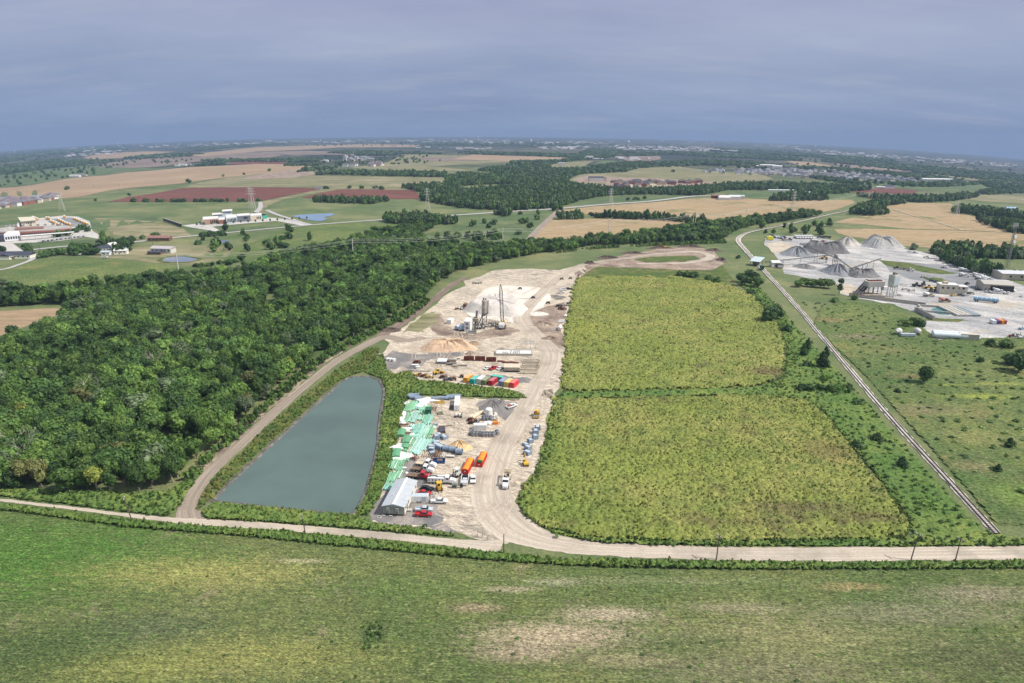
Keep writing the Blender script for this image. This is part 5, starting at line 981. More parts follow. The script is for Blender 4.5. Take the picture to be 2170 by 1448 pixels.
 if simple: part(t, 'wheels', ('tw', L), TYRE, lambda m: [m.tube((x, s * 1.15, .5), (x, s * .8, .5), .5, n=8) for x in (f - 1.2, -f + 1.2, -f + 2.5) for s in (-1, 1)])
 else: wheels(t, 't', (f - 1.2, -f + 1.2, -f + 2.5), 2.5, .5)
 return t
def crate_box(name, loc, rz, dims, mat, label, cat, group=None, rib=True, doors=True, roofmat=None):
 """container with ribbed sides and a pair of doors at its -x end"""
 t = thing(name, loc, rz, label, cat, group); L, W, H = dims
 def body(m):
  m.bx(-L / 2, L / 2, -W / 2, W / 2, .12, H)
  if rib:
   n_ = int(L / .45)
   for i in range(n_):
    x = -L / 2 + .3 + i * (L - .6) / max(1, n_ - 1)
    for s in (-1, 1): m.box((x, s * (W / 2 + .02), H / 2), (.2, .05, H - .3))
  for sx in (-1, 1):
   for sy in (-1, 1): m.box((sx * (L / 2 - .05), sy * (W / 2 - .05), H / 2), (.16, .16, H))
 part(t, 'body', ('cb', dims, rib), mat, body)
 if roofmat: part(t, 'roof', ('cbr', dims), roofmat, lambda m: m.bx(-L / 2 + .1, L / 2 - .1, -W / 2 + .1, W / 2 - .1, H, H + .05))
 if doors:
  for s in (-1, 1): part(t, 'door', ('cbd', dims, s), mat, lambda m: [m.box((-L / 2 - .03, s * W / 4, H / 2 + .05), (.06, W / 2 - .12, H - .25)), m.bar((-L / 2 - .09, s * .3, .3), (-L / 2 - .09, s * .3, H - .2), .05)])
 return t
def pile(name, px, py, wpx, h, mat, label, depth=None, flat=.0, seed=0, gully=.12, rz=0, ridge=0., cat='pile'):
 """heap of loose material; px, py the middle of its footprint, wpx its width in photo pixels"""
 x, y, z = at(px, py, 0); rx = wpx / 2 / scale_at(px, py); ry = depth or rx * .85; r2 = np.random.default_rng(seed + 100); na, nr = 72, 18; V = []; Fs = []
 am = 1 + .09 * np.sin(np.arange(na) * 2 * math.pi / na * 3 + seed) + .05 * np.sin(np.arange(na) * 2 * math.pi / na * 7 + 2 * seed); gl = r2.normal(size=na); gl = (gl + np.roll(gl, 1) * .5) / 1.2
 for j in range(nr + 1):
  q = j / nr; prof = 1 - ss((q - flat) / (1 - flat)) * .35 - .65 * max(0, (q - flat) / (1 - flat)) if q > flat else 1
  for i in range(na):
   a = 2 * math.pi * i / na; w_ = am[i] * q; hx = math.cos(a) * w_ * rx; hy = math.sin(a) * w_ * ry
   if ridge and flat: hx = math.cos(a) * w_ * (rx)
   hh = h * max(0, prof) * (1 + gully * gl[i] * math.sin(math.pi * min(1, q)) * .9) + r2.normal() * h * .014 * (1 if j < nr else 0) - (.05 if j == nr else 0)
   c_, s_ = math.cos(rz), math.sin(rz); V.append((hx * c_ - hy * s_, hx * s_ + hy * c_, hh + .03))
 for j in range(nr):
  for i in range(na): Fs.append((j * na + i, (j + 1) * na + i, (j + 1) * na + (i + 1) % na, j * na + (i + 1) % na))
 me = mesh(name, V, Fs, MATS[mat] if isinstance(mat, str) else mat); fix_up(me); o = bpy.data.objects.new(name, me); link(o); o.location = (x, y, z); return tag(o, label, cat)
def block(par, name, pts, h0, h1, mat, base):
 """prism over ground pixel outline, coordinates relative to base"""
 P_ = [g1(*p) for p in pts]; mb = MB(); vs = [(p[0] - base[0], p[1] - base[1], h0) for p in P_] + [(p[0] - base[0], p[1] - base[1], h1) for p in P_]; n_ = len(P_)
 mb.add(vs, [(i, (i + 1) % n_, n_ + (i + 1) % n_, n_ + i) for i in range(n_)] + [tuple(reversed(range(n_))), tuple(range(n_, 2 * n_))]); return mb.build(name, mat, par)
def house(loc, rz, label, cat='house', dims=(12, 9, 3.0), wall=None, roofm=None, group=None, name='house', hip=False, rh=2.2, windows=True, door=True):
 t = thing(name, loc, rz, label, cat, group); L, W, H = dims
 part(t, 'wall', ('hw', dims), wall or BEIGE, lambda m: m.bx(-L / 2, L / 2, -W / 2, W / 2, -.6, H))
 o = .4
 def rf(m):
  e = .0 if not hip else W / 2.2
  a = [(-L / 2 - o, -W / 2 - o, H), (L / 2 + o, -W / 2 - o, H), (L / 2 + o, W / 2 + o, H), (-L / 2 - o, W / 2 + o, H)]; b_ = [(-L / 2 - o + e, 0, H + rh), (L / 2 + o - e, 0, H + rh)]
  m.add(a + b_, [(0, 3, 2, 1), (0, 1, 5, 4), (2, 3, 4, 5), (1, 2, 5), (3, 0, 4)])
 part(t, 'roof', ('hr', dims, hip, rh), roofm or ROOFG, rf)
 if windows:
  k_ = max(1, int(L / 4))
  for k in range(k_):
   x = -L / 2 + (k + .5) * L / k_; part(t, 'window', ('hwn', dims), GLASS, lambda m: m.box((0, -W / 2 - .02, H * .55), (min(1.4, L / 6), .08, H * .35)), (x + (.9 if door and k == k_ // 2 else 0), 0, 0))
 if door: part(t, 'door', ('hd', dims), BROWN, lambda m: m.box((-.9, -W / 2 - .03, min(1.05, H * .4)), (1.0, .1, min(2.1, H * .8))))
 return t
# ---------------------------------------------------------------- machines
def loader(loc, rz, mat, label, s=1., name='wheel_loader', cat='loader'):
 t = thing(name, loc, rz, label, cat); t.scale = (s, s, s)
 part(t, 'body', 'lob', mat, lambda m: [m.loft([[(-3.2, y, z) for y, z in ((-1, .8), (1, .8), (.9, 2.0), (-.9, 2.0))], [(-.6, y, z) for y, z in ((-1.1, .8), (1.1, .8), (1.0, 2.2), (-1.0, 2.2))]]), m.bx(-.6, 1.6, -.5, .5, .8, 1.4)])
 cb = part(t, 'cab', 'loc', GLASS, lambda m: m.bx(-.7, .6, -.75, .75, 1.9, 3.1)); part(cb, 'roof', 'lor', mat, lambda m: m.bx(-.8, .75, -.85, .85, 3.1, 3.25))
 part(t, 'loader_arm', 'loa', mat, lambda m: [m.bar((1.2, y, 1.6), (3.2, y, .9), .25, .35) for y in (-.7, .7)])
 part(t, 'bucket', 'lok', mat, lambda m: m.prism([(3.0, .2), (4.2, .1), (4.3, .2), (3.3, 1.3), (3.1, 1.3)], -1.4, 1.4)); wheels(t, 'l', (-2.1, 1.5), 2.6, .75, par=1); return t
def excavator(loc, rz, mat, label, s=1., up=True):
 t = thing('excavator', loc, rz, label, 'excavator'); t.scale = (s, s, s)
 for sy in (-1, 1): part(t, 'track', ('ext', sy), DSTEEL, lambda m: m.prism([(-1.9, .1), (1.9, .1), (2.2, .5), (1.9, .9), (-1.9, .9), (-2.2, .5)], sy * 1.1 - .3, sy * 1.1 + .3))
 part(t, 'body', 'exb', mat, lambda m: [m.bx(-2.2, 1.2, -1.3, 1.3, 1.0, 2.0), m.bx(-.8, .8, -.6, .6, .7, 1.0)])
 cb = part(t, 'cab', 'exc', GLASS, lambda m: m.bx(.1, 1.5, .35, 1.3, 1.95, 3.0)); part(cb, 'roof', 'exr', mat, lambda m: m.bx(0, 1.55, .3, 1.35, 3.0, 3.1))
 a, b_, c = ((1.2, -.2, 1.9), (3.4, -.2, 5.4), (4.8, -.2, 3.2)) if up else ((1.2, -.2, 1.9), (4.2, -.2, 4.2), (6.2, -.2, 1.4))
 am = part(t, 'boom', ('exm', up), mat, lambda m: m.bar(a, b_, .35, .5)); part(am, 'stick', ('exs', up), mat, lambda m: m.bar(b_, c, .28, .4)); part(am, 'bucket', ('exk', up), DSTEEL, lambda m: m.box((c[0] + .2, c[1], c[2] - .4), (.8, .9, .8), taper=.6)); return t
def skid(loc, rz, mat, label, name='skid_loader', cat='loader', s=1.):
 t = thing(name, loc, rz, label, cat); t.scale = (s, s, s)
 part(t, 'body', 'skb', mat, lambda m: m.bx(-1.2, .9, -.7, .7, .4, 1.3)); part(t, 'canopy', 'skc', mat, lambda m: [m.bx(-.9, .7, -.75, .75, 2.35, 2.5)] + [m.bar((x, y, 1.3), (x, y, 2.35), .1) for x in (-.8, .6) for y in (-.65, .65)])
 part(t, 'seat', 'sks', BLACK, lambda m: m.bx(-.5, 0, -.3, .3, 1.3, 1.9)); part(t, 'fork', 'skf', DSTEEL, lambda m: [m.bar((.9, y, .4), (.9, y, 2.3), .12) for y in (-.5, .5)] + [m.bar((.9, y, .25), (2.0, y, .2), .14, .08) for y in (-.45, .45)]); wheels(t, 'k', (-.8, .55), 1.7, .42, par=1); return t
def scrap(px, py, label, mats, seed, n_=9, size=2.2, h=1.4, name='scrap_machine', cat='machinery', rz=0):
 """old plant machinery: chassis, drum, frames and wheels"""
 r = random.Random(seed); t = thing(name, at(px, py), rz, label, cat)
 mb = MB(); mb.bx(-size, size, -.35, .35, .45, .75); mb.bx(-size * .7, size * .1, -.7, .7, .75, 1.2 + r.random() * .4); mb.build('frame', mats[0], t)
 mb = MB(); mb.tube((size * .15, -.6, 1.3), (size * .55, .6, 1.4), .5, .45, 10); mb.build('drum', mats[1 % len(mats)], t)
 mb = MB()
 for _ in range(n_): a = (r.uniform(-size, size), r.uniform(-.8, .8), .6); mb.bar(a, (a[0] + r.uniform(-.8, .8), a[1] + r.uniform(-.4, .4), h + r.uniform(0, 1)), .12)
 mb.build('bracing', mats[-1], t)
 for x in (-size * .75, size * .75):
  for s in (-1, 1): part(t, 'wheel', ('wheel', .4), TYRE, lambda m: m.tube((0, -.15, 0), (0, .15, 0), .4, n=12), (x, s * .85, .42))
 return t
def junk(name, px, py, label, cat, spec, rz=0, group=None):
 """thing made of named boxes/tubes: spec rows (part, mat, kind, args...)"""
 t = thing(name, at(px, py), rz, label, cat, group)
 for pn, mt, fn in spec:
  mb = MB(); fn(mb); mb.build(pn, mt, t)
 return t
# ================================================================ NEAR YARD  (pixel helpers follow the photo)
A = lambda X, Y: (780 + X / 4.8275, 830 + Y / 4.8275)
HX = head((905, 1060), (945, 1060))                       # heading to picture right on the ground
# --- long grey office
p0 = Vector(g1(811, 1092)[:2]); p1 = Vector(g1(858.5, 1094)[:2]); p2 = Vector(g1(884.5, 1038)[:2]); ux = (p1 - p0); Wd = ux.length; uy = (p2 - p1); Ln = uy.length
oc = (p0 + p2) / 2; rzo = math.atan2(uy.y, uy.x); OF = thing('site_office', (oc.x, oc.y, .06), rzo, 'long grey gabled site office with white ridge strip beside the gravel lot', 'office building')
hl, hw = Ln / 2, Wd / 2 * .97
def ofw(m): m.prism([(-hw, .55), (hw, .55), (hw, 3.5), (0, 4.3), (-hw, 3.5)], -hl, hl, axis='x')
mb = MB(); ofw(mb); mb.build('wall', WALLG, OF)
mb = MB(); mb.bx(-hl + .02, hl - .02, -hw - .04, -hw + .01, .6, 3.45); mb.build('side_wall', WALLW, OF)
mb = MB(); mb.add([(-hl - .3, -hw - .35, 3.5), (hl + .3, -hw - .35, 3.5), (hl + .3, 0, 4.45), (-hl - .3, 0, 4.45), (hl + .3, hw + .35, 3.5), (-hl - .3, hw + .35, 3.5), (-hl - .3, -hw - .35, 3.38), (hl + .3, -hw - .35, 3.38), (hl + .3, hw + .35, 3.38), (-hl - .3, hw + .35, 3.38)], [(0, 1, 2, 3), (3, 2, 4, 5), (0, 6, 7, 1), (5, 4, 8, 9), (0, 3, 5, 9, 6), (1, 7, 8, 4, 2), (6, 9, 8, 7)]); mb.build('roof', C('office_roof', (.40, .43, .46), rough=.6, noise=.06, sc=.5), OF)
mb = MB(); mb.prism([(-.45, 4.35), (.45, 4.35), (.3, 4.52), (-.3, 4.52)], -hl - .32, hl + .32, axis='x'); mb.build('ridge_cap', WHITE, OF)
for s in (-1, 1): part(OF, 'trim', ('oftr', s), WHITE, lambda m: m.bar((-hl - .34, 0, 4.42), (-hl - .34, s * (hw + .38), 3.44), .08, .22))
part(OF, 'wheel_skirt', 'ofsk', DSTEEL, lambda m: m.bx(-hl + .3, hl - .3, -hw + .4, hw - .4, .12, .55))
for y in (-hw * .36, hw * .52):
 d = part(OF, 'cooling_unit', ('ofd', round(y, 1)), WALLG, lambda m: m.box((-hl - .3, y, 1.95), (.6, 1.05, 2.0))); part(d, 'grille', ('ofg', round(y, 1)), STEEL, lambda m: m.box((-hl - .62, y, 1.5), (.05, .85, .7)))
for k, f in enumerate((.1, .32, .62, .9)): part(OF, 'window', ('ofw', k), GLASS, lambda m: m.box((-hl + f * 2 * hl, -hw - .06, 2.2), (1.1, .06, 1.1)))
for k, f in enumerate((.2, .55)):
 dr = part(OF, 'door', ('ofdr', k), BROWN, lambda m: m.box((-hl + f * 2 * hl, -hw - .07, 1.65), (.95, .08, 2.1))); part(dr, 'step', ('ofst', k), CONC, lambda m: m.box((-hl + f * 2 * hl, -hw - .8, .3), (1.5, 1.4, .5)))
part(OF, 'rooftop_vent', 'ofv', WHITE, lambda m: m.tube((-3, 1.6, 3.9), (-3, 1.6, 4.5), .15))
for q, (px, py) in enumerate([(812, 1094), (826, 1095.5), (836, 1096)]): part(OF, 'hitch', ('hit', q), OFFW, lambda m: m.bar((0, -.5, .25), (0, .6, .3), .25, .2), (-hl - .8, hw - q * 2.4 - .5, 0)) if q < 2 else None
junk('valve_box', 804, 1097, 'small square white box on the asphalt before the office corner', 'box', [('frame', OFFW, lambda m: [m.bx(-.6, .6, -.6, -.45, 0, .3), m.bx(-.6, .6, .45, .6, 0, .3), m.bx(-.6, -.45, -.45, .45, 0, .3), m.bx(.45, .6, -.45, .45, 0, .3)]), ('lid', DSTEEL, lambda m: m.bx(-.44, .44, -.44, .44, .0, .2))])
# --- vehicles by the office
sedan(at(905, 1038), head((890, 1036), (919, 1041)), BLACK, 'black sedan parked beside the site office next to the red sedan')
sedan(at(899, 1048), head((885, 1046), (911, 1050)), REDP, 'red sedan parked between the black sedan and the white cargo trailer')
pickup(at(931, 1066), HX - .03, WHITE, 'white crew cab pickup with ladder rack right of the cargo trailer', rack=True)
pickup(at(899, 1084), HX - .02, SILV, 'silver pickup parked tight behind the red pickup'); pickup(at(898, 1094), HX - .05, REDP, 'dark red pickup parked next to the silver pickup')
t = crate_box('cargo_trailer', (*at(889, 1063)[:2], .45), HX + math.pi, (6.0, 2.4, 2.5), WHITE, 'white enclosed cargo trailer backed against the site office', 'trailer', rib=False, roofmat=C('trailer_roof', (.45, .52, .56), rough=.5)); wheels(t, 'c', (-.5, .5), 2.5, .36); part(t, 'side_stripe', 'cts', SILV, lambda m: m.box((-1.6, 1.215, 1.5), (1.4, .04, 1.7))); part(t, 'tongue', 'ctt', STEEL, lambda m: m.bar((-3, 0, .3), (-4.2, 0, .25), .15)); t.location.z = .1
truck(at(889, 1014), head((867, 1014), (911, 1018)), REDP, 'red truck with an empty brown flatbed beside the white service truck', 'flat', BROWN)
truck(at(896, 1000), head((874, 998), (918, 1003)), WHITE, 'white truck with brown flatbed behind the red truck', 'flat', BROWN, L=8.6); truck(at(903, 988.5), head((884, 986), (922, 992)), WHITE, 'white truck with tan flatbed by the blue dumpster', 'flat', TAN, L=8.2)
truck(at(937, 1024), head((908, 1024), (966, 1026)), WHITE, 'white service truck with tool boxes and a small crane', 'box', WHITE, L=10.2, name='service_truck')
skid(at(931, 1039), -1.3, YEL, 'yellow canopy forklift standing in front of the service truck', name='forklift', cat='forklift', s=1.25)
junk('generator', 963, 1034, 'grey-green upright generator between forklift and black compressor', 'generator', [('housing', C('generator_green', (.25, .29, .27)), lambda m: m.bx(-.9, .9, -.6, .6, .2, 2.0)), ('vent', DSTEEL, lambda m: m.bx(-.7, .7, -.63, -.6, .4, 1.2)), ('skid', DSTEEL, lambda m: [m.bx(-1, 1, y - .1, y + .1, 0, .2) for y in (-.5, .5)])], HX)
junk('compressor', 978, 1034, 'small black compressor at the corner of the open trailer', 'compressor', [('tank', BLACK, lambda m: m.tube((-.6, 0, .7), (.6, 0, .7), .38, n=10)), ('motor', BLACK, lambda m: m.bx(-.35, .35, -.3, .3, 1.05, 1.6)), ('leg', DSTEEL, lambda m: [m.bar((x, 0, 0), (x, 0, .4), .12) for x in (-.4, .4)])], HX)
H2 = head((984, 1033), (988, 1008))
junk('open_trailer', 985, 1021, 'white-railed open trailer loaded with boxes by the white pickup', 'trailer', [('deck', STEEL, lambda m: m.bx(-3.4, 3.4, -1.25, 1.25, .6, .75)), ('side_rail', WHITE, lambda m: [m.bx(-3.4, 3.4, y - .06, y + .06, .75, 1.5) for y in (-1.25, 1.25)] + [m.bx(-3.5, -3.38, -1.3, 1.3, .4, 1.5)]), ('cargo', C('pale_crate', (.5, .52, .55)), lambda m: [m.bx(-3.1, -1.2, -1.1, 1.1, .75, 1.35), m.bx(-.6, .8, -.9, .7, .75, 1.2)]), ('toolbox', BLACK, lambda m: m.bx(1.4, 2.8, -1., 1., .75, 1.4)), ('wheel', TYRE, lambda m: [m.tube((x, y, .4), (x, y * .8, .4), .4) for x in (-.5, .6) for y in (-1.4, 1.4)])], H2)
pickup(at(1003, 1019), head((1003, 1010), (1002, 1028)), WHITE, 'white pickup facing the camera beside the open trailer')
skid(at(967.5, 1010), -2.2, OFFW, 'white skid loader at the rear of the nearest red dumpster', s=1.3)
def dumpster(px0, py0, px1, py1, label, green=False):
 a = Vector(g1(px0, py0)); b_ = Vector(g1(px1, py1)); c = (a + b_) / 2; L_ = (b_ - a).length; t = thing('roll_off_dumpster', (c.x, c.y, .07), math.atan2(b_.y - a.y, b_.x - a.x), label, 'dumpster', 'red dumpsters under orange tarps')
 part(t, 'bin', ('dmb', round(L_, 1)), C('dumpster_red', (.58, .035, .02), rough=.45, noise=.12), lambda m: [m.bx(-L_ / 2, L_ / 2, -1.3, -1.2, .2, 1.9), m.bx(-L_ / 2, L_ / 2, 1.2, 1.3, .2, 1.9), m.bx(-L_ / 2, -L_ / 2 + .1, -1.2, 1.2, .2, 1.75), m.bx(L_ / 2 - .1, L_ / 2, -1.2, 1.2, .2, 1.9), m.bx(-L_ / 2 + .1, L_ / 2 - .1, -1.2, 1.2, .2, .35)] + [m.box((-L_ / 2 + .5 + i * (L_ - 1) / 7, s * 1.34, 1.05), (.12, .08, 1.6)) for i in range(8) for s in (-1, 1)])
 n_ = 9; x0 = -L_ / 2 + (1.9 if green else .2)
 part(t, 'tarp', ('dmt', round(L_, 1), green), ORANGE, lambda m: m.loft([[(x, math.cos(k * math.pi / 8) * 1.12, 1.75 + math.sin(k * math.pi / 8) * hh) for k in range(9)] + [(x, -1.12, 1.5), (x, 1.12, 1.5)] for x, hh in [(x0 + i * (L_ / 2 - .2 - x0) / 7, .55 + .12 * math.sin(i * 2.1)) for i in range(8)]]))
 if green: part(t, 'green_tarp', 'dmg', GREENT, lambda m: m.loft([[(x, math.cos(k * math.pi / 6) * 1.1, 1.7 + math.sin(k * math.pi / 6) * hh) for k in range(7)] + [(x, -1.1, 1.5), (x, 1.1, 1.5)] for x, hh in ((-L_ / 2 + .6, .2), (-L_ / 2 + .9, .6), (-L_ / 2 + 1.6, .7), (x0 - .02, .6))]))
 part(t, 'side_plate', 'dmp', WHITE, lambda m: m.box((-L_ / 2 - .02, 0, 1.2), (.04, .6, .25)))
dumpster(985, 1006, 998, 981, 'red dumpster under a full orange tarp beside the skid loader'); dumpster(1015, 991, 1026, 968, 'red dumpster with orange tarp and dark green sheet at one end', True)
# truck with paving frame on the road
H3 = head((1077, 1004), (1068, 1042)); t = truck(at(1073, 1024), H3, WHITE, 'white truck carrying a tall tan steel frame, parked on the dirt road', 'none', L=10.5, name='frame_truck')
part(t, 'tan_frame', 'fr1', TAN, lambda m: [m.bar((-5.2, s * 1.5, 2.4), (1.2, s * 1.2, 2.1), .3, .4) for s in (-1, 1)] + [m.bar((x, -1.4, 2.4), (x, 1.4, 2.4), .25) for x in (-5, -3.4, .9)] + [m.bar((-3.3, -1.3, 2.4), (.8, 1.2, 2.2), .15)])
part(t, 'slat_deck', 'fr2', TAN, lambda m: [m.bx(-5.1, -3.3, y, y + .22, 2.65, 2.8) for y in (-1.2, -.75, -.3, .15, .6, 1.0)] + [m.bx(-5.2, -5.0, -1.5, 1.5, 1.2, 2.9)])
excavator(at(1114, 986), head((1114, 986), (1109, 975)), YEL, 'small yellow excavator with raised arm between road and concrete boxes', s=.72)
# roller at the road side
junk('soil_compactor', 1137, 883, 'yellow soil compactor parked on the road edge below the haul road bend', 'compactor', [('drum', STEEL, lambda m: m.tube((2.0, -1.1, .75), (2.0, 1.1, .75), .75, n=14)), ('body', YEL, lambda m: [m.bx(-2.6, .2, -1.0, 1.0, .8, 1.9), m.bx(.2, 2.9, -1.3, -1.12, .5, 1.0), m.bx(.2, 2.9, 1.12, 1.3, .5, 1.0), m.bx(2.8, 3.0, -1.1, 1.1, .5, 1.0)]), ('canopy', YEL, lambda m: m.bx(-1.3, .5, -.9, .9, 2.7, 2.85)), ('post', DSTEEL, lambda m: [m.bar((x, y, 1.9), (x, y, 2.7), .1) for x in (-1.2, .4) for y in (-.8, .8)]), ('wheel', TYRE, lambda m: [m.tube((-1.6, y, .75), (-1.6, y * .7, .75), .75, n=12) for y in (-1.25, 1.25)])], head((1137, 870), (1136, 890)))
# concrete catch basins along the road
def basin(px, py, s, rz, label, mat=BLUEC, h=1.6, group='concrete catch basins'):
 t = thing('catch_basin', at(px, py), rz, label, 'concrete box', group); w_ = .18
 part(t, 'wall', ('bsw', s, h), mat, lambda m: [m.bx(-s, s, -s, -s + w_, 0, h), m.bx(-s, s, s - w_, s, 0, h), m.bx(-s, -s + w_, -s + w_, s - w_, 0, h), m.bx(s - w_, s, -s + w_, s - w_, 0, h)])
 part(t, 'cover', ('bsc', s, h), C('pale_blue_lid', (.42, .48, .52), rough=.7), lambda m: m.bx(-s * .6, s * .6, -s * .9, s * .9, h - .3, h + .06)); return t
BL = ['topmost in the roadside row', 'second from the top of the roadside row', 'third in the roadside row', 'middle one of the roadside row', 'low slatted one at the inner side of the roadside row', 'second from the excavator', 'nearest the excavator']
for i, (px, py, s, h) in enumerate([(1139, 910, 1.25, 1.5), (1135, 919, 1.2, 1.7), (1134, 930, 1.1, 1.7), (1124, 938, 1.0, 1.5), (1114, 944, 1.1, .9), (1119, 953, 1.1, 1.5), (1118, 963, 1.25, 1.4)]): basin(px, py, s, .15 * i, 'blue-grey concrete basin, ' + BL[i], h=h)
for i, (X, Y, s, h) in enumerate([(700, 482, 1.3, 1.7), (725, 470, 1.1, 1.8), (780, 480, 1.3, 1.2), (740, 590, 1.5, 1.7), (700, 565, 1.2, 1.4), (650, 610, 1.1, 1.5), (650, 575, 1.4, 1.2), (700, 540, 1.3, 1.4), (655, 640, 1.0, 1.0), (690, 345, .8, .9)]):
 basin(*A(X, Y), s, .3 + .2 * i, ['dark-mouthed basin beside the wrapped pallets', 'tall grey basin behind the dark-mouthed one', 'wide flat grey basin left of the sand pile edge', 'big grey basin closest to the pipe sections', 'pale basin between green pipes and sand pile', 'upright basin above the steel racks', 'basin touching the cyan pipe ends', 'white-rimmed basin above the cluster', 'smallest basin above the steel racks', 'little white-lidded box beside the green pipes'][i], h=h, group='basins beside the sand pile')
def culvert(X, Y, rz, label, w_=1.3, l_=2.2):
 t = thing('pipe_section', at(*A(X, Y)), rz, label, 'concrete pipe', 'grey pipe sections'); part(t, 'barrel', ('cul', w_, l_), BLUEC, lambda m: m.pipe((-l_ / 2, 0, w_), (l_ / 2, 0, w_), w_, .16, 14)); part(t, 'collar', ('cuc', w_, l_), BLUEC, lambda m: m.pipe((l_ / 2 - .3, 0, w_), (l_ / 2 + .05, 0, w_), w_ + .1, .1, 14))
for i, (X, Y) in enumerate([(800, 608), (868, 618), (932, 640)]): culvert(X, Y, HX - .12, ['grey pipe section at the near foot of the sand pile, closest to the basins', 'grey pipe section, middle of the three by the sand pile', 'grey pipe section, farthest from the basins by the sand pile'][i], 1.15, 2.7)
for i, (X, Y, l_) in enumerate([(745, 86, 8), (800, 80, 7), (850, 72, 4.5), (905, 66, 4.5), (700, 92, 5), (450, 66, 4), (480, 80, 5), (520, 90, 4), (470, 58, 5)]):
 culvert(X, Y, HX + .05 * (i % 3), ['long dark pipe in the back row, second', 'long dark pipe in the back row, third', 'short pipe in the back row next to the container', 'short pipe touching the white container corner', 'dark pipe beside the white wrap heap', 'blue-grey pipe in the back corner, first', 'blue-grey pipe in the back corner, second', 'blue-grey pipe against the white wrap', 'blue-grey pipe topmost in the back corner'][i], .8 if i < 2 else .95, l_)
# wrapped rings
def ring_pallet(X, Y, label, r_=1.0, h=2.0, group='wrapped manhole rings'):
 t = thing('manhole_ring', at(*A(X, Y)), .3 * X, label, 'manhole ring', group); part(t, 'ring', ('rg', r_, h), C('dark_ring', (.13, .14, .17), noise=.3), lambda m: m.lathe((0, 0, 0), [(r_, .15), (r_, h * .8), (r_ * .75, h), (r_ * .5, h)], 12)); part(t, 'band', ('rgb', r_, h), OFFW, lambda m: [m.lathe((0, 0, 0), [(r_ + .03, z), (r_ + .03, z + .14)], 12) for z in (.3, h * .45, h * .75)]); part(t, 'pallet', 'rgp', BROWN, lambda m: m.bx(-1.05, 1.05, -1.05, 1.05, 0, .15))
for i, X in enumerate((1075, 1110, 1145, 1180, 1212, 1244, 1278, 1318)): ring_pallet(X, 452 + (6 if 2 < i < 7 else 0) - (14 if i == 7 else 0), 'dark strapped manhole ring in the front row, number %s from the steel beams' % ['one', 'two', 'three', 'four', 'five', 'six', 'seven', 'eight'][i])
for i, X in enumerate((1182, 1217, 1252)): ring_pallet(X, 292, 'dark strapped manhole ring below the white tank, %s' % ['closest to the tan pipes', 'middle one', 'closest to the yellow frame'][i])
t = crate_box('storage_container', at(*A(1145, 385)), HX + math.pi, (5.6, 2.4, 2.3), WHITE, 'low white container directly behind the manhole rings', 'container', roofmat=ROOFW)
junk('water_tank', *A(1235, 236), 'white upright water tank at the top of the ring yard', 'tank', [('shell', WHITE, lambda m: m.lathe((0, 0, 0), [(1.6, 0), (1.62, 2.6), (1.2, 3.0), (.3, 3.1)], 18)), ('lid', OFFW, lambda m: m.lathe((0, 0, 3.1), [(.35, 0), (.3, .15)], 10))])
for i, (X, Y) in enumerate([(1300, 262), (1310, 292)]): junk('concrete_ring', *A(X, Y), ['pale ring standing upright beside the tank', 'pale ring lying by the yellow frame'][i], 'concrete ring', [('ring', OFFW, lambda m: m.pipe((-.5, 0, 1.1), (.5, .0, 1.1), 1.1, .2, 14) if i == 0 else m.pipe((0, 0, .1), (0, 0, .9), 1.1, .22, 14))], .6)
junk('crate', *A(1305, 335), 'orange crate beside the white sheeting', 'crate', [('box', C('orange_paint', (.85, .24, .03)), lambda m: m.box((0, 0, .55), (2.4, 1.5, 1.1))), ('lid', ORANGE, lambda m: m.box((0, 0, 1.15), (2.5, 1.6, .1)))], HX)
def heap(px, py, label, w_, d_, h, seed, mat=None, name='sheeting_heap', cat='plastic sheeting', rz=0):
 bm = bmesh.new(); bmesh.ops.create_icosphere(bm, subdivisions=3, radius=1); r = random.Random(seed); fr = [(Vector((r.uniform(-1, 1), r.uniform(-1, 1), r.uniform(-1, 1))).normalized(), r.uniform(3, 7), r.uniform(0, 6)) for _ in range(7)]
 for v in bm.verts:
  k = 1 + sum(math.sin(v.co.dot(d) * f + p) * .09 for d, f, p in fr) + r.uniform(-.05, .05); c = v.co * k; v.co = Vector((c.x * w_ / 2, c.y * d_ / 2, max(-.05, c.z * h)))
 me = bpy.data.meshes.new(name); bm.to_mesh(me); bm.free(); me.materials.append(mat or WHITE); o = bpy.data.objects.new(name, me); link(o); o.location = at(px, py, .03); o.rotation_euler = (0, 0, rz); return tag(o, label, cat)
heap(*A(1235, 330), 'white crumpled sheeting between the rings and the orange crate', 4.5, 2.4, 1.0, 3); heap(*A(1195, 320), 'small white sheeting beside the beams', 2.2, 1.8, .8, 4)
junk('pipe_rack', *A(1345, 320), 'yellow steel frame at the outer end of the ring yard', 'frame', [('post', YEL, lambda m: [m.bar((x, y, 0), (x, y, 2.2), .15) for x in (-1, 1) for y in (-1.6, 0, 1.6)]), ('rail', YEL, lambda m: [m.bar((x, -1.6, z), (x, 1.6, z), .15) for x in (-1, 1) for z in (1.1, 2.2)])])
H4 = head(A(1035, 290), A(1150, 215))
for i, (X, Y) in enumerate([(1080, 262), (1100, 256), (1122, 250), (1092, 270)]): junk('concrete_pipe', *A(X, Y), 'pale tan concrete pipe lying at the ring yard, ' + ['outermost', 'second from outside', 'third from outside', 'nearest the rings'][i], 'concrete pipe', [('barrel', C('tan_pipe', (.60, .53, .40)), lambda m: m.pipe((-4, 0, .65), (4, 0, .65), .62, .12, 12)), ('collar', TAN, lambda m: m.pipe((3.7, 0, .65), (4.1, 0, .65), .72, .2, 12))], H4, group='tan concrete pipes')
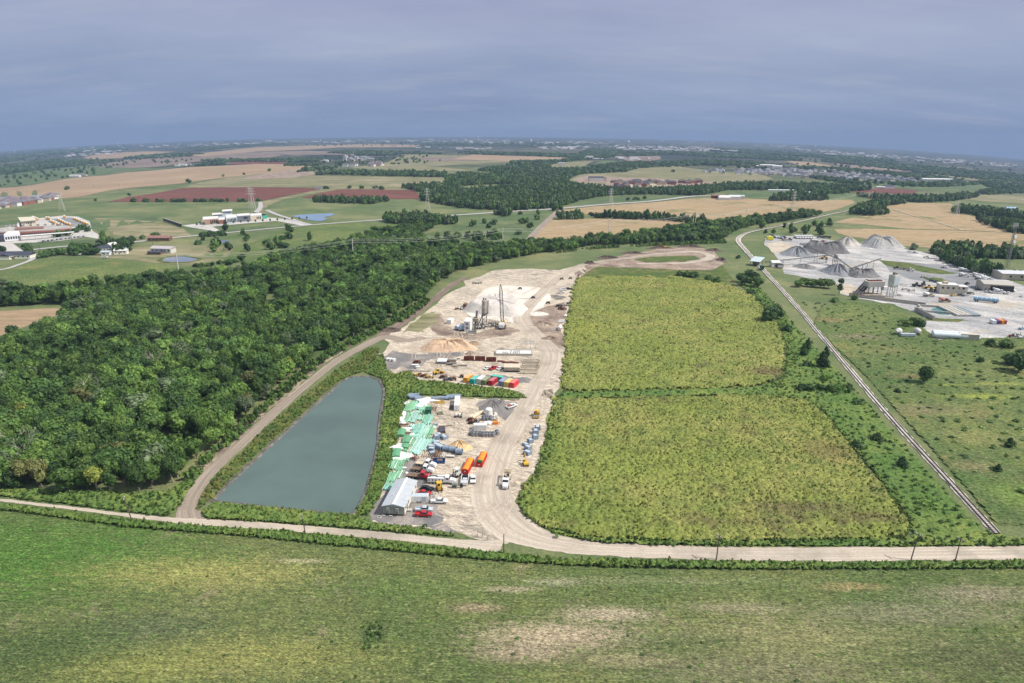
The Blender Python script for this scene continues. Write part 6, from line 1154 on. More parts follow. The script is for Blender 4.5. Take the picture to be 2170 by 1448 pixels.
junk('steel_girder', *A(1095, 370), 'long dark girder leaning along the ring yard edge', 'girder', [('web', DSTEEL, lambda m: m.bx(-8, 8, -.06, .06, .3, 1.1)), ('flange', STEEL, lambda m: [m.bx(-8, 8, -.3, .3, z, z + .08) for z in (.22, 1.1)])], head(A(1040, 450), A(1160, 280)))
for i, (X, Y) in enumerate([(1060, 330), (1050, 300), (1085, 315)]): scrap(*A(X, Y), ['brown rusty machinery under the tan pipe ends', 'brown broken frame at the pipe ends', 'dark machinery against the girder'][i], [RUST, BROWN, DSTEEL], 40 + i, size=1.5, h=1.)
H5 = head(A(905, 210), A(915, 80))
t = crate_box('storage_container', at(*A(912, 148)), H5, (12.2, 2.5, 2.7), WHITE, 'long white container standing lengthwise at the back of the near yard', 'container', roofmat=ROOFW)
junk('steel_plate', *A(862, 165), 'dark mat lying left of the long white container', 'mat', [('sheet', DSTEEL, lambda m: m.bx(-1.4, 1.4, -2.6, 2.6, .02, .14)), ('rib', STEEL, lambda m: [m.bx(-1.4, 1.4, y, y + .15, .14, .2) for y in (-1.5, 0, 1.4)])])
scrap(*A(922, 262), 'white tanked machine parked below the long container', [OFFW, WHITE, DSTEEL], 51, size=1.8)
pile('gravel_pile', *A(1275, 165), 62, 3.6, 'grey_dirt', 'dark grey gravel heap at the top of the near yard', seed=3, depth=6.5, gully=.1); pile('soil_pile', *A(1360, 130), 34, 2.4, 'grey_dirt', 'low dark soil ridge joined to the gravel heap', seed=5, depth=4)
pickup(at(1084, 864), head((1074, 867), (1094, 860)), WHITE, 'white pickup with red load beside the dark gravel heap'); junk('red_load', 1081, 864.5, 'red tarp-covered load on the white pickup by the gravel heap', 'load', [('bundle', C('dull_red', (.42, .12, .08)), lambda m: m.bx(-1, .6, -.7, .7, .95, 1.6)), ('strap', DSTEEL, lambda m: m.bx(-.2, 0, -.72, .72, .95, 1.62))], head((1074, 867), (1094, 860)))
pile('sand_pile', *A(930, 572), 54, 3.0, plain('yellow_sand', (.62, .44, .24), .95, noise=.18, sc=.8, bump=.3), 'small orange-yellow sand pile in the middle of the near yard', seed=8, depth=4.6, gully=.16)
pile('rubble_pile', *A(1495, 92), 22, .9, 'bare_soil', 'low rubble strip behind the gravel heap by the road', seed=12, depth=1.2)
# blue dumpster and steel racks
Hb = head(A(610, 738), A(775, 738)); junk('blue_dumpster', *A(692, 725), 'long dark blue open dumpster above the white trucks', 'dumpster', [('bin', BLUE, lambda m: [m.bx(-3.6, 3.6, -1.2, -1.1, .1, 1.3), m.bx(-3.6, 3.6, 1.1, 1.2, .1, 1.3), m.bx(-3.6, -3.5, -1.1, 1.1, .1, 1.3), m.bx(3.5, 3.6, -1.1, 1.1, .1, 1.3), m.bx(-3.5, 3.5, -1.1, 1.1, .1, .2)] + [m.box((-3.3 + i * 1.1, -1.24, .7), (.12, .08, 1.1)) for i in range(7)]), ('load', BROWN, lambda m: [m.bx(-3, -1, -.9, .9, .2, 1.2), m.bx(.5, 2.6, -.9, .9, .2, 1.1)])], Hb)
def rack(X, Y, label, mat, rz, l_=4, n_=4, h=1.3, name='steel_rack'):
 junk(name, *A(X, Y), label, 'rack', [('beam', mat, lambda m: [m.bar((-l_ / 2, -1 + k * .6, .3 + .25 * (k % 3)), (l_ / 2, -1 + k * .6, .3 + .25 * (k % 3)), .2) for k in range(n_)]), ('post', DSTEEL, lambda m: [m.bar((x, y, 0), (x, y, h), .12) for x in (-l_ / 2 + .3, l_ / 2 - .3) for y in (-1.2, 1.2)])], rz)
Hg = head(A(460, 640), A(560, 480))
rack(600, 655, 'tan timber rack beside the blue-grey basins', TAN, Hg, 3.4, 5); rack(690, 650, 'brown steel beam rack above the blue dumpster, first', RUST, Hg, 5, 5); rack(735, 645, 'brown steel beam rack above the blue dumpster, second', BROWN, Hg, 5, 6); rack(770, 660, 'pale beam rack at the end of the blue dumpster', OFFW, Hg, 4, 4)
rack(672, 185, 'brown stacked frames beside the dark green bin', BROWN, 1.5, 4.5, 5, 2.6); rack(735, 122, 'yellow beam stack in front of the back row of pipes', YEL, HX, 4.8, 3, .5, 'beam_stack'); rack(720, 106, 'yellow beam stack touching the white wrap', YEL, HX, 5, 3, .5, 'beam_stack')
rack(730, 230, 'green and rust scrap frames beside the stacked frames', GREENT, .4, 3, 3, 1.4); rack(355, 350, 'empty brown rack rails among the green tarps, upper', BROWN, HX, 5, 4, .3); rack(395, 440, 'empty brown rack rails beside the green tarp roll', BROWN, HX, 5, 4, .3); rack(475, 690, 'rust scrap frames left of the blue dumpster', RUST, .9, 3, 4, 1.0)
junk('pallet_stack', *A(757, 400), 'dark wrapped pallet stack between green pipes and the tracks', 'pallets', [('crate', C('dark_wrap', (.10, .09, .11), noise=.4), lambda m: [m.bx(-1.3, 1.3, -3 + k * 1.5, -1.7 + k * 1.5, .15, 1.1) for k in range(4)]), ('pallet', BROWN, lambda m: m.bx(-1.4, 1.4, -3.1, 3.0, 0, .14)), ('pipe', RUST, lambda m: m.bar((-1.2, 3.5, .4), (4.5, 4, .4), .25))], .15)
junk('pallet', *A(845, 672), 'lone pale pallet on the sand below the pipe sections', 'pallet', [('deck', OFFW, lambda m: m.bx(-1.4, 1.4, -.7, .7, .45, .7)), ('block', BROWN, lambda m: [m.bx(x, x + .3, -.7, .7, 0, .45) for x in (-1.3, -.15, 1.0)])], HX - .1)
junk('bin', *A(618, 222), 'dark green skip beside the stacked brown frames', 'skip', [('shell', C('skip_green', (.035, .12, .07)), lambda m: m.box((0, 0, 1.1), (2.6, 3.4, 2.2))), ('rim', C('skip_green', (.035, .12, .07)), lambda m: m.box((0, 0, 2.25), (2.8, 3.6, .12)))], .05)
# white wrap heaps
HL = ['big white wrap heap in the back corner', 'white wrap heap behind the green pipes', 'white wrap heap at the end of the back pipes', 'white wrap strip on the weed side, upper', 'white wrap strip on the weed side, middle', 'white wrap strip on the weed side, lower', 'small white wrap at the corner of the green pipes', 'white wrap heap between the green tarp rolls', 'white wrap heap below the second green tarp', 'white wrap at the weed edge beside the rails', 'small white wrap beside the teal fittings', 'small white wrap at the pipe ends near the basins', 'tiny white wrap by the flatbed trucks', 'white wrap scrap above the flatbed trucks', 'white wrap beside the brown rails']
for i, (X, Y, w_, d_, h) in enumerate([(600, 98, 11, 5, 1.3), (548, 142, 6, 6, 1.1), (650, 92, 8, 4, 1.0), (356, 235, 2.5, 7, .9), (345, 280, 2.3, 7, .9), (350, 318, 3, 5, .8), (385, 120, 4, 3, .8), (312, 575, 8, 6, 1.2), (350, 668, 7, 7, 1.2), (292, 425, 2, 4, .7), (405, 388, 3, 3, .7), (668, 368, 2, 2, .6), (392, 832, 1.2, 1.2, .4), (355, 778, 3, 1, .3), (448, 445, 2.4, 3, .8)]): heap(*A(X, Y), HL[i], w_, d_, h, 60 + i)
# green pipe bundles
GRN = C('green_pipe', (.24, .50, .30), rough=.45, noise=.14); CYN = C('cyan_pipe', (.42, .66, .58), rough=.45, noise=.12); TEAL = C('teal_pipe', (.26, .55, .46), rough=.45, noise=.12); DGR = C('green_sheet', (.12, .32, .17), rough=.6, noise=.1)
BND = [(395, 212, 445, 108, 3.4, 'g'), (432, 208, 482, 106, 3.2, 'g'), (470, 195, 512, 112, 3, 'g'), (530, 232, 572, 140, 2.2, 'g'), (560, 245, 602, 152, 2.4, 'g'), (600, 240, 638, 152, 2.2, 'g'), (385, 322, 428, 222, 2.4, 'g'), (437, 332, 492, 212, 4.2, 'c'), (520, 302, 548, 250, 3, 'c'), (588, 345, 636, 240, 3.2, 't'), (625, 342, 656, 262, 2, 'c'), (478, 435, 552, 332, 4, 't'), (530, 490, 612, 350, 4.6, 'c'), (585, 492, 648, 352, 3.6, 'g'), (638, 455, 672, 368, 1.6, 'g'), (455, 640, 548, 482, 4, 'c'), (497, 648, 588, 490, 3.6, 'c'), (545, 615, 622, 492, 3.4, 'c'), (592, 590, 648, 492, 3.6, 't'), (430, 560, 478, 480, 2.8, 'g'), (385, 722, 425, 622, 2.2, 'g'), (240, 795, 288, 700, 3.4, 'g'), (275, 808, 322, 704, 3.2, 'g'), (312, 825, 348, 718, 2.6, 'g'), (205, 985, 258, 830, 3.2, 'g'), (243, 935, 298, 822, 3, 'g'), (290, 905, 335, 820, 3, 'g'), (188, 1018, 222, 958, 4, 't'), (440, 400, 480, 350, 3.2, 't'), (352, 620, 398, 552, 3.6, 'g'), (450, 480, 520, 420, 3, 't'), (430, 215, 455, 330, 1.5, 'g'), (230, 800, 262, 720, 1.5, 'c'), (560, 330, 590, 250, 2, 'g')]
mt = {'g': GRN, 'c': CYN, 't': TEAL}; cn = {'g': 'green', 'c': 'pale cyan', 't': 'teal'}
BW = ['in the back corner, outermost', 'in the back corner, second', 'in the back corner, third', 'beside the brown frames, first', 'beside the brown frames, second', 'touching the dark green skip', 'along the weed side below the back corner', 'wide one at the middle of the upper rows', 'short one behind the fittings', 'longest of the upper rows near the skip', 'at the open yard edge, upper', 'between the fittings and the big cyan rows', 'biggest of the middle rows', 'beside the big middle row', 'thin one at the yard edge by the basins', 'long lower row, outermost', 'long lower row, second', 'long lower row, third', 'spread ends touching the basins', 'between the green tarps and the lower rows', 'thin one above the truck lot', 'lower stack by the truck lot, first', 'lower stack by the truck lot, second', 'lower stack by the truck lot, third', 'behind the office roof, outermost', 'behind the office roof, second', 'behind the office roof, third', 'nearest the office wall in shade', 'short fittings bundle by the white wrap', 'loose one under the green tarp roll', 'crossing ends below the fittings', 'single thin row at the weed side', 'thin row at the lower weed side', 'narrow row above the middle stacks']
rb = random.Random(8)
for i, (X0, Y0, X1, Y1, w_, c) in enumerate(BND):
 a = Vector(g1(*A(X0, Y0))); b_ = Vector(g1(*A(X1, Y1))); m_ = (a + b_) / 2; L_ = (b_ - a).length; n_ = max(3, int(w_ / .42)); t = thing('pipe_bundle', (m_.x, m_.y, .06), math.atan2(b_.y - a.y, b_.x - a.x), '%s plastic pipe bundle, %s' % (cn[c], BW[i]), 'pipe bundle', 'plastic pipe bundles')
 for k in range(n_):
  y = (k - (n_ - 1) / 2) * .40 + rb.uniform(-.05, .05); ln = L_ * rb.uniform(.86, 1.02); x0 = -L_ / 2 + rb.uniform(0, L_ - ln + .2)
  mm = mt[c] if rb.random() > .18 else rb.choice([CYN, GRN, WHITE, TEAL]); sc_ = rb.choice((.17, .17, .14, .2))
  o = part(t, 'pipe', ('pp', round(ln), sc_), mm, lambda m: m.pipe((0, 0, sc_), (round(ln), 0, sc_), sc_, .04, 7), (x0, y, .1 + (.34 if k % 3 == 1 else 0)))
 part(t, 'support', ('pps', n_), BROWN, lambda m: m.bx(-.1, .1, -n_ * .22, n_ * .22, -.05, .1), (-L_ / 3, 0, 0)); part(t, 'support', ('pps', n_), BROWN, lambda m: m.bx(-.1, .1, -n_ * .22, n_ * .22, -.05, .1), (L_ / 3, 0, 0))
for i, (X0, Y0, X1, Y1) in enumerate([(332, 470, 352, 408), (388, 545, 402, 478), (285, 688, 297, 610), (370, 600, 385, 560)]):
 a = Vector(g1(*A(X0, Y0))); b_ = Vector(g1(*A(X1, Y1))); m_ = (a + b_) / 2; L_ = (b_ - a).length
 t = thing('tarp_stack', (m_.x, m_.y, .06), math.atan2(b_.y - a.y, b_.x - a.x), 'dark green covered stack near the weeds, ' + ['topmost', 'second from the top', 'lowest', 'between white wrap and pipes'][i], 'covered stack'); part(t, 'cover', ('ts', round(L_, 1)), DGR, lambda m: m.prism([(-1.7, .3), (1.7, .3), (1.5, 1.2), (0, 1.45), (-1.5, 1.2)], -L_ / 2, L_ / 2, axis='x')); part(t, 'base', ('tsb', round(L_, 1)), BROWN, lambda m: m.bx(-L_ / 2, L_ / 2, -1.6, 1.6, 0, .29))
# teal fittings
for i, (X, Y) in enumerate([(430, 360), (450, 372), (465, 395), (480, 430), (495, 455), (520, 180), (540, 190), (470, 640), (500, 655)]):
 junk('pipe_fitting', *A(X, Y), 'teal pipe fitting, ' + ['first of the upper loose fittings', 'second of the upper loose fittings', 'third of the upper loose fittings', 'dark one below the loose fittings', 'lowest dark loose fitting', 'one beside the green skip', 'one beside the skip, lower', 'one at the lower cyan pipe ends', 'last one at the lower cyan pipe ends'][i], 'pipe fitting', [('elbow', TEAL if i % 2 else CYN, lambda m: [m.pipe((0, 0, .4), (1.4, 0, .4), .38, .06, 10), m.pipe((.2, .3, .4), (.2, 1.5, .4), .36, .06, 10)])], i * .9, group='loose pipe fittings')
# survey stakes and small litter near the road bend
heap(1096, 1024, 'small tan rock at the inner edge of the dirt road', 2.4, 1.6, .6, 90, TAN, 'rock', 'rock')
# ================================================================ MIDDLE YARD
B_ = lambda X, Y: (780 + X / 4.7174, 560 + Y / 4.7174)
HX2 = head((980, 800), (1060, 800))
cols = [('orange', (.72, .36, .05), 973, 1186), ('turquoise', (.03, .42, .36), 1040, 1200), ('white', (.62, .60, .56), 1103, 1198), ('olive green', (.18, .22, .09), 1152, 1212), ('dark red', (.45, .03, .05), 1222, 1216), ('slate blue', (.22, .22, .36), 1325, 1222), ('yellow', (.58, .48, .12), 1378, 1230), ('bright red', (.68, .05, .06), 1434, 1238)]
for nm, c, X, Y in cols:
 a = g1(*B_(X, Y)); b_ = g1(*B_(X + 42, Y - 52)); hd = math.atan2(b_[1] - a[1], b_[0] - a[0]) + (0); hd = R(66)
 mt_ = C(nm.replace(' ', '_') + '_container', c, rough=.5, noise=.12)
 crate_box('shipping_container', (a[0] + math.cos(hd) * 3.0, a[1] + math.sin(hd) * 3.0, .07), hd, (6.1, 2.5, 2.6), mt_, nm + ' shipping container in the row beside the weed bank', 'container', 'coloured shipping containers', roofmat=C(nm.replace(' ', '_') + '_roof', tuple(min(.75, q * .8 + .14) for q in c), rough=.7, noise=.2))
a = g1(*B_(1290, 1185)); crate_box('shipping_container', (a[0], a[1] + 3, .07), R(-24), (6.1, 2.5, 2.6), C('teal_container', (.10, .45, .36)), 'teal topped container turned crosswise behind the open red one', 'container', 'coloured shipping containers', doors=False)
for i, (X, Y) in enumerate([(1008, 962), (1120, 964), (1230, 972)]):
 t = thing('rusty_skip', at(*B_(X, Y)), HX2 - .02, 'rusty steel skip, ' + ['nearest the white flat roof', 'middle of the three', 'nearest the concrete forms'][i], 'skip', 'rusty skips'); part(t, 'bin', 'rsk', RUST, lambda m: [m.prism([(-1.1, .1), (1.1, .1), (1.35, 2.0), (1.22, 2.0), (1.0, .25), (-1.0, .25), (-1.22, 2.0), (-1.35, 2.0)], -2.7, 2.7, axis='x'), m.bx(-2.8, -2.7, -1.1, 1.1, .1, 2.0), m.bx(2.7, 2.8, -1.1, 1.1, .1, 2.0)]); part(t, 'brace', 'rsb', RUST, lambda m: [m.bar((x, -1.12, .1), (x, -1.4, 2.0), .12) for x in (-2, -1, 0, 1, 2)] + [m.bx(-2.85, 2.85, -1.5, -1.34, 1.85, 2.05)])
# long concrete form beds
Ff = junk('form_bed', *B_(1458, 905), 'long white concrete form bed beside the haul road', 'form bed', [('outer_wall', CONC, lambda m: [m.bx(-10.5, 10.5, -2.6, -2.2, 0, 1.3), m.bx(-10.5, 10.5, 5.0, 5.3, 0, 1.3), m.bx(-10.5, -10.2, -2.2, 5.0, 0, 1.3), m.bx(10.2, 10.5, -2.2, 5.0, 0, 1.3), m.bx(3.0, 3.3, -2.2, 5.0, 0, 1.25)]), ('bed', ROOFW, lambda m: [m.bx(-10.1, 2.9, -2.1, 4.9, .2, .95), m.bx(3.4, 10.1, -2.1, 4.9, .2, .95)]), ('rail', CONC, lambda m: [m.bx(-6.5, -3.2, -1.0, 1.6, .95, 1.15), m.bx(-6.2, -3.5, -.7, 1.3, 1.15, 1.22)]), ('strut', DSTEEL, lambda m: [m.bar((x, -2, 1.1), (x + .8, 2.5, 1.6), .18) for x in (-2.2, -.5, .6, 1.6)])], HX2 - .03)
junk('gantry_frame', *B_(1600, 838), 'pale open steel gantry standing behind the form bed', 'gantry', [('column', OFFW, lambda m: [m.bar((x, y, 0), (x, y, 3.4), .22) for x in (-4.2, -1.4, 1.4, 4.2) for y in (-2, 2)]), ('beam', OFFW, lambda m: [m.bar((-4.4, y, 3.4), (4.4, y, 3.4), .25) for y in (-2, 2)] + [m.bar((x, -2, 3.4), (x, 2, 3.4), .2) for x in (-4.2, 0, 4.2)])], HX2 - .05)
t = junk('form_stack', *B_(1438, 1070), 'beige ribbed concrete form block next to the parked cars', 'concrete form', [('block', TAN, lambda m: m.bx(-4.2, 4.2, -2.0, 4.2, .9, 2.6)), ('rib', CONC, lambda m: [m.bx(x, x + .25, -2.3, -2.02, .9, 2.3) for x in [-4 + .62 * k for k in range(13)]]), ('sill', DSTEEL, lambda m: m.bx(-4.1, 4.1, -1.8, 4, .0, .88)), ('deck', C('form_deck', (.58, .50, .38), noise=.1), lambda m: m.bx(-4.3, 4.3, -2.1, 4.3, 2.6, 2.72))], HX2 - .04)
for k in range(4):
 junk('form_truss', *B_(1605 + 10 * k, 1100 - 38 * k), 'slatted tan form truss, ' + ['nearest row', 'second row', 'third row', 'farthest row'][k], 'concrete form', [('chord', TAN, lambda m: [m.bx(-4.6, 4.6, -.25, .0, z, z + .22) for z in (.2, 1.7)]), ('slat', TAN, lambda m: [m.bx(x, x + .3, -.25, .8, .42, 1.7) for x in [-4.5 + .68 * q for q in range(14)]]), ('back_rail', CONC, lambda m: m.bx(-4.6, 4.6, .8, 1.05, 1.2, 1.7))], HX2 - .05, group='slatted form trusses')
junk('form_truss', *B_(1715, 1020), 'tan truss standing end-on beside the haul road', 'concrete form', [('chord', TAN, lambda m: [m.bx(-5, 5, -.2, .0, z, z + .22) for z in (.2, 1.7)]), ('slat', TAN, lambda m: [m.bx(x, x + .3, -.2, .6, .42, 1.7) for x in [-4.8 + 1.2 * q for q in range(9)]])], head(B_(1690, 1100), B_(1730, 980)))
for i, (X, Y, mt_, fn, lab) in enumerate([(1193, 1052, WHITE, 1, 'white car parked first of three by the beige form block'), (1254, 1052, REDP, 0, 'dark red pickup parked between two white vehicles in the middle yard'), (1320, 1052, WHITE, 2, 'white car parked closest to the beige form block')]):
 (pickup if fn == 0 else sedan)(at(*B_(X, Y)), R(50), mt_, lab)
junk('flat_roof_shed', *B_(742, 985), 'low shed with a white flat roof among the girders', 'shed', [('roof', ROOFW, lambda m: m.bx(-2.6, 2.6, -2.8, 2.8, 1.3, 1.5)), ('wall', STEEL, lambda m: m.bx(-2.4, 2.4, -2.6, 2.6, 0, 1.3)), ('edge', SILV, lambda m: m.bx(-2.65, 2.65, -2.9, -2.81, 1.1, 1.5))], HX2 - .05)
for i, (X, Y, l_, mt_) in enumerate([(840, 970, 5, CONC), (830, 985, 5.5, BROWN), (850, 1000, 4, CONC), (885, 1022, 3.5, CONC), (870, 1030, 3, TAN), (955, 1022, 4, CONC), (905, 955, 2, OFFW), (815, 1012, 4, STEEL)]):
 junk('girder', *B_(X, Y), 'pale girder lying by the white flat roof, ' + ['topmost', 'brown one', 'short one', 'lowest pair, first', 'lowest pair, second', 'one toward the rusty skips', 'little white one', 'grey one below the shed'][i], 'girder', [('web', mt_, lambda m: m.bx(-l_ / 2, l_ / 2, -.15, .15, .15, .9)), ('flange', mt_, lambda m: [m.bx(-l_ / 2, l_ / 2, -.4, .4, z, z + .12) for z in (.03, .9)])], HX2 - .1, group='girders by the white flat roof')
for i, (X, Y, w_) in enumerate([(1330, 975, 4), (1380, 985, 4), (1440, 985, 3), (1480, 990, 2.6)]): junk('steel_sheet', *B_(X, Y), 'rust brown sheet on the ground by the form trusses, ' + ['largest', 'second', 'third', 'smallest'][i], 'steel sheet', [('plate', RUST, lambda m: m.bx(-w_ / 2, w_ / 2, -1.1, 1.1, .05, .3)), ('lip', DSTEEL, lambda m: m.bx(-w_ / 2, w_ / 2, -1.2, -1.11, .05, .45))], HX2 - .2)
loader(at(*B_(700, 1098)), R(35), YEL, 'yellow wheel loader standing on the track below the white flat roof', .85)
scrap(*B_(500, 1122), 'rusty yellow machinery against the weeds, outermost', [YEL, RUST, BROWN], 71, size=2.6); scrap(*B_(560, 1128), 'rusty machine with brown drum next to the yellow one', [RUST, BROWN, DSTEEL], 72, size=2.0); scrap(*B_(615, 1140), 'white and yellow broken machine by the weed bank', [YEL, OFFW, BROWN], 73, size=2.4)
scrap(*B_(755, 1142), 'red-brown old machine beside the loader track', [RUST, BROWN, RUST], 74, size=2.2); scrap(*B_(800, 1165), 'grey old machine sunk in the weed edge', [STEEL, DSTEEL, STEEL], 75, size=2.4); scrap(*B_(850, 1160), 'brown low machine before the orange container', [BROWN, RUST, DSTEEL], 76, size=1.8); scrap(*B_(935, 1135), 'small dark machine touching the orange container corner', [DSTEEL, BROWN, RUST], 77, size=.9, h=.8)
scrap(*B_(490, 992), 'rust brown pile of mixer parts on the green patch', [RUST, RUST, BROWN], 78, size=2.2)
for i, (X, Y) in enumerate([(455, 1030), (490, 1032), (500, 1048), (200, 965), (225, 968), (258, 972)]): junk('precast_block', *B_(X, Y), 'white precast block, ' + ['first on the green patch', 'second on the green patch', 'small one on the green patch', 'first on the grey ground by the trail', 'second on the grey ground by the trail', 'last on the grey ground by the trail'][i], 'concrete block', [('block', OFFW, lambda m: m.bx(-1.2, 1.2, -.6, .6, 0, 1.2)), ('cap', WHITE, lambda m: m.bx(-1.0, 1.0, -.7, .7, 1.2, 1.4))], .2 * i)
for i, (X, Y, l_) in enumerate([(470, 1070, 8), (540, 1075, 9), (430, 1135, 5)]): junk('concrete_beam', *B_(X, Y), 'long pale beam lying before the rusty machinery, ' + ['first', 'second', 'half hidden in weeds'][i], 'beam', [('beam', CONC, lambda m: m.bx(-l_ / 2, l_ / 2, -.3, .3, .05, .6)), ('hook', DSTEEL, lambda m: [m.bx(x, x + .2, -.1, .1, .6, .75) for x in (-l_ / 3, l_ / 3)])], HX2 - .05)
junk('plank', *B_(140, 905), 'pale slab leaning on the soil bank by the trail', 'slab', [('slab', CONC, lambda m: m.box((0, 0, .4), (5, 1.2, .3), tilt=.1)), ('rest', BROWN, lambda m: m.bx(-.4, .4, -.5, .5, 0, .3))], R(55))
# piles
pile('sand_pile', *B_(790, 838), 124, 4.6, plain('tan_sand', (.56, .40, .27), .95, noise=.14, sc=.5, bump=.4), 'large tan sand pile between batch plant and containers', seed=21, depth=9, flat=.52, gully=.13, rz=.05)
pile('sand_spill', *B_(1060, 800), 34, 1.6, plain('brown_sand', (.33, .24, .165), .95, noise=.2, sc=.6, bump=.4), 'brown spill running off the end of the large sand pile', seed=22, depth=4, flat=.3)
pile('crushed_stone_pile', *B_(1290, 440), 136, 6.4, plain('pale_crushed_stone', (.52, .48, .44), .95, noise=.08, sc=.15, bump=.5), 'broad flat-topped pile of pale crushed stone behind the silo', seed=23, depth=26, flat=.68, gully=.07)
pile('soil_pile', *B_(1340, 858), 24, 1.5, 'bare_soil', 'dark soil hump behind the white form bed', seed=24, depth=2); pile('soil_pile', *B_(1035, 902), 30, 2.2, 'bare_soil', 'dark soil mound above the rusty skips', seed=25, depth=4); pile('soil_pile', *B_(900, 905), 34, 1.2, 'grey_dirt', 'low grey mound left of the dark soil mound', seed=26, depth=4)
pile('soil_pile', *B_(1700, 500), 46, 1.8, 'white_gravel', 'low whitish mound inside the haul road loop', seed=27, depth=6); pile('soil_pile', *B_(1760, 600), 60, 1.4, 'bare_soil', 'rutted brown mound inside the haul road loop', seed=28, depth=10, gully=.4); pile('soil_pile', *B_(1830, 745), 50, 1.3, 'bare_soil', 'brown spoil beside the crop field', seed=29, depth=5, gully=.4)
pile('soil_pile', *B_(210, 660), 60, 1.6, 'mud', 'dark brown dirt spoil where trail and mud track meet', seed=30, depth=6, gully=.5)
for i, (px, py, w_, d_) in enumerate([(1288, 548, 60, 4), (1340, 538, 60, 4), (1400, 527, 70, 4), (1460, 524, 70, 4), (1512, 532, 44, 6), (1528, 552, 24, 12), (1250, 560, 30, 4)]): pile('soil_bank', px, py, w_, 2.6, 'mud', 'dark earth bank round the oval clearing, ' + ['first by the haul road', 'second', 'third', 'longest at the back', 'corner one', 'end one above the crop', 'small one at the road side'][i], seed=31 + i, depth=d_, gully=.35)
excavator(at(1407, 527), R(160), YEL, 'yellow excavator working on the dark earth bank', 1.1, up=False)
# batch plant
sx, sy, sz = at(1027, 690)
SI = thing('cement_silo', (sx, sy, sz), 0, 'tall weathered cement silo on dark legs before the stone pile', 'silo')
part(SI, 'barrel', 'sib', C('weathered_silo', (.44, .40, .33), rough=.6, noise=.25, sc=.4), lambda m: m.lathe((0, 0, 0), [(.4, 6.2), (1.6, 8.3), (1.62, 16.6), (1.2, 17.2), (.4, 17.4)], 18))
part(SI, 'second_barrel', 'sib2', OFFW, lambda m: m.lathe((2.1, .6, 0), [(.35, 7.4), (.9, 8.8), (.9, 16.4), (.5, 16.9)], 12))
part(SI, 'leg', 'sil', DSTEEL, lambda m: [m.bar((x, y, 0), (x, y, 8.6), .3) for x in (-1.4, 1.4) for y in (-1.4, 1.4)]); part(SI, 'bracing', 'silb', DSTEEL, lambda m: [m.bar((-1.4, y, z), (1.4, y, z + 2.4), .16) for y in (-1.4, 1.4) for z in (1, 3.4, 5.8)])
part(SI, 'filter', 'sif', DSTEEL, lambda m: [m.bx(-.9, -.2, -.5, .5, 17.3, 18.6), m.bx(.5, 1.2, -.4, .4, 17.3, 18.2)]); part(SI, 'ladder', 'sild', STEEL, lambda m: [m.bar((-1.8, s, 6), (-1.8, s, 17.6), .1) for s in (-.25, .25)] + [m.bar((-1.8, -.25, 6 + k), (-1.8, .25, 6 + k), .07) for k in range(12)])
CR = thing('control_tower', at(992.5, 701), 0, 'tall white batch control cabin with small dark windows', 'plant building')
part(CR, 'wall', 'crw', WHITE, lambda m: m.prism([(-3.2, 0), (3.2, 0), (3.2, 7.6), (-3.2, 6.6)], -1.9, 1.9)); CR.rotation_euler = (0, 0, R(78)); part(CR, 'roof', 'crr', ROOFW, lambda m: m.prism([(-3.4, 6.62), (3.4, 7.66), (3.4, 7.8), (-3.4, 6.75)], -2.05, 2.05))
for z in (4.6, 2.0): part(CR, 'window', ('crn', z), GLASS, lambda m: m.bx(-3.26, -3.18, -.7, .7, z, z + .9))
part(CR, 'side_panel', 'crs', BLUE, lambda m: m.bx(-2.8, 2.8, 1.92, 2.0, .2, 5.5))
for i, (px, py) in enumerate([(970, 699), (977, 701), (983, 700)]): junk('water_tank', px, py, 'blue-white tank beside the white control cabin, ' + ['outermost', 'middle', 'nearest the cabin'][i], 'tank', [('shell', C('blue_white', (.42, .50, .60)), lambda m: m.tube((-2.6, 0, 1.9), (2.6, 0, 1.9), 1.2, n=14)), ('saddle', DSTEEL, lambda m: [m.bx(x, x + .3, -1, 1, 0, 1.0) for x in (-1.8, 1.5)])], R(72))
t = junk('aggregate_bin', 1002, 694, 'tan two-bay aggregate bin behind the white cabin', 'hopper', [('hopper', TAN, lambda m: [m.box((x, 0, 5.2), (3.0, 3.6, 2.4), taper=1.25) for x in (-1.8, 1.8)]), ('leg', DSTEEL, lambda m: [m.bar((x, y, 0), (x, y, 4.2), .25) for x in (-3.1, 0, 3.1) for y in (-1.5, 1.5)]), ('mouth', DSTEEL, lambda m: [m.box((x, 0, 6.42), (2.6, 3.2, .1)) for x in (-1.8, 1.8)])], 0)
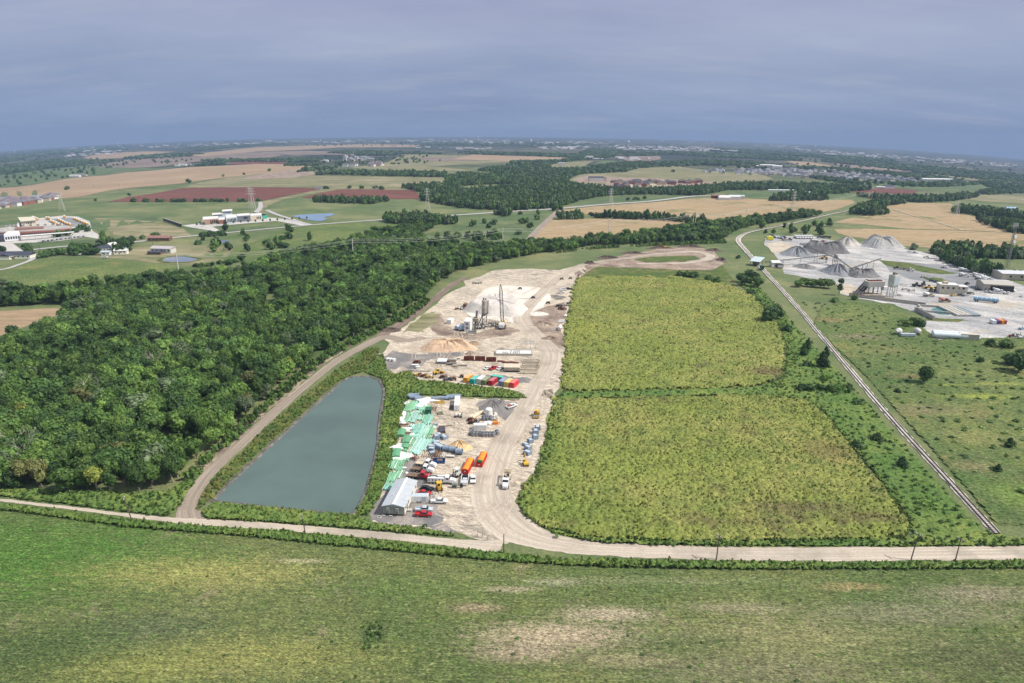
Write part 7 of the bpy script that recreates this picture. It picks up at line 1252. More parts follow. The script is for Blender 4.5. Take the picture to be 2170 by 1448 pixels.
def conveyor(px0, py0, h0, px1, py1, h1, label, w_=1.0, sup=(.35, .7, .95), mat=None, name='conveyor'):
 a = Vector(at(px0, py0)); b_ = Vector(at(px1, py1)); zb = a.z; L_ = (b_ - a).xy.length; t = thing(name, a, math.atan2(b_.y - a.y, b_.x - a.x), label, 'conveyor'); dz = b_.z - a.z; z0 = h0; z1 = h1 + dz; mt_ = mat or STEEL
 mb = MB(); [mb.bar((0, s * w_ / 2, z0 + k), (L_, s * w_ / 2, z1 + k), .12) for s in (-1, 1) for k in (0, .7)]
 n_ = max(4, int(L_ / 2.2))
 for i in range(n_):
  q0, q1 = i / n_, (i + 1) / n_
  for s in (-1, 1): mb.bar((L_ * q0, s * w_ / 2, z0 + (z1 - z0) * q0), (L_ * q1, s * w_ / 2, z0 + (z1 - z0) * q1 + .7), .08)
 mb.build('truss', mt_, t); mb = MB(); mb.bar((0, 0, z0 + .75), (L_, 0, z1 + .75), w_ * .9, .1); mb.build('belt', DSTEEL, t)
 mb = MB(); [mb.bar((L_ * q, 0, z0 + (z1 - z0) * q), (L_ * q, s * 1.2, dz * q), .16) for q in sup for s in (-1, 1)]; mb.build('support', mt_, t)
 mb = MB(); mb.tube((L_, -w_ / 2, z1 + .5), (L_, w_ / 2, z1 + .5), .4); mb.tube((0, -w_ / 2, z0 + .5), (0, w_ / 2, z0 + .5), .4); mb.build('pulley', DSTEEL, t); return t
conveyor(1006, 704, .5, 1011, 680, 6.0, 'steep grey conveyor between the aggregate bin and the silo', 1.3, mat=STEEL); conveyor(1012, 700, 1, 1024, 688, 6.5, 'short pale conveyor at the silo foot', .8, sup=(.6,), mat=OFFW)
for i, (px, py, s, m2) in enumerate([(1018, 690, 2.2, OFFW), (1022, 697, 1.8, STEEL), (1034, 694, 2.4, OFFW), (1040, 689, 2.0, CONC), (1046, 693, 1.8, STEEL), (1015, 698, 1.6, STEEL), (1052, 690, 1.4, BROWN)]): scrap(px, py, 'plant mixer and pipework at the silo foot, ' + ['pale drum beside the dark conveyor', 'grey one in front of the legs', 'largest pale one', 'buff one behind', 'grey one nearest the crane', 'small grey one by the cabin', 'brown end piece'][i], [m2, OFFW, STEEL], 80 + i, n_=14, size=s, h=2.4)
junk('settling_box', *B_(1040, 690), 'open concrete wash box before the white cabin', 'basin', [('wall', CONC, lambda m: [m.bx(-3, 3, -2, -1.7, 0, 1), m.bx(-3, 3, 1.7, 2, 0, 1), m.bx(-3, -2.7, -1.7, 1.7, 0, 1), m.bx(2.7, 3, -1.7, 1.7, 0, 1)]), ('floor', GLASS, lambda m: m.bx(-2.7, 2.7, -1.7, 1.7, 0, .3))], HX2 - .1)
crate_box('white_trailer_box', at(*B_(825, 592)), R(75), (6.0, 2.8, 2.9), WHITE, 'white box trailer alone on the grass left of the batch plant', 'trailer', rib=False)
# crane
CN = thing('crawler_crane', at(1064, 695), R(-95), 'crawler crane with tall dark lattice boom beside the silo', 'crane')
for s in (-1, 1): part(CN, 'track', ('cnt', s), DSTEEL, lambda m: m.prism([(-3, .1), (3, .1), (3.4, .6), (3, 1.1), (-3, 1.1), (-3.4, .6)], s * 1.9 - .45, s * 1.9 + .45))
part(CN, 'body', 'cnb', OFFW, lambda m: m.bx(-1.2, 4.6, -1.5, 1.5, 1.3, 3.6)); part(CN, 'counterweight', 'cnw', WHITE, lambda m: m.bx(4.6, 5.6, -1.6, 1.6, 1.2, 3.2)); part(CN, 'cab', 'cnc', YEL, lambda m: [m.bx(-2.8, -1.2, -1.6, .2, 1.3, 3.7), m.bx(-2.6, -.6, .3, 1.6, 3.0, 4.4)]); part(CN, 'mast', 'cnm', DSTEEL, lambda m: [m.bar((-.6, y, 3.6), (.8, y, 7.6), .25) for y in (-.8, .8)])
def boom(m):
 a = Vector((-2.2, 0, 2.6)); b_ = Vector((-4.6, -1.6, 27.0)); d = b_ - a; n_ = 16
 def cr(q): w_ = .95 * min(1, .35 + q * 5, .35 + (1 - q) * 5); c = a + d * q; return [c + Vector((i * w_, j * w_, 0)) for i, j in ((-1, -1), (1, -1), (1, 1), (-1, 1))]
 for i in range(n_):
  p, q = cr(i / n_), cr((i + 1) / n_)
  for k in range(4): m.bar(p[k], q[k], .19); m.bar(p[k], q[(k + 1) % 4], .11)
 m.bar(b_, b_ + Vector((0, 0, .8)), .5)
part(CN, 'boom', 'cno', DSTEEL, boom); part(CN, 'cable', 'cncb', DSTEEL, lambda m: [m.bar((.8, y, 7.6), (-4.6, -1.6, 27.2), .07) for y in (-.6, .6)] + [m.bar((-4.8, -1.6, 27), (-4.9, -1.6, 9), .06)]); part(CN, 'hook', 'cnh', YEL, lambda m: m.box((-4.9, -1.6, 8.6), (.5, .5, .9)))
# east edge and back of the yard
scrap(*B_(900, 458), 'rust mixer chassis with white tank behind the batch plant', [RUST, OFFW, BROWN], 91, size=2.6); scrap(*B_(950, 460), 'pale tank trailer next to the rust chassis', [OFFW, BROWN, DSTEEL], 92, size=2.0)
crate_box('old_container', at(*B_(972, 425)), R(80), (5, 2.2, 2.2), BROWN, 'narrow brown box standing beside the stone pile', 'container', rib=False)
for i, (X, Y) in enumerate([(1062, 198), (1090, 200), (1118, 196)]): scrap(*B_(X, Y), 'pale machine at the back of the yard, ' + ['first', 'middle', 'last'][i], [OFFW, CONC, BROWN], 94 + i, size=1.6, h=1.2)
pickup(at(*B_(1950, 265)), HX2 + .2, WHITE, 'white long pickup with tank at the crop side, upper'); pickup(at(*B_(1928, 293)), HX2 + .1, WHITE, 'white pickup at the crop side, lower'); pickup(at(*B_(1998, 258)), HX2 + .3, BLACK, 'dark pickup right behind the upper white pickup')
for i, (X, Y, l_) in enumerate([(1935, 158, 'small dark machine on the road shoulder, first'), (2022, 152, 'small dark machine on the road shoulder, second'), (1520, 255, 'dark metal pieces on the white gravel'), (1650, 345, 'small dark item on the pale track'), (1798, 398, 'brown item on the track edge')]): scrap(*B_(X, Y), l_, [DSTEEL, BROWN, DSTEEL], 101 + i, size=1.6, h=.9)
for i, (X, Y, mm, lab) in enumerate([(1925, 455, RUST, 'dark brown old truck chassis at the crop side'), (1955, 460, BROWN, 'brown old machine at the crop side'), (1960, 420, OFFW, 'white and dark old mixer at the crop side'), (2008, 405, DSTEEL, 'black machine at the crop edge'), (1905, 430, DSTEEL, 'small dark chassis left of the old mixer')]): scrap(*B_(X, Y), lab, [mm, mm, DSTEEL], 111 + i, n_=12, size=2.3)
for i, (X, Y) in enumerate([(1968, 520), (1985, 522), (1945, 570), (1930, 582)]): junk('white_pipe', *B_(X, Y), 'white pipe length at the crop edge, ' + ['first upright pair', 'second upright pair', 'lower flat one', 'lowest flat one'][i], 'pipe', [('barrel', WHITE, lambda m: m.pipe((-2.5, 0, .4), (2.5, 0, .4), .38, .05, 10)), ('cap', OFFW, lambda m: m.tube((2.5, 0, .4), (2.6, 0, .4), .42))], R(70) if i < 2 else R(10))
junk('tank', *B_(1916, 655), 'long white tank standing end-on at the crop edge', 'tank', [('shell', WHITE, lambda m: m.tube((-3.4, 0, 1.3), (3.4, 0, 1.3), 1.1, n=14)), ('saddle', DSTEEL, lambda m: [m.bx(x, x + .4, -.9, .9, 0, .5) for x in (-2, 1.6)])], R(80)); junk('sign_board', *B_(1838, 672), 'small white board on the rutted ground', 'board', [('board', WHITE, lambda m: m.bx(-.5, .5, -.05, .05, .4, 1.9)), ('post', STEEL, lambda m: m.bx(-.05, .05, -.04, .04, 0, .4))])
for i, (X, Y) in enumerate([(1870, 325), (1900, 350), (1935, 335)]): junk('pallet', *B_(X, Y), 'grey lattice form lying flat at the crop side, ' + ['first', 'second', 'third'][i], 'form', [('slat', STEEL, lambda m: [m.bx(-3, 3, y, y + .3, .05, .2) for y in (-3, -1.5, 0, 1.5, 2.8)]), ('edge', CONC, lambda m: [m.bx(x, x + .2, -3, 3, .2, .3) for x in (-3, 2.8)])], .3)
# ================================================================ GRAVEL PLANT
D = lambda X, Y: (1580 + X / 3.678, 470 + Y / 3.678)
GR1 = plain('grey_aggregate', (.36, .355, .345), .95, noise=.14, sc=.3, bump=.4); GR2 = plain('blue_grey_aggregate', (.23, .235, .25), .95, noise=.12, sc=.3, bump=.4); GR3 = plain('dark_aggregate', (.185, .18, .18), .95, noise=.15, sc=.3, bump=.4); GR4 = plain('buff_aggregate', (.45, .42, .38), .95, noise=.15, sc=.3, bump=.4)
def dpile(X, Y, W, hpx, mat, lab, seed, flat=0., depth=None, rz=0, gully=.14):
 px, py = D(X, Y); s = scale_at(px, py); pile('aggregate_pile', px, py - hpx * .15, W / 3.678, (hpx / 3.678 / s / .98 - (depth or 10) * .16), mat, lab, depth=depth, flat=flat, seed=seed, gully=gully, rz=rz)
dpile(790, 222, 215, 76, GR4, 'pale pointed aggregate pile at the back of the plant', 1, .12, depth=16); dpile(1052, 246, 320, 96, GR1, 'big pale flat-topped aggregate pile next to the pale pointed one', 2, .42, depth=22); dpile(600, 290, 400, 92, GR3, 'long dark aggregate ridge in the plant', 3, .62, depth=14); dpile(400, 306, 265, 92, GR2, 'blue-grey cone at the front of the dark ridge', 4, .02, depth=22)
dpile(478, 202, 120, 30, GR2, 'small dark pile behind the long ridge', 5, .2, depth=10); dpile(462, 378, 185, 42, GR3, 'low brownish dark cone under the conveyors', 6, .02, depth=13); dpile(715, 455, 260, 102, GR2, 'blue-grey cone in front of the low conveyor', 7, .02, depth=20); dpile(900, 458, 270, 64, GR3, 'long low dark pile joined to the front cone', 8, .5, depth=12, rz=-.1); dpile(1235, 512, 115, 26, GR1, 'small pale pile beside the silo tower', 9, .1, depth=9)
dpile(300, 222, 200, 16, GR4, 'low sandy heap at the plant corner', 10, .5, depth=18, gully=.5); dpile(1300, 256, 110, 18, GR1, 'broken rubble heap behind the plant yard', 11, .4, depth=8, gully=.6); dpile(880, 185, 60, 14, GR1, 'small rubble between the two pale piles', 12, .3, depth=8, gully=.6)
conveyor(*D(150, 350), 3.5, *D(690, 322), 7.5, 'long conveyor from the railway shed to the transfer tower', 1.6, sup=(.25, .5, .7, .88)); conveyor(*D(700, 340), 6, *D(410, 300), 16, 'conveyor climbing to the blue-grey cone', 1.6, sup=(.25, .5)); conveyor(*D(690, 335), 7, *D(820, 385), 1.5, 'short conveyor running down to the front cone', 1.5, sup=(.3, .6)); conveyor(*D(800, 388), 1.2, *D(1035, 392), 11.5, 'stacker conveyor rising alone over the white yard', 1.5, sup=(.45, .6, .8)); conveyor(*D(520, 215), 1, *D(500, 205), 9, 'short steep conveyor behind the ridge', 1.2, sup=(.6,))
junk('transfer_tower', *D(692, 345), 'small transfer tower where the conveyors meet', 'tower', [('leg', DSTEEL, lambda m: [m.bar((x, y, 0), (x, y, 8.5), .35) for x in (-1.6, 1.6) for y in (-1.6, 1.6)]), ('platform', STEEL, lambda m: [m.bx(-2, 2, -2, 2, 8.3, 8.5), m.bx(-1.2, 1.2, -1.2, 1.2, 8.5, 10.2), m.bx(-2, 2, -2, 2, 4.2, 4.35)])])
loader(at(*D(612, 296)), 2.4, YEL, 'yellow loader at the foot of the dark ridge', 1.2)
house(at(*D(225, 352)), .1, 'little white gabled hut at the start of the long conveyor', 'hut', (8, 6, 4), WHITE, ROOFW, name='hut', rh=2, windows=False); junk('control_box', *D(262, 362), 'dark box beside the little white hut', 'box', [('housing', DSTEEL, lambda m: m.bx(-3, 3, -2, 2, .3, 3.4)), ('panel', OFFW, lambda m: m.bx(-2.4, 2.4, -2.08, -2.01, .6, 2.6))])
junk('railway_shed', *D(82, 340), 'open pale-roofed shed standing beside the railway', 'shed', [('roof', C('pale_sheet_roof', (.50, .58, .60), rough=.5), lambda m: [m.add([(-5, -6, 4.2), (5, -6, 4.2), (6, 6, 7.2), (-4, 6, 7.2), (-5, -6, 4.0), (5, -6, 4.0), (6, 6, 7.0), (-4, 6, 7.0)], [(0, 1, 2, 3), (7, 6, 5, 4), (0, 4, 5, 1), (1, 5, 6, 2), (2, 6, 7, 3), (3, 7, 4, 0)])]), ('post', DSTEEL, lambda m: [m.bar((x, y, 0), (x, y, z), .35) for x in (-4, 4) for y, z in ((-5.5, 4.1), (5.5, 6.9))]), ('hopper', STEEL, lambda m: m.box((0, 0, 1.8), (5, 6, 3), taper=1.2))], R(-35))
junk('locomotive', 1614, 572, 'small green locomotive on the railway by the shed', 'locomotive', [('body', C('loco_green', (.03, .13, .11)), lambda m: [m.bx(-4.5, 2.0, -1.2, 1.2, 1.4, 3.2), m.bx(-5, 5, -1.4, 1.4, 1.0, 1.4)]), ('cab', C('loco_green', (.03, .13, .11)), lambda m: m.bx(2.0, 4.4, -1.4, 1.4, 1.4, 4.2)), ('window', GLASS, lambda m: m.bx(2.2, 4.45, -1.1, 1.1, 3.0, 3.8)), ('wheel', DSTEEL, lambda m: [m.tube((x, y - .1, .85), (x, y + .1, .85), .5, n=10) for x in (-3.6, -2.2, 2.2, 3.6) for y in (-.8, .8)])], head((1608, 562), (1632, 590)))
# silo tower
TW = thing('batch_silo_tower', at(*D(1135, 588)), R(25), 'tall grey-white batch silo tower over the white yard', 'silo tower'); hs = 54 / scale_at(*D(1135, 588))
part(TW, 'silo', 'tws', C('silo_white', (.52, .54, .50), rough=.6, noise=.12, sc=.2), lambda m: [m.bx(-3.2, 3.2, -2.6, 2.6, 9.5, 17.5), m.box((0, 0, 8.6), (4.6, 3.6, 1.8), taper=1.35)]); part(TW, 'panel', 'twp', SILV, lambda m: m.bx(-2.6, 2.6, -2.68, -2.61, 10, 16)); part(TW, 'leg', 'twl', OFFW, lambda m: [m.bar((x, y, 0), (x, y, 8.6), .45) for x in (-2.6, 0, 2.6) for y in (-2, 2)] + [m.bar((-2.6, -2, 1), (2.6, -2, 7), .2)]); part(TW, 'railing', 'twr', YEL, lambda m: [m.bar((-3.2, y, 18.4), (3.2, y, 18.4), .12) for y in (-2.6, 2.6)] + [m.bar((x, y, 17.5), (x, y, 18.4), .1) for x in (-3.2, 0, 3.2) for y in (-2.6, 2.6)]); part(TW, 'filter', 'twf', STEEL, lambda m: [m.bx(-1.8, -.4, -.8, .8, 17.5, 19.6), m.bx(.8, 2, -.8, .8, 17.5, 18.8)])
for i in range(3): junk('additive_tank', *D(1100 + 20 * i, 590), 'small white tank at the foot of the silo tower, ' + ['first', 'middle', 'last'][i], 'tank', [('shell', WHITE, lambda m: m.lathe((0, 0, 0), [(1.1, 0), (1.1, 4), (.7, 4.5), (.1, 4.6)], 12)), ('valve', DSTEEL, lambda m: m.bx(-.2, .2, -1.3, -1.1, .3, .8))])
AGB = junk('aggregate_bin', *D(990, 565), 'grey aggregate bins on legs before the front cone', 'hopper', [('hopper', C('bin_grey', (.50, .49, .46), noise=.15), lambda m: m.box((0, 0, 8.2), (13, 6, 4.5), taper=1.1)), ('leg', STEEL, lambda m: [m.bar((x, y, 0), (x, y, 6), .4) for x in (-5.5, -2, 2, 5.5) for y in (-2.5, 2.5)]), ('cabin', WHITE, lambda m: m.bx(6.8, 10.5, -3, 1, 3.0, 6.0)), ('load', RUST, lambda m: [m.box((-4.8 + 2.4 * k, 0, 10.9), (1.8, 4, .9), taper=.5) for k in range(5)])], R(5))
for i in range(3): conveyor(*D(845 + 25 * i, 575), .5, *D(930 + 22 * i, 545), 9.0 - i, 'slanting feed conveyor leaning on the aggregate bins, ' + ['outermost', 'middle', 'innermost'][i], 1.6, sup=(.5, .8))
junk('retaining_wall', *D(1100, 620), 'long low concrete wall along the plant edge below the silo tower', 'wall', [('wall', CONC, lambda m: m.bx(-27, 26, -.4, .4, 0, 2.0)), ('cap', BROWN, lambda m: m.bx(-27, 26, -.5, .5, 2.0, 2.2))], head(D(880, 592), D(1230, 638)))
junk('retaining_wall', *D(1400, 735), 'grey block wall dropping toward the settling pool', 'wall', [('wall', CONC, lambda m: [m.bx(-14, 12, -.5, .5, 0, 2.4), m.bx(-15, -12, -1, 3, 0, 2.6)]), ('cap', STEEL, lambda m: m.bx(-14, 12, -.6, .6, 2.4, 2.6))], head(D(1300, 690), D(1430, 760)))
# settling pool ramps
junk('pool_wall', *D(1480, 690), 'concrete rim round the green settling pool', 'pool wall', [('wall', CONC, lambda m: [m.bx(-9, 9, 9.0, 9.8, 0, 1.2), m.bx(-9.8, -9, -9, 9.8, 0, 1.2), m.bx(-9, 9, -9.8, -9, 0, 1.2)]), ('sill', STEEL, lambda m: m.bx(-9, 9, 9.8, 10.2, 0, .8))], R(-18))
for i in range(5): junk('pool_ramp', *D(1590 + 36 * i, 705), 'long pale concrete ramp beside the settling pool, ' + ['first', 'second', 'third', 'fourth', 'fifth'][i], 'ramp', [('slab', CONC if i < 3 else C('blue_channel', (.25, .30, .33)), lambda m: m.bx(-13, 13, -1.5, 1.5, .1, 1.1)), ('kerb', OFFW, lambda m: m.bx(-13, 13, -1.8, -1.51, .1, 1.4))], head(D(1540, 680), D(1680, 745)), group='settling pool ramps')
# plant buildings
ga = at(*D(1850, 540)); gb = at(*D(2085, 555)); gc = at(*D(1778, 500)); va = Vector(gb) - Vector(ga); vb = Vector(gc) - Vector(ga); GL = va.length; GW = max(12, vb.length * .9); GH = 5.6
GAR = thing('workshop_garage', ((Vector(ga) + va * .5 + Vector((-va.y, va.x, 0)).normalized() * GW * .5)), math.atan2(va.y, va.x), 'long white workshop with dark open bays in the plant', 'workshop')
part(GAR, 'wall', 'gaw', BEIGE, lambda m: m.bx(-GL / 2, GL / 2, -GW / 2, GW / 2, 0, GH)); part(GAR, 'roof', 'gar', C('tan_roof', (.42, .40, .36), rough=.6, noise=.1), lambda m: m.add([(-GL / 2 - .5, -GW / 2 - .5, GH), (GL / 2 + .5, -GW / 2 - .5, GH), (GL / 2 + .5, GW / 2 + .5, GH), (-GL / 2 - .5, GW / 2 + .5, GH), (-GL / 2 - .5, 0, GH + 1.6), (GL / 2 + .5, 0, GH + 1.6)], [(0, 3, 2, 1), (0, 1, 5, 4), (2, 3, 4, 5), (1, 2, 5), (3, 0, 4)]))
for k, f in enumerate((.36, .60, .86)): part(GAR, 'bay_shade', ('gad', k), BLACK, lambda m: m.bx(-GL / 2 + GL * f - 3, -GL / 2 + GL * f + 3, -GW / 2 - .06, -GW / 2 + .02, .1, 4.6))  # flat black panels paint the shaded inside of the open bays
for k, f in enumerate((.08, .2)): part(GAR, 'door', ('gae', k), STEEL, lambda m: m.bx(-GL / 2 + GL * f - .7, -GL / 2 + GL * f + .7, -GW / 2 - .06, -GW / 2 + .02, .1, 2.4))
OB = thing('plant_office', at(*D(1600, 560)), R(-14), 'two-storey cream office block with a roof cabin in the plant', 'office building')
part(OB, 'wall', 'obw', C('cream_wall', (.58, .53, .42), noise=.08), lambda m: [m.bx(-10, 3, -5, 5, 0, 7.2), m.bx(3.05, 10, -4, 4, 0, 6.2)]); part(OB, 'roof', 'obr', ROOFW, lambda m: [m.bx(-10.2, 3.1, -5.2, 5.2, 7.2, 7.6), m.bx(3.15, 10.2, -4.2, 4.2, 6.2, 6.5)]); part(OB, 'roof_cabin', 'obc', TAN, lambda m: m.bx(-7, -4, -2, 2, 7.62, 9.2))
for k in range(5): part(OB, 'window', ('obn', k), GLASS, lambda m: m.bx(-9 + k * 3.8, -7.4 + k * 3.8, -5.07 if k < 3 else -4.07, -5.0 if k < 3 else -4.0, 4.2, 5.8))
WB = thing('warehouse', at(2162, 591), R(-8), 'long low cream warehouse at the tower side of the plant', 'warehouse'); part(WB, 'wall', 'wbw', BEIGE, lambda m: m.bx(-20, 30, -9, 9, 0, 5.4)); part(WB, 'roof', 'wbr', C('pale_metal_roof', (.55, .57, .60), rough=.5, noise=.1), lambda m: m.prism([(-9.6, 5.4), (9.6, 5.4), (0, 6.8)], -20.6, 30.6, axis='x'))
for k in range(3): part(WB, 'window', ('wbn', k), GLASS, lambda m: m.bx(-14 + 9 * k, -12 + 9 * k, -9.08, -9.0, 2, 3.6))
for k in range(3): part(WB, 'roof_vent', ('wbv', k), STEEL, lambda m: m.bx(-6 + 5 * k, -4.5 + 5 * k, 1, 2.5, 6.3, 7.6))
# lattice mast
def lattice(name, px, py, toppy, label, w0=5., w1=1.4, n_=12, arms=(), cat='tower', mat=None, th=.22, leanpx=0):
 b = at(px, py, 0); s = scale_at(px, py); H = (py - toppy) / s / .985; t = thing(name, b, 0.3, label, cat); mt_ = mat or OFFW; mb = MB()
 def cr(q): w_ = (w0 + (w1 - w0) * min(1, q * 1.35)) / 2; return [Vector((i * w_, j * w_, H * q)) for i, j in ((-1, -1), (1, -1), (1, 1), (-1, 1))]
 for i in range(n_):
  p, q = cr(i / n_), cr((i + 1) / n_)
  for k in range(4): mb.bar(p[k], q[k], th); mb.bar(p[k], q[(k + 1) % 4], th * .6)
 mb.build('lattice', mt_, t)
 for q, l_ in arms:
  mb = MB(); [mb.bar((0, 0, H * q + .8), (s_ * l_, 0, H * q), th * .8) for s_ in (-1, 1)]; [mb.bar((0, 0, H * q - .6), (s_ * l_, 0, H * q), th * .8) for s_ in (-1, 1)]; [mb.bar((s_ * l_, 0, H * q), (s_ * l_, 0, H * q - 1.8), th) for s_ in (-1, 1)]; mb.build('crossarm', mt_, t)
 return t, H
t, H = lattice('radio_mast', 2133, 568, 480, 'tall thin lattice radio mast with round dishes beside the plant', 2.6, 1.6, 22, th=.22, mat=STEEL)
for k, (q, r_) in enumerate([(.62, 1.5), (.74, 1.7)]): part(t, 'dish', ('dish', k), WHITE, lambda m: m.lathe((1.2, -1, H * q), [(r_, -.4), (r_, .4), (.2, .5)], 14, axis='y'))
part(t, 'antenna', 'mant', OFFW, lambda m: [m.bar((x, 0, H - 2), (x, 0, H + 2.4), .3) for x in (-3, -1.5, 0, 1.5, 3)] + [m.bar((-3.2, 0, H), (3.2, 0, H), .2)])
# plant vehicles
HV = R(-20)
for i in range(7): truck(at(*D(392 + i * 20.5, 133)), R(-80), WHITE, 'white mixer truck parked in the back row, number %s from the railway' % ['one', 'two', 'three', 'four', 'five', 'six', 'seven'][i], 'mixer', WHITE, 'mixer trucks in the back row', name='mixer_truck', simple=True)
for i, (X, Y, rz, cm, dm, lab) in enumerate([(1700, 392, -.5, WHITE, WHITE, 'white mixer truck alone on the asphalt, upper'), (1700, 432, -.5, WHITE, WHITE, 'white mixer truck alone on the asphalt, lower'), (1812, 436, -.9, WHITE, WHITE, 'white mixer truck behind the workshop, first'), (1828, 458, -.8, WHITE, WHITE, 'white mixer truck behind the workshop, second'), (1850, 446, -.8, WHITE, WHITE, 'white mixer truck behind the workshop, third'), (1885, 462, -.7, WHITE, WHITE, 'white mixer truck nearest the workshop roof'), (1425, 588, .0, TAN, WHITE, 'cream-cab mixer truck with striped drum in front of the silo tower'), (1548, 630, 0, BROWN, C('red_drum', (.48, .20, .14)), 'brown mixer truck with reddish drum near the settling pool'), (1975, 560, -.8, WHITE, WHITE, 'white mixer truck nose out of the workshop'), (2060, 545, -1.2, WHITE, WHITE, 'white mixer truck inside the last workshop bay')]):
 truck(at(*D(X, Y)), rz, cm, lab, 'mixer', dm, name='mixer_truck')
truck(at(*D(1545, 365)), 0, WHITE, 'small white truck by itself behind the asphalt', 'none', L=6.4, name='truck'); truck(at(*D(1280, 388)), -.3, WHITE, 'white truck beside the dark flatbed on the asphalt edge', 'none', L=7, name='truck'); truck(at(*D(1200, 375)), 2.7, DSTEEL, 'dark flatbed truck on the asphalt edge', 'flat', DSTEEL, L=11)
junk('tanker_trailer', *D(1868, 630), 'long light blue tanker trailer in the open plant yard', 'tanker', [('tank', LBLUE, lambda m: m.tube((-8, 0, 2.4), (8, 0, 2.4), 1.35, n=14)), ('frame', STEEL, lambda m: m.bx(-8, 8, -.5, .5, .7, 1.05)), ('band', WHITE, lambda m: [m.tube((x, 0, 2.4), (x + .3, 0, 2.4), 1.4, n=14) for x in (-6, -3, 0, 3, 6)]), ('wheel', TYRE, lambda m: [m.tube((x, y, .5), (x, y * .8, .5), .5) for x in (-6.5, -5.2, 5.5, 6.8) for y in (-1.2, 1.2)])], head(D(1810, 622), D(1930, 634)))
for i, (X, Y, mt_, l_, k) in enumerate([(1450, 468, BLACK, 'black car on the asphalt, first', 0), (1490, 476, BLACK, 'black car on the asphalt, second', 0), (1725, 492, DSTEEL, 'dark pickup behind the workshop end', 1), (1775, 518, SILV, 'silver car beside the workshop end wall', 0), (1806, 538, BLACK, 'black car nearest the workshop end wall', 0), (1875, 552, SILV, 'silver car before the workshop, first', 0), (1905, 555, WHITE, 'white car before the workshop, second', 0), (1935, 560, WHITE, 'white pickup before the workshop bays', 1), (2045, 566, WHITE, 'white pickup at the last workshop bay', 1), (1680, 582, BLACK, 'dark car beside the cream office, first', 0), (1715, 578, WHITE, 'white car beside the cream office, second', 0), (1735, 570, DSTEEL, 'dark pickup beside the cream office', 1), (1758, 566, OFFW, 'pale van at the end of the office car row', 1), (1195, 580, WHITE, 'white car at the silo tower foot', 0), (2152, 588, WHITE, 'white car at the lower side of the plant yard', 0), (1690, 560, YEL, 'yellow vehicle in front of the cream office', 1), (605, 160, REDP, 'red pickup alone at the plant back', 1)]):
 (pickup if k else sedan)(at(*D(X, Y)), R(-40 + 37 * (i % 3)), mt_, l_, simple=True)
for i, (X, Y, mt_, l_) in enumerate([(1330, 510, DSTEEL, 'black loader beside the small pale pile'), (1385, 500, DSTEEL, 'dark loader facing the small pale pile'), (1425, 528, YEL, 'yellow loader between the dark machines'), (1475, 545, BROWN, 'brown low machine on the plant yard')]): loader(at(*D(X, Y)), i * 1.1, mt_, l_, 1.1)
for i, (X, Y, l_) in enumerate([(1240, 535, 'weedy conveyor parts beside the small pale pile'), (1290, 545, 'pale box machine beside the weedy parts'), (1405, 285, 'small white machine on the far yard edge'), (1385, 440, 'scattered frames on the asphalt, first'), (1430, 450, 'scattered frames on the asphalt, second'), (1620, 585, 'yellow barrier pieces by the cream office')]): scrap(*D(X, Y), l_, [YEL if i == 5 else OFFW, OFFW, BROWN], 130 + i, size=3)
for i in range(6): truck(at(*D(178 + 23 * i, 128 + (6 if i > 3 else 0))), R(-65), [WHITE, BLACK, WHITE, WHITE, SILV, DSTEEL][i], 'truck in the mixed row by the plant corner, number %s' % ['one, white', 'two, dark', 'three, white', 'four, white', 'five, silver', 'six, dark grey'][i], 'box' if i % 2 else 'flat', OFFW, name='truck', simple=True)
junk('yellow_box', *D(188, 146), 'bright yellow box at the plant corner', 'box', [('housing', C('bright_yellow', (.75, .68, .03)), lambda m: m.bx(-3.5, 3.5, -2, 2, .3, 4)), ('skid', DSTEEL, lambda m: m.bx(-3.3, 3.3, -1.8, 1.8, 0, .3))]); truck(at(*D(320, 150)), .1, DSTEEL, 'dark lorry with low trailer beside the mixed row', 'flat', BROWN, L=13)
for i, X in enumerate((585, 632)): truck(at(*D(X, 132)), 3.1, BLUE, 'dark blue dump truck behind the pointed pale pile, ' + ['first', 'second'][i], 'dump', DSTEEL, L=10, name='dump_truck')
# lower plant yard
for i, (X, Y) in enumerate([(1188, 882), (1332, 880)]): junk('mixer_drum', *D(X, Y), 'grey detached mixer drum at the weed edge, ' + ['first', 'second with a frame'][i], 'mixer drum', [('drum', OFFW, lambda m: m.lathe((0, 0, 2.2), [(.8, -3), (2.0, -1.2), (2.1, .6), (1.0, 3)], 14, axis='x')), ('stand', DSTEEL, lambda m: [m.bx(x, x + .4, -1.2, 1.2, 0, 1.2) for x in (-1.6, 1.2)])], .6 + i)
junk('low_trailer', *D(1262, 900), 'blue-white low trailer between the mixer drums', 'trailer', [('bed', SILV, lambda m: m.box((0, 0, 1.4), (9, 2.6, 1.6))), ('wheel', TYRE, lambda m: [m.tube((x, y, .45), (x, y * .8, .45), .45) for x in (-3, -1.8, 3) for y in (-1.3, 1.3)])], 0)
for i, Y in enumerate((915, 900)): junk('fuel_tank', *D(1590 - 8 * i, Y), 'long white cylinder tank in the lower plant yard, ' + ['front one', 'back one'][i], 'tank', [('shell', C('tank_blue_white', (.58, .64, .68), noise=.08), lambda m: m.lathe((0, 0, 2.1), [(.4, -10.2), (1.7, -9.7), (1.75, 9.7), (.4, 10.2)], 16, axis='x')), ('saddle', CONC, lambda m: [m.bx(x, x + 1, -1.2, 1.2, 0, 1.0) for x in (-6, 0, 5)])], head(D(1500, 905), D(1665, 915)))
crate_box('beige_container', at(*D(1735, 922)), head(D(1500, 905), D(1665, 915)), (10, 4, 3.8), BEIGE, 'beige box building behind the white cylinder tanks', 'container', rib=False)
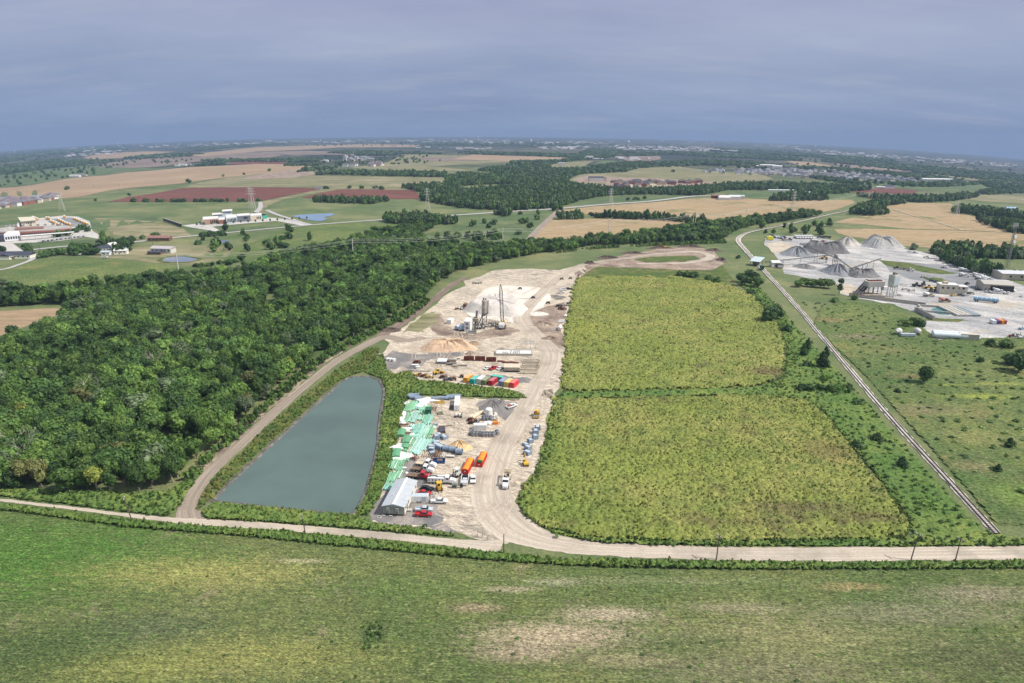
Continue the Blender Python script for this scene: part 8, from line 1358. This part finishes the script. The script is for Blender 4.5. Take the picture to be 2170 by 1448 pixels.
for i, (X, Y, mt_, l_) in enumerate([(1960, 780, CONC, 'pale wall with weeds at the far corner of the pool yard'), (2110, 895, STEEL, 'grey frames on the lower plant yard, first'), (2080, 905, RUST, 'rusty frames on the lower plant yard, second'), (2150, 915, WHITE, 'white trailer at the lower plant yard'), (2160, 845, LBLUE, 'bluish box at the lower plant yard')]): scrap(*D(X, Y), l_, [mt_, OFFW, DSTEEL], 150 + i, size=3.2)
for i, (X, m2) in enumerate([(1925, WHITE), (1945, BLUE), (1965, REDP), (1985, YEL), (2005, REDP)]): crate_box('colour_box', at(*D(X, 795)), R(80), (5, 2.2, 2.4), m2, ['white', 'blue', 'red', 'yellow', 'dark red'][i] + ' box in the short row behind the settling ramps', 'box', rib=False, doors=False)
# ================================================================ SCHOOL, OFFICE, FARMS
E_ = lambda X, Y: (X / 9.04, 450 + Y / 9.04)
F_ = lambda X, Y: (X / 4.34, 380 + Y / 4.34)
K_ = lambda X, Y: (330 + X / 3.617, 330 + Y / 3.617)
REDR = C('red_brown_roof', (.26, .15, .12), noise=.15); GREYR = C('flat_grey_roof', (.40, .37, .34), noise=.2, sc=.1)
def block_thing(name, label, cat, rows, px, py, wins=()):
 b = at(px, py); t = thing(name, b, 0, label, cat)
 if 'campus' in name: t.scale = (1, 1, .68)
 for pn, pts, h0, h1, m_ in rows: block(t, pn, [p for p in pts], h0, h1, m_, b)
 for k, (p0, p1, z0, z1, n_) in enumerate(wins):
  a = Vector(g1(*p0)) - Vector(b); c = Vector(g1(*p1)) - Vector(b); d = (c - a) / n_; nrm = Vector((d.y, -d.x, 0)).normalized() * .12
  mb = MB()
  for i in range(n_): q = a + d * (i + .18) + nrm; e = a + d * (i + .82) + nrm; mb.add([(q.x, q.y, z0), (e.x, e.y, z0), (e.x, e.y, z1), (q.x, q.y, z1), (q.x - nrm.x, q.y - nrm.y, z0), (e.x - nrm.x, e.y - nrm.y, z0), (e.x - nrm.x, e.y - nrm.y, z1), (q.x - nrm.x, q.y - nrm.y, z1)], [(0, 1, 2, 3), (4, 7, 6, 5), (3, 2, 6, 7), (0, 4, 5, 1), (0, 3, 7, 4), (1, 5, 6, 2)])
  mb.build('window', GLASS, t)
 return t
block_thing('school_building', 'long red-brick school block with flat grey roofs behind the canopy', 'school', [('wall', [(0, 505), (44, 503), (116, 498), (152, 494), (152, 488), (100, 489), (22, 493), (-60, 500), (-60, 511)], 0, 5.2, BRICK), ('roof', [(0, 504), (44, 502), (116, 497.2), (151, 493.4), (151, 488.6), (100, 489.6), (22, 493.6), (-60, 500.5), (-60, 510)], 5.2, 5.6, GREYR), ('upper_block', [(35, 500), (95, 496), (95, 493), (35, 496)], 5.6, 7.4, REDR), ('roof_unit', [(20, 497.5), (28, 497), (28, 496), (20, 496.5)], 5.6, 7.6, OFFW)], 60, 500, [((46, 503), (114, 498.3), 1.2, 3.6, 16)])
for i, X in enumerate((120, 190, 260, 330, 480, 620, 760, 900, 1050, 1180)): junk('roof_unit', *E_(X, 375 - X * .03), 'grey rooftop unit on the brick school, number %s from the photo edge' % 'one two three four five six seven eight nine ten'.split()[i], 'roof unit', [('case', OFFW, lambda m: m.bx(-2, 2, -1.5, 1.5, 5.6, 7.4)), ('fan', DSTEEL, lambda m: m.tube((0, 0, 7.4), (0, 0, 7.7), 1.0))])
block_thing('school_entrance', 'white and grey glazed entrance block of the school', 'building', [('wall', [(11, 513.5), (45, 510), (43, 505), (20, 506)], 0, 7.5, C('white_wall', (.66, .67, .70))), ('roof', [(11, 513), (45, 509.6), (43, 505.4), (20, 506.4)], 7.5, 8.1, ROOFW), ('side_block', [(-40, 517), (9, 513.5), (9, 507), (-40, 510)], 0, 6.5, ROOFD)], 28, 510, [((12, 513.4), (44, 510.1), 2, 5, 6)])
block_thing('gymnasium', 'beige windowless gymnasium behind the brick school', 'gymnasium', [('wall', [(47, 484.5), (79, 481), (74, 475), (41, 477)], 0, 8.5, BEIGE), ('roof', [(46.6, 485), (79.6, 481.4), (74, 474.8), (40.6, 477)], 8.5, 9.1, C('sand_roof', (.60, .55, .42))), ('annex', [(39, 485.5), (42.5, 485), (42.5, 481), (39, 481.5)], 0, 5, WHITE)], 60, 480, [((54, 483.7), (70, 482), 4.5, 6, 3)])
block_thing('walkway_canopy', 'long narrow white canopy on posts in front of the school', 'canopy', [('roof', [(46.5, 511.5), (159, 501.5), (159, 500.4), (46.5, 510)], 4.6, 5.1, WHITE)] + [('post', [(46.5 + q, 511.3 - q * .0885), (47.1 + q, 511.3 - q * .0885), (47.1 + q, 511 - q * .0885), (46.5 + q, 511 - q * .0885)], 0, 4.6, OFFW) for q in (1, 15, 29, 43, 57, 71, 85, 99, 111)], 100, 505)
bz = R(58)
for i, (X, Y) in enumerate([(1130, 168), (1170, 188), (1210, 208), (1250, 228), (1295, 248), (1345, 262), (985, 196), (1030, 214), (1080, 238), (1130, 262), (1430, 150), (1475, 168), (1520, 186), (1570, 208), (1620, 228), (1665, 246), (640, 128), (680, 142), (720, 158), (900, 138), (945, 142), (1240, 112)]):
 t = thing('school_bus', at(*E_(X, Y)), bz + R(70), 'white-roofed yellow school bus, number %s of the rows beside the gymnasium' % nw(i + 1), 'school bus', 'school buses parked beside the gymnasium')
 part(t, 'body', 'bub', BUSY, lambda m: [m.bx(-5.6, 4.6, -1.25, 1.25, .7, 2.7), m.bx(4.6, 5.8, -1.1, 1.1, .7, 1.9)]); part(t, 'roof', 'bur', WHITE, lambda m: m.prism([(-1.25, 2.72), (1.25, 2.72), (1.0, 3.1), (-1.0, 3.1)], -5.6, 4.6, axis='x')); part(t, 'window', 'buw', GLASS, lambda m: m.bx(-5.3, 4.3, -1.28, 1.28, 1.8, 2.4)); part(t, 'wheel', 'buh', TYRE, lambda m: [m.tube((x, s * 1.25, .5), (x, s, .5), .5, n=8) for x in (-3.6, 3.6) for s in (-1, 1)])
for i in range(26):
 q = i / 25; X = 800 + 840 * q; Y = 578 - 100 * q; k = i % 5; (pickup if k == 2 else sedan)(at(*E_(X, Y)), R(80), [WHITE, BLACK, SILV, WHITE, DSTEEL][k], ['white car', 'black car', 'silver pickup', 'white car', 'dark grey car'][k] + ', number %s in the row along the school lawn' % nw(i + 1), 'cars parked along the school lawn', simple=True)
house(at(33, 547), R(6), 'white house with dark slate roof behind a fence near the photo edge', dims=(34, 12, 3.2), wall=WALLW, roofm=ROOFD, rh=3); house(at(16, 549.5), R(96), 'gabled cream wing in front of the slate-roofed house', dims=(9, 9, 3), wall=WALLW, roofm=ROOFD, group=None)
house(at(*F_(962, 668)), R(20), 'dark-roofed farmhouse hidden in the grove', dims=(12, 9, 4), roofm=ROOFD, wall=WHITE); house(at(*F_(1036, 652)), R(70), 'white-gabled farmhouse at the edge of the grove', dims=(9, 8, 4.5), roofm=ROOFW, wall=WHITE, rh=3); house(at(*F_(1088, 666)), R(12), 'low green-roofed shed beside the farmhouses', 'shed', (18, 8, 3), BEIGE, C('green_roof', (.16, .22, .19)), rh=1.2); house(at(*F_(1118, 688)), R(12), 'cream garage with pale roof below the green shed', 'garage', (12, 7, 3.4), WALLW, ROOFW, rh=1.6); house(at(*F_(982, 697)), R(5), 'tiny white shed below the farmhouses', 'shed', (8, 6, 2.8), WHITE, SILV, rh=1.2)
pickup(at(*F_(966, 728)), 0, WHITE, 'white pickup among the scrap below the farmhouses', simple=True); pickup(at(*F_(722, 702)), .2, WHITE, 'white pickup beside the farmhouse grove', simple=True)
house(at(*F_(1475, 566)), R(4), 'long rusty red-roofed barn beside the round tree', 'barn', (24, 9, 3.2), BROWN, C('rusty_roof', (.30, .16, .13), noise=.3), name='barn', rh=2.4); house(at(*F_(1506, 676)), R(-6), 'pale tin barn with an open end above the farm pond', 'barn', (22, 10, 4.5), OFFW, C('tin_roof', (.46, .42, .42), noise=.2), name='barn', rh=2.2); house(at(*F_(1430, 692)), R(4), 'small dark lean-to beside the pale tin barn', 'barn', (13, 7, 2.2), BROWN, ROOFD, name='barn', rh=1.2)
# modern campus
block_thing('campus_building', 'modern white-roofed campus with brick and glass blocks by the blue pond', 'office building', [
 ('brick_block', [(431, 477.5), (464, 474.5), (463, 469), (431, 471)], 0, 9, C('orange_brick', (.36, .22, .17))), ('roof', [(431, 477), (464, 474), (463, 469.4), (431, 471.4)], 9, 9.8, ROOFW), ('side_wing', [(464.5, 475.5), (480, 474.5), (480, 469), (464.5, 470)], 0, 7, BRICK), ('wing_roof', [(464.5, 475), (480, 474), (480, 469.4), (464.5, 470.4)], 7, 7.6, ROOFW),
 ('glass_block', [(480.5, 475.5), (503, 472.5), (502, 467), (480.5, 468)], 0, 11, SILV), ('glass_roof', [(480.5, 475), (503, 472), (502, 467.4), (480.5, 468.4)], 11, 11.8, ROOFW), ('dark_block', [(503.5, 471.5), (531, 469), (530, 464), (503.5, 466)], 0, 11, C('slate_wall', (.13, .14, .17))), ('dark_roof', [(503.5, 471), (531, 468.6), (530, 464.4), (503.5, 466.4)], 11, 11.6, ROOFW),
 ('tan_block', [(531.5, 468.8), (556, 466.4), (555, 462), (531.5, 463.5)], 0, 9.5, BEIGE), ('tan_roof', [(531.5, 468.4), (556, 466), (555, 462.4), (531.5, 464)], 9.5, 10, ROOFW), ('tower_block', [(474, 466), (493, 464.5), (493, 461.5), (474, 463)], 0, 16, SILV), ('tower_roof', [(473, 466.4), (494, 464.8), (494, 461.2), (473, 462.8)], 16, 16.8, ROOFW), ('rear_wing', [(452, 469.5), (474, 467.5), (474, 465), (452, 466.5)], 0, 12, SILV), ('rear_roof', [(451, 469.8), (474, 467.8), (474, 464.8), (451, 466.2)], 12, 12.6, ROOFW), ('green_wall', [(557, 465), (566, 464), (566, 462), (557, 463)], 0, 5, C('turquoise_wall', (.03, .36, .26)))], 480, 470,
 [((433, 477.2), (462, 474.8), 2, 7, 7), ((481, 475.4), (502, 472.7), 2, 9, 7), ((504, 471.4), (530, 469.1), 5, 9, 1), ((533, 468.6), (554, 466.6), 2, 7, 6)])
def wall_line(px0, py0, px1, py1, h, lab, mt_=DSTEEL):
 a = Vector(at(px0, py0)); b_ = Vector(at(px1, py1)); L_ = (b_ - a).length; junk('boundary_wall', px0, py0, lab, 'wall', [('panel', mt_, lambda m: m.bx(0, L_, -.3, .3, 0, h)), ('cap', OFFW, lambda m: m.bx(0, L_, -.4, .4, h, h + .2))], math.atan2(b_.y - a.y, b_.x - a.x))
wall_line(346.6, 469.6, 385, 481.5, 4, 'dark boundary wall running from the campus corner'); wall_line(537, 456.5, 565, 461, 4, 'dark boundary wall behind the campus near the service road'); wall_line(10, 551, 54, 547, 2, 'dark timber fence in front of the slate-roofed house', BROWN)
for i in range(16): x_, y_ = 418 + i * 15.5, 482 - i * .95; junk('street_tree', x_, y_, 'young planted tree on the campus lawn, number %s from the dark wall' % 'one two three four five six seven eight nine ten eleven twelve thirteen fourteen fifteen sixteen'.split()[i], 'tree', [('trunk', bark, lambda m: m.tube((0, 0, 0), (0, 0, 2.4), .12)), ('crown', C('young_leaves', (.04, .075, .02)), lambda m: m.lathe((0, 0, 2.0), [(.2, 0), (1.3, .8), (1.4, 1.8), (.7, 3), (.1, 3.6)], 7))])
# ================================================================ POLES, PYLONS, LINES
WPOLE = C('pole_wood', (.12, .095, .075), rough=.9)
def upole(px, py, H, label, lean=0., seed=0, arm=True):
 t = thing('utility_pole', at(px, py, 0), R(25), label, 'utility pole'); mb = MB(); mb.tube((0, 0, -.3), (lean * H, 0, H), .19, .13, 8); mb.build('pole', WPOLE, t)
 if arm:
  mb = MB(); mb.box((lean * H * .94, 0, H * .94), (.16, 2.6, .18)); mb.build('crossarm', WPOLE, t)
  for y in (-1.15, -.6, .6, 1.15): part(t, 'insulator', ('ins', round(H), y, lean), WHITE, lambda m: m.tube((lean * H * .94, y, H * .95 + .05), (lean * H * .94, y, H * .95 + .38), .1, .07, 6))
  mb = MB(); [mb.bar((lean * H * .86, 0, H * .86), (lean * H * .93, y, H * .93), .06) for y in (-.7, .7)]; mb.build('brace', STEEL, t)
 return t
for i, (px, py, H, ln, lab, arm) in enumerate([(281, 1107, 9.5, -.13, 'leaning wooden pole with crossarm on the weeds before the wood', 1), (648, 1137, 7.5, -.06, 'wooden pole with crossarm below the pond', 1), (1067.5, 1178, 7.5, 0, 'bare wooden pole at the dirt road bend', 0), (1518, 1186, 8.3, .02, 'wooden pole beside the straight dirt road, first of three', 1), (1930, 1188, 9, .13, 'leaning wooden pole beside the straight dirt road, middle one', 1), (2022, 1197, 9, .05, 'wooden pole beside the straight dirt road, last of three', 1)]): upole(px, py, H, lab, ln, i, arm)
for i, (px, py, lab) in enumerate([(85, 533, 'beside the school lane'), (70, 535, 'by the house driveway'), (154, 520, 'near the parked school cars'), (208.5, 494.5, 'at the school corner'), (237, 507, 'before the lawn'), (241, 507, 'doubling the one before the lawn'), (67, 398, 'on the far tan field, first'), (200, 399, 'on the far tan field, second'), (253, 398, 'on the far tan field, third'), (325, 528, 'beside the farm lane')]): upole(px, py, 11, 'slim utility pole ' + lab, 0)
for px, py, top, lab in [(532, 443.4, 399, 'twin-arm lattice pylon before the ploughed field, first of two'), (537, 444, 400, 'lattice pylon close behind the first before the ploughed field'), (906, 446, 400.5, 'white lattice pylon before the dark woods'), (132.5, 447, 408, 'lattice pylon on the pasture near the far houses'), (1294, 437, 401, 'lattice pylon beside the orange field'), (1678.6, 457, 407, 'lattice pylon at the tip of the orange field'), (2025.6, 457, 427, 'lattice pylon in front of the dark trees beyond the plant')]:
 lattice('power_pylon', px, py, top, lab, 8, 1.8, 9, arms=((.72, 5.5), (.84, 4.6), (.96, 3.4)), th=.27, cat='pylon')
MONO = [(378, 572, 538, 'left of the farm pond'), (749, 553, 506, 'rising out of the big wood'), (1065, 522, 484, 'on the green field behind the wood'), (1289, 502, 464, 'on the lower orange field'), (1468.6, 476, 453, 'at the hedge between the orange fields'), (1580, 465, 443, 'on the upper orange field'), (1847, 423, 406, 'on the far red field'), (1908, 425, 403, 'beyond the red field'), (1957, 414, 403, 'farthest by the bright pasture')]
tops = []
for px, py, top, lab in MONO:
 b = at(px, py, 0); s = scale_at(px, py); H = (py - top) / s / .98; t = thing('steel_pole', b, 0, 'tall pale steel power pole ' + lab, 'power pole'); mb = MB(); mb.tube((0, 0, -.2), (0, 0, H), .55, .3, 8); mb.build('pole', OFFW, t); mb = MB(); [mb.bar((0, 0, H * q), (1.8 * sg, 0, H * q + .3), .2) for q, sg in ((.97, 1), (.89, -1), (.81, 1))]; mb.build('arm', OFFW, t); tops.append((b, H))
for i in range(6):
 (a, ha), (b_, hb) = tops[i], tops[i + 1]; t = thing('power_line', a, 0, 'sagging power line between steel poles, span %s' % ['one from the farm pond', 'two over the wood', 'three over the green field', 'four over the orange field', 'five over the hedge', 'six to the far red field'][i], 'power line')
 for q, sg in ((.97, 1.8), (.89, -1.8), (.81, 1.8)):
  mb = MB(); P_ = []
  for k in range(13): f = k / 12; P_.append(Vector((sg + (b_[0] - a[0]) * f, (b_[1] - a[1]) * f, (ha * q) * (1 - f) + (hb * q + b_[2] - a[2]) * f - 16 * f * (1 - f))))
  for k in range(12): mb.tube(P_[k], P_[k + 1], .07, n=4, cap=False)
  mb.build('cable', OFFW, t)
for px, py, top, lab in [(1125.5, 305.5, 296, 'first from the middle of the horizon'), (1331, 312, 299, 'tallest one on the horizon'), (1013, 297, 289.5, 'smallest one on the horizon'), (249.5, 310, 303, 'above the far tan strip'), (31, 325, 319, 'near the photo edge on the horizon'), (1726.5, 317, 308, 'beyond the far houses on the horizon')]:
 b = at(px, py, 0); s = scale_at(px, py); H = (py - top) / s; t = thing('water_tower', b, 0, 'white water tower ' + lab, 'water tower'); mb = MB(); mb.lathe((0, 0, 0), [(H * .07, 0), (H * .06, H * .6)], 10); mb.build('shaft', WHITE, t); mb = MB(); mb.lathe((0, 0, 0), [(H * .07, H * .6), (H * .2, H * .74), (H * .21, H * .85), (H * .12, H * .97), (H * .02, H)], 12); mb.build('tank', WHITE, t)
# ================================================================ FAR HOUSES
hr = random.Random(31); HG = 'houses of the far suburb'
def suburb(poly, n_, label, group, walls, roofs, s=1., dmin=15):
 xs = [p[0] for p in poly]; ys = [p[1] for p in poly]; got = []; tries = 0
 while len(got) < n_ and tries < 20000:
  tries += 1; a = hr.uniform(min(xs), max(xs)); b_ = hr.uniform(min(ys), max(ys))
  if not inpoly(np.array([a]), np.array([b_]), poly)[0]: continue
  x, y, z = g1(a, b_)
  if any((x - q[0]) ** 2 + (y - q[1]) ** 2 < dmin ** 2 for q in got): continue
  got.append((x, y)); wi = hr.randrange(len(walls)); ri = hr.randrange(len(roofs)); d = hr.choice([(15, 11, 3.4), (18, 12, 5.6), (13, 12, 5.4)]); t = thing('house', (x, y, z + float(lz(math.hypot(x, y), 6))), hr.choice((0, 1.57, .3, 1.2)), label, 'house', group); t.scale = (s, s, s)
  part(t, 'wall', ('fw', d), walls[wi], lambda m: m.bx(-d[0] / 2, d[0] / 2, -d[1] / 2, d[1] / 2, -2, d[2]))
  def rf(m): L, W, H = d; e = W / 2.4; m.add([(-L / 2 - .5, -W / 2 - .5, H), (L / 2 + .5, -W / 2 - .5, H), (L / 2 + .5, W / 2 + .5, H), (-L / 2 - .5, W / 2 + .5, H), (-L / 2 + e, 0, H + 3.4), (L / 2 - e, 0, H + 3.4)], [(0, 3, 2, 1), (0, 1, 5, 4), (2, 3, 4, 5), (1, 2, 5), (3, 0, 4)])
  part(t, 'roof', ('fr', d), roofs[ri], rf)
RM = C('mauve_roof', (.17, .15, .17), noise=.15)
suburb([(-30, 427), (0, 424), (60, 425), (110, 417), (133, 421), (80, 430), (0, 443), (-30, 448)], 62, 'grey-roofed house in the estate at the photo edge', 'houses of the estate at the photo edge', [BEIGE, WHITE, BRICK], [RM, ROOFG, RM])
suburb([(1475, 366), (1530, 363), (1620, 362), (1700, 361), (1780, 366), (1880, 376), (1930, 383), (1955, 388), (1900, 388), (1800, 383), (1700, 378), (1600, 372), (1530, 369)], 170, 'small house in the dense far suburb beyond the woods', HG, [WHITE, BEIGE, WHITE, OFFW], [ROOFD, ROOFG, RM], s=1.25, dmin=17)
suburb([(1294, 396), (1296, 388), (1330, 384), (1350, 388), (1450, 388), (1465, 392), (1380, 394), (1345, 400), (1310, 399)], 30, 'brown-roofed new house on the bare building ground', 'new houses on the bare ground', [BRICK, BEIGE, TAN], [ROOFB, ROOFD, ROOFB], s=1.1)
suburb([(1453, 388), (1490, 385), (1488, 388), (1455, 390)], 6, 'dark new house at the end of the building ground', 'new houses at the end of the ground', [BRICK], [ROOFB])
suburb([(774, 352), (800, 346), (818, 351), (812, 354), (776, 354)], 12, 'new house in the small far group above the tree belt', 'new houses above the tree belt', [WHITE, BEIGE], [ROOFB, RM], s=1.2); suburb([(729, 352), (756, 349), (757, 352), (730, 354)], 6, 'new house in the row left of the far group', 'row of new houses', [WHITE], [ROOFB], s=1.2); suburb([(710, 338), (740, 331), (780, 334), (800, 342), (760, 345), (715, 343)], 22, 'far house scattered among trees beyond the tree belt', 'far scattered houses', [WHITE, BEIGE], [ROOFG, RM], s=1.3)
for i, (px, py, L_, W_, H_, mm, rr_, lab) in enumerate([(1980, 386, 95, 28, 8, OFFW, ROOFW, 'very long white shed beyond the bright pasture'), (2004, 387, 40, 20, 9, OFFW, SILV, 'grey end block of the long white shed'), (1882, 400.5, 26, 14, 6, WHITE, ROOFD, 'white farm building at the corner of the red field'), (1865, 400, 22, 8, 3, WHITE, ROOFW, 'low white shed beside the farm building'), (1625, 359, 60, 26, 14, BEIGE, ROOFW, 'pink-white school block above the far suburb, main'), (1645, 360, 40, 22, 12, WHITE, ROOFW, 'pink-white school block above the far suburb, end'), (1610, 358, 30, 14, 9, OFFW, ROOFW, 'low block beside the far school'), (1545, 423, 40, 14, 5, WHITE, ROOFW, 'white shed behind the orange field'), (1560, 422, 30, 12, 5, OFFW, SILV, 'grey-white shed next to the white one'), (1522, 421, 26, 12, 5, RUST, REDR, 'red-roofed shed behind the orange field'), (1534, 424, 22, 10, 4, WHITE, ROOFW, 'small white shed between the red and white ones'), (160, 376.5, 34, 14, 5, WHITE, ROOFW, 'white farm shed at the far tan field'), (178, 374, 20, 12, 4, BEIGE, ROOFG, 'grey farmhouse beside the white farm shed'), (388, 352.5, 30, 16, 5, WHITE, ROOFW, 'white farm sheds at the top of the tan field'), (376, 354, 18, 12, 4, OFFW, ROOFW, 'small white shed left of the far farm'), (400, 351.5, 20, 14, 5, BEIGE, ROOFG, 'grey barn right of the far farm'), (2140, 448, 18, 12, 5, WHITE, LBLUE, 'pale blue house among trees beyond the plant'), (1712, 414, 16, 10, 5, WHITE, ROOFW, 'white-gabled house in the woods beyond the orange field'), (1622, 355, 20, 12, 6, WHITE, ROOFW, 'small white block behind the far school'), (691, 344.5, 22, 14, 6, WHITE, ROOFW, 'single white building before the far group'), (1263, 384, 40, 18, 8, OFFW, ROOFD, 'blue-grey roofed hall on the building ground'), (1277, 384, 18, 12, 6, BEIGE, ROOFB, 'brown-roofed hall next to the blue-grey one'), (675, 401.5, 16, 8, 3, OFFW, STEEL, 'little grey culvert house beside the grass path'), (1660, 407, 70, 2, 3, WHITE, WHITE, 'long white fence in the far green clearing')]):
 house(at(px, py), R(-4 if px > 1300 else 3), lab, 'building', (L_, W_, H_), mm, rr_, name='far_building', rh=min(3, H_ * .4), windows=False, door=False)
# distant towns as one mass
P_ = []; r2 = np.random.default_rng(12)
for zp, nn_ in [([(300, 311), (560, 303), (560, 308), (300, 318)], 90), ([(140, 318), (260, 312), (260, 330), (130, 336)], 70), ([(560, 300), (1080, 298), (1080, 303), (560, 307)], 160), ([(980, 303), (1300, 303), (1300, 309), (980, 307)], 110), ([(1290, 312), (1500, 316), (1560, 324), (1420, 324), (1300, 320)], 220), ([(1130, 316), (1250, 314), (1240, 322), (1140, 320)], 60), ([(1680, 316), (2150, 352), (2150, 358), (1900, 342), (1700, 326)], 210), ([(1400, 300), (1700, 310), (1700, 316), (1400, 304)], 60), ([(1240, 340), (1330, 338), (1390, 342), (1330, 345)], 30), ([(880, 316), (1040, 318), (1040, 321), (880, 319)], 30)]:
 xs = [p[0] for p in zp]; ys = [p[1] for p in zp]; c = 0
 while c < nn_ * .55:
  a, b_ = r2.uniform(min(xs), max(xs)), r2.uniform(min(ys), max(ys))
  if inpoly(np.array([a]), np.array([b_]), zp)[0]: x, y, z = g1(a, b_); r_ = math.hypot(x, y); P_.append((x, y, z, r2.uniform(0, 3), r2.uniform(.7, 1.3) * (1 + r_ / 12000), r2.uniform(1, 1.8) * (1 + r_ / 16000), 0)); c += 1
hb = house(at(1190, 351), 0, 'lone pale house at the tip of the far green wedge', 'house', (26, 14, 7), C('town_white', (.62, .60, .57)), C('town_roof', (.34, .33, .34)), name='far_building', rh=3, windows=False, door=False); gn_scatter('distant_town', P_, [child(hb, 'wall'), child(hb, 'roof')], label='specks of distant towns below the horizon')
# ================================================================ HAZE
def haze():
 bm = bmesh.new(); bmesh.ops.create_cube(bm, size=1); me = bpy.data.meshes.new('haze'); bm.to_mesh(me); bm.free()
 X0, X1, Y0, Y1, Z0, Z1 = -19900, 19900, -19900, 19900, -800, 165
 for v in me.vertices: v.co = Vector((X0 if v.co.x < 0 else X1, Y0 if v.co.y < 0 else Y1, Z0 if v.co.z < 0 else Z1))
 m = bpy.data.materials.new('haze'); m.use_nodes = True; n = m.node_tree; n.nodes.clear(); o = n.nodes.new('ShaderNodeOutputMaterial'); v = n.nodes.new('ShaderNodeVolumePrincipled')
 v.inputs['Density'].default_value = HAZE_D; v.inputs['Color'].default_value = (.33, .46, .70, 1); v.inputs['Anisotropy'].default_value = .0
 n.links.new(v.outputs[0], o.inputs['Volume']); me.materials.append(m); m.volume_intersection_method = 'FAST' if hasattr(m, 'volume_intersection_method') else m.volume_intersection_method
 ob = bpy.data.objects.new('haze', me); link(ob); ob['kind'] = 'stuff'; ob['label'] = 'thin blue air haze over the whole plain'
HAZE_D = 0.000085
haze()
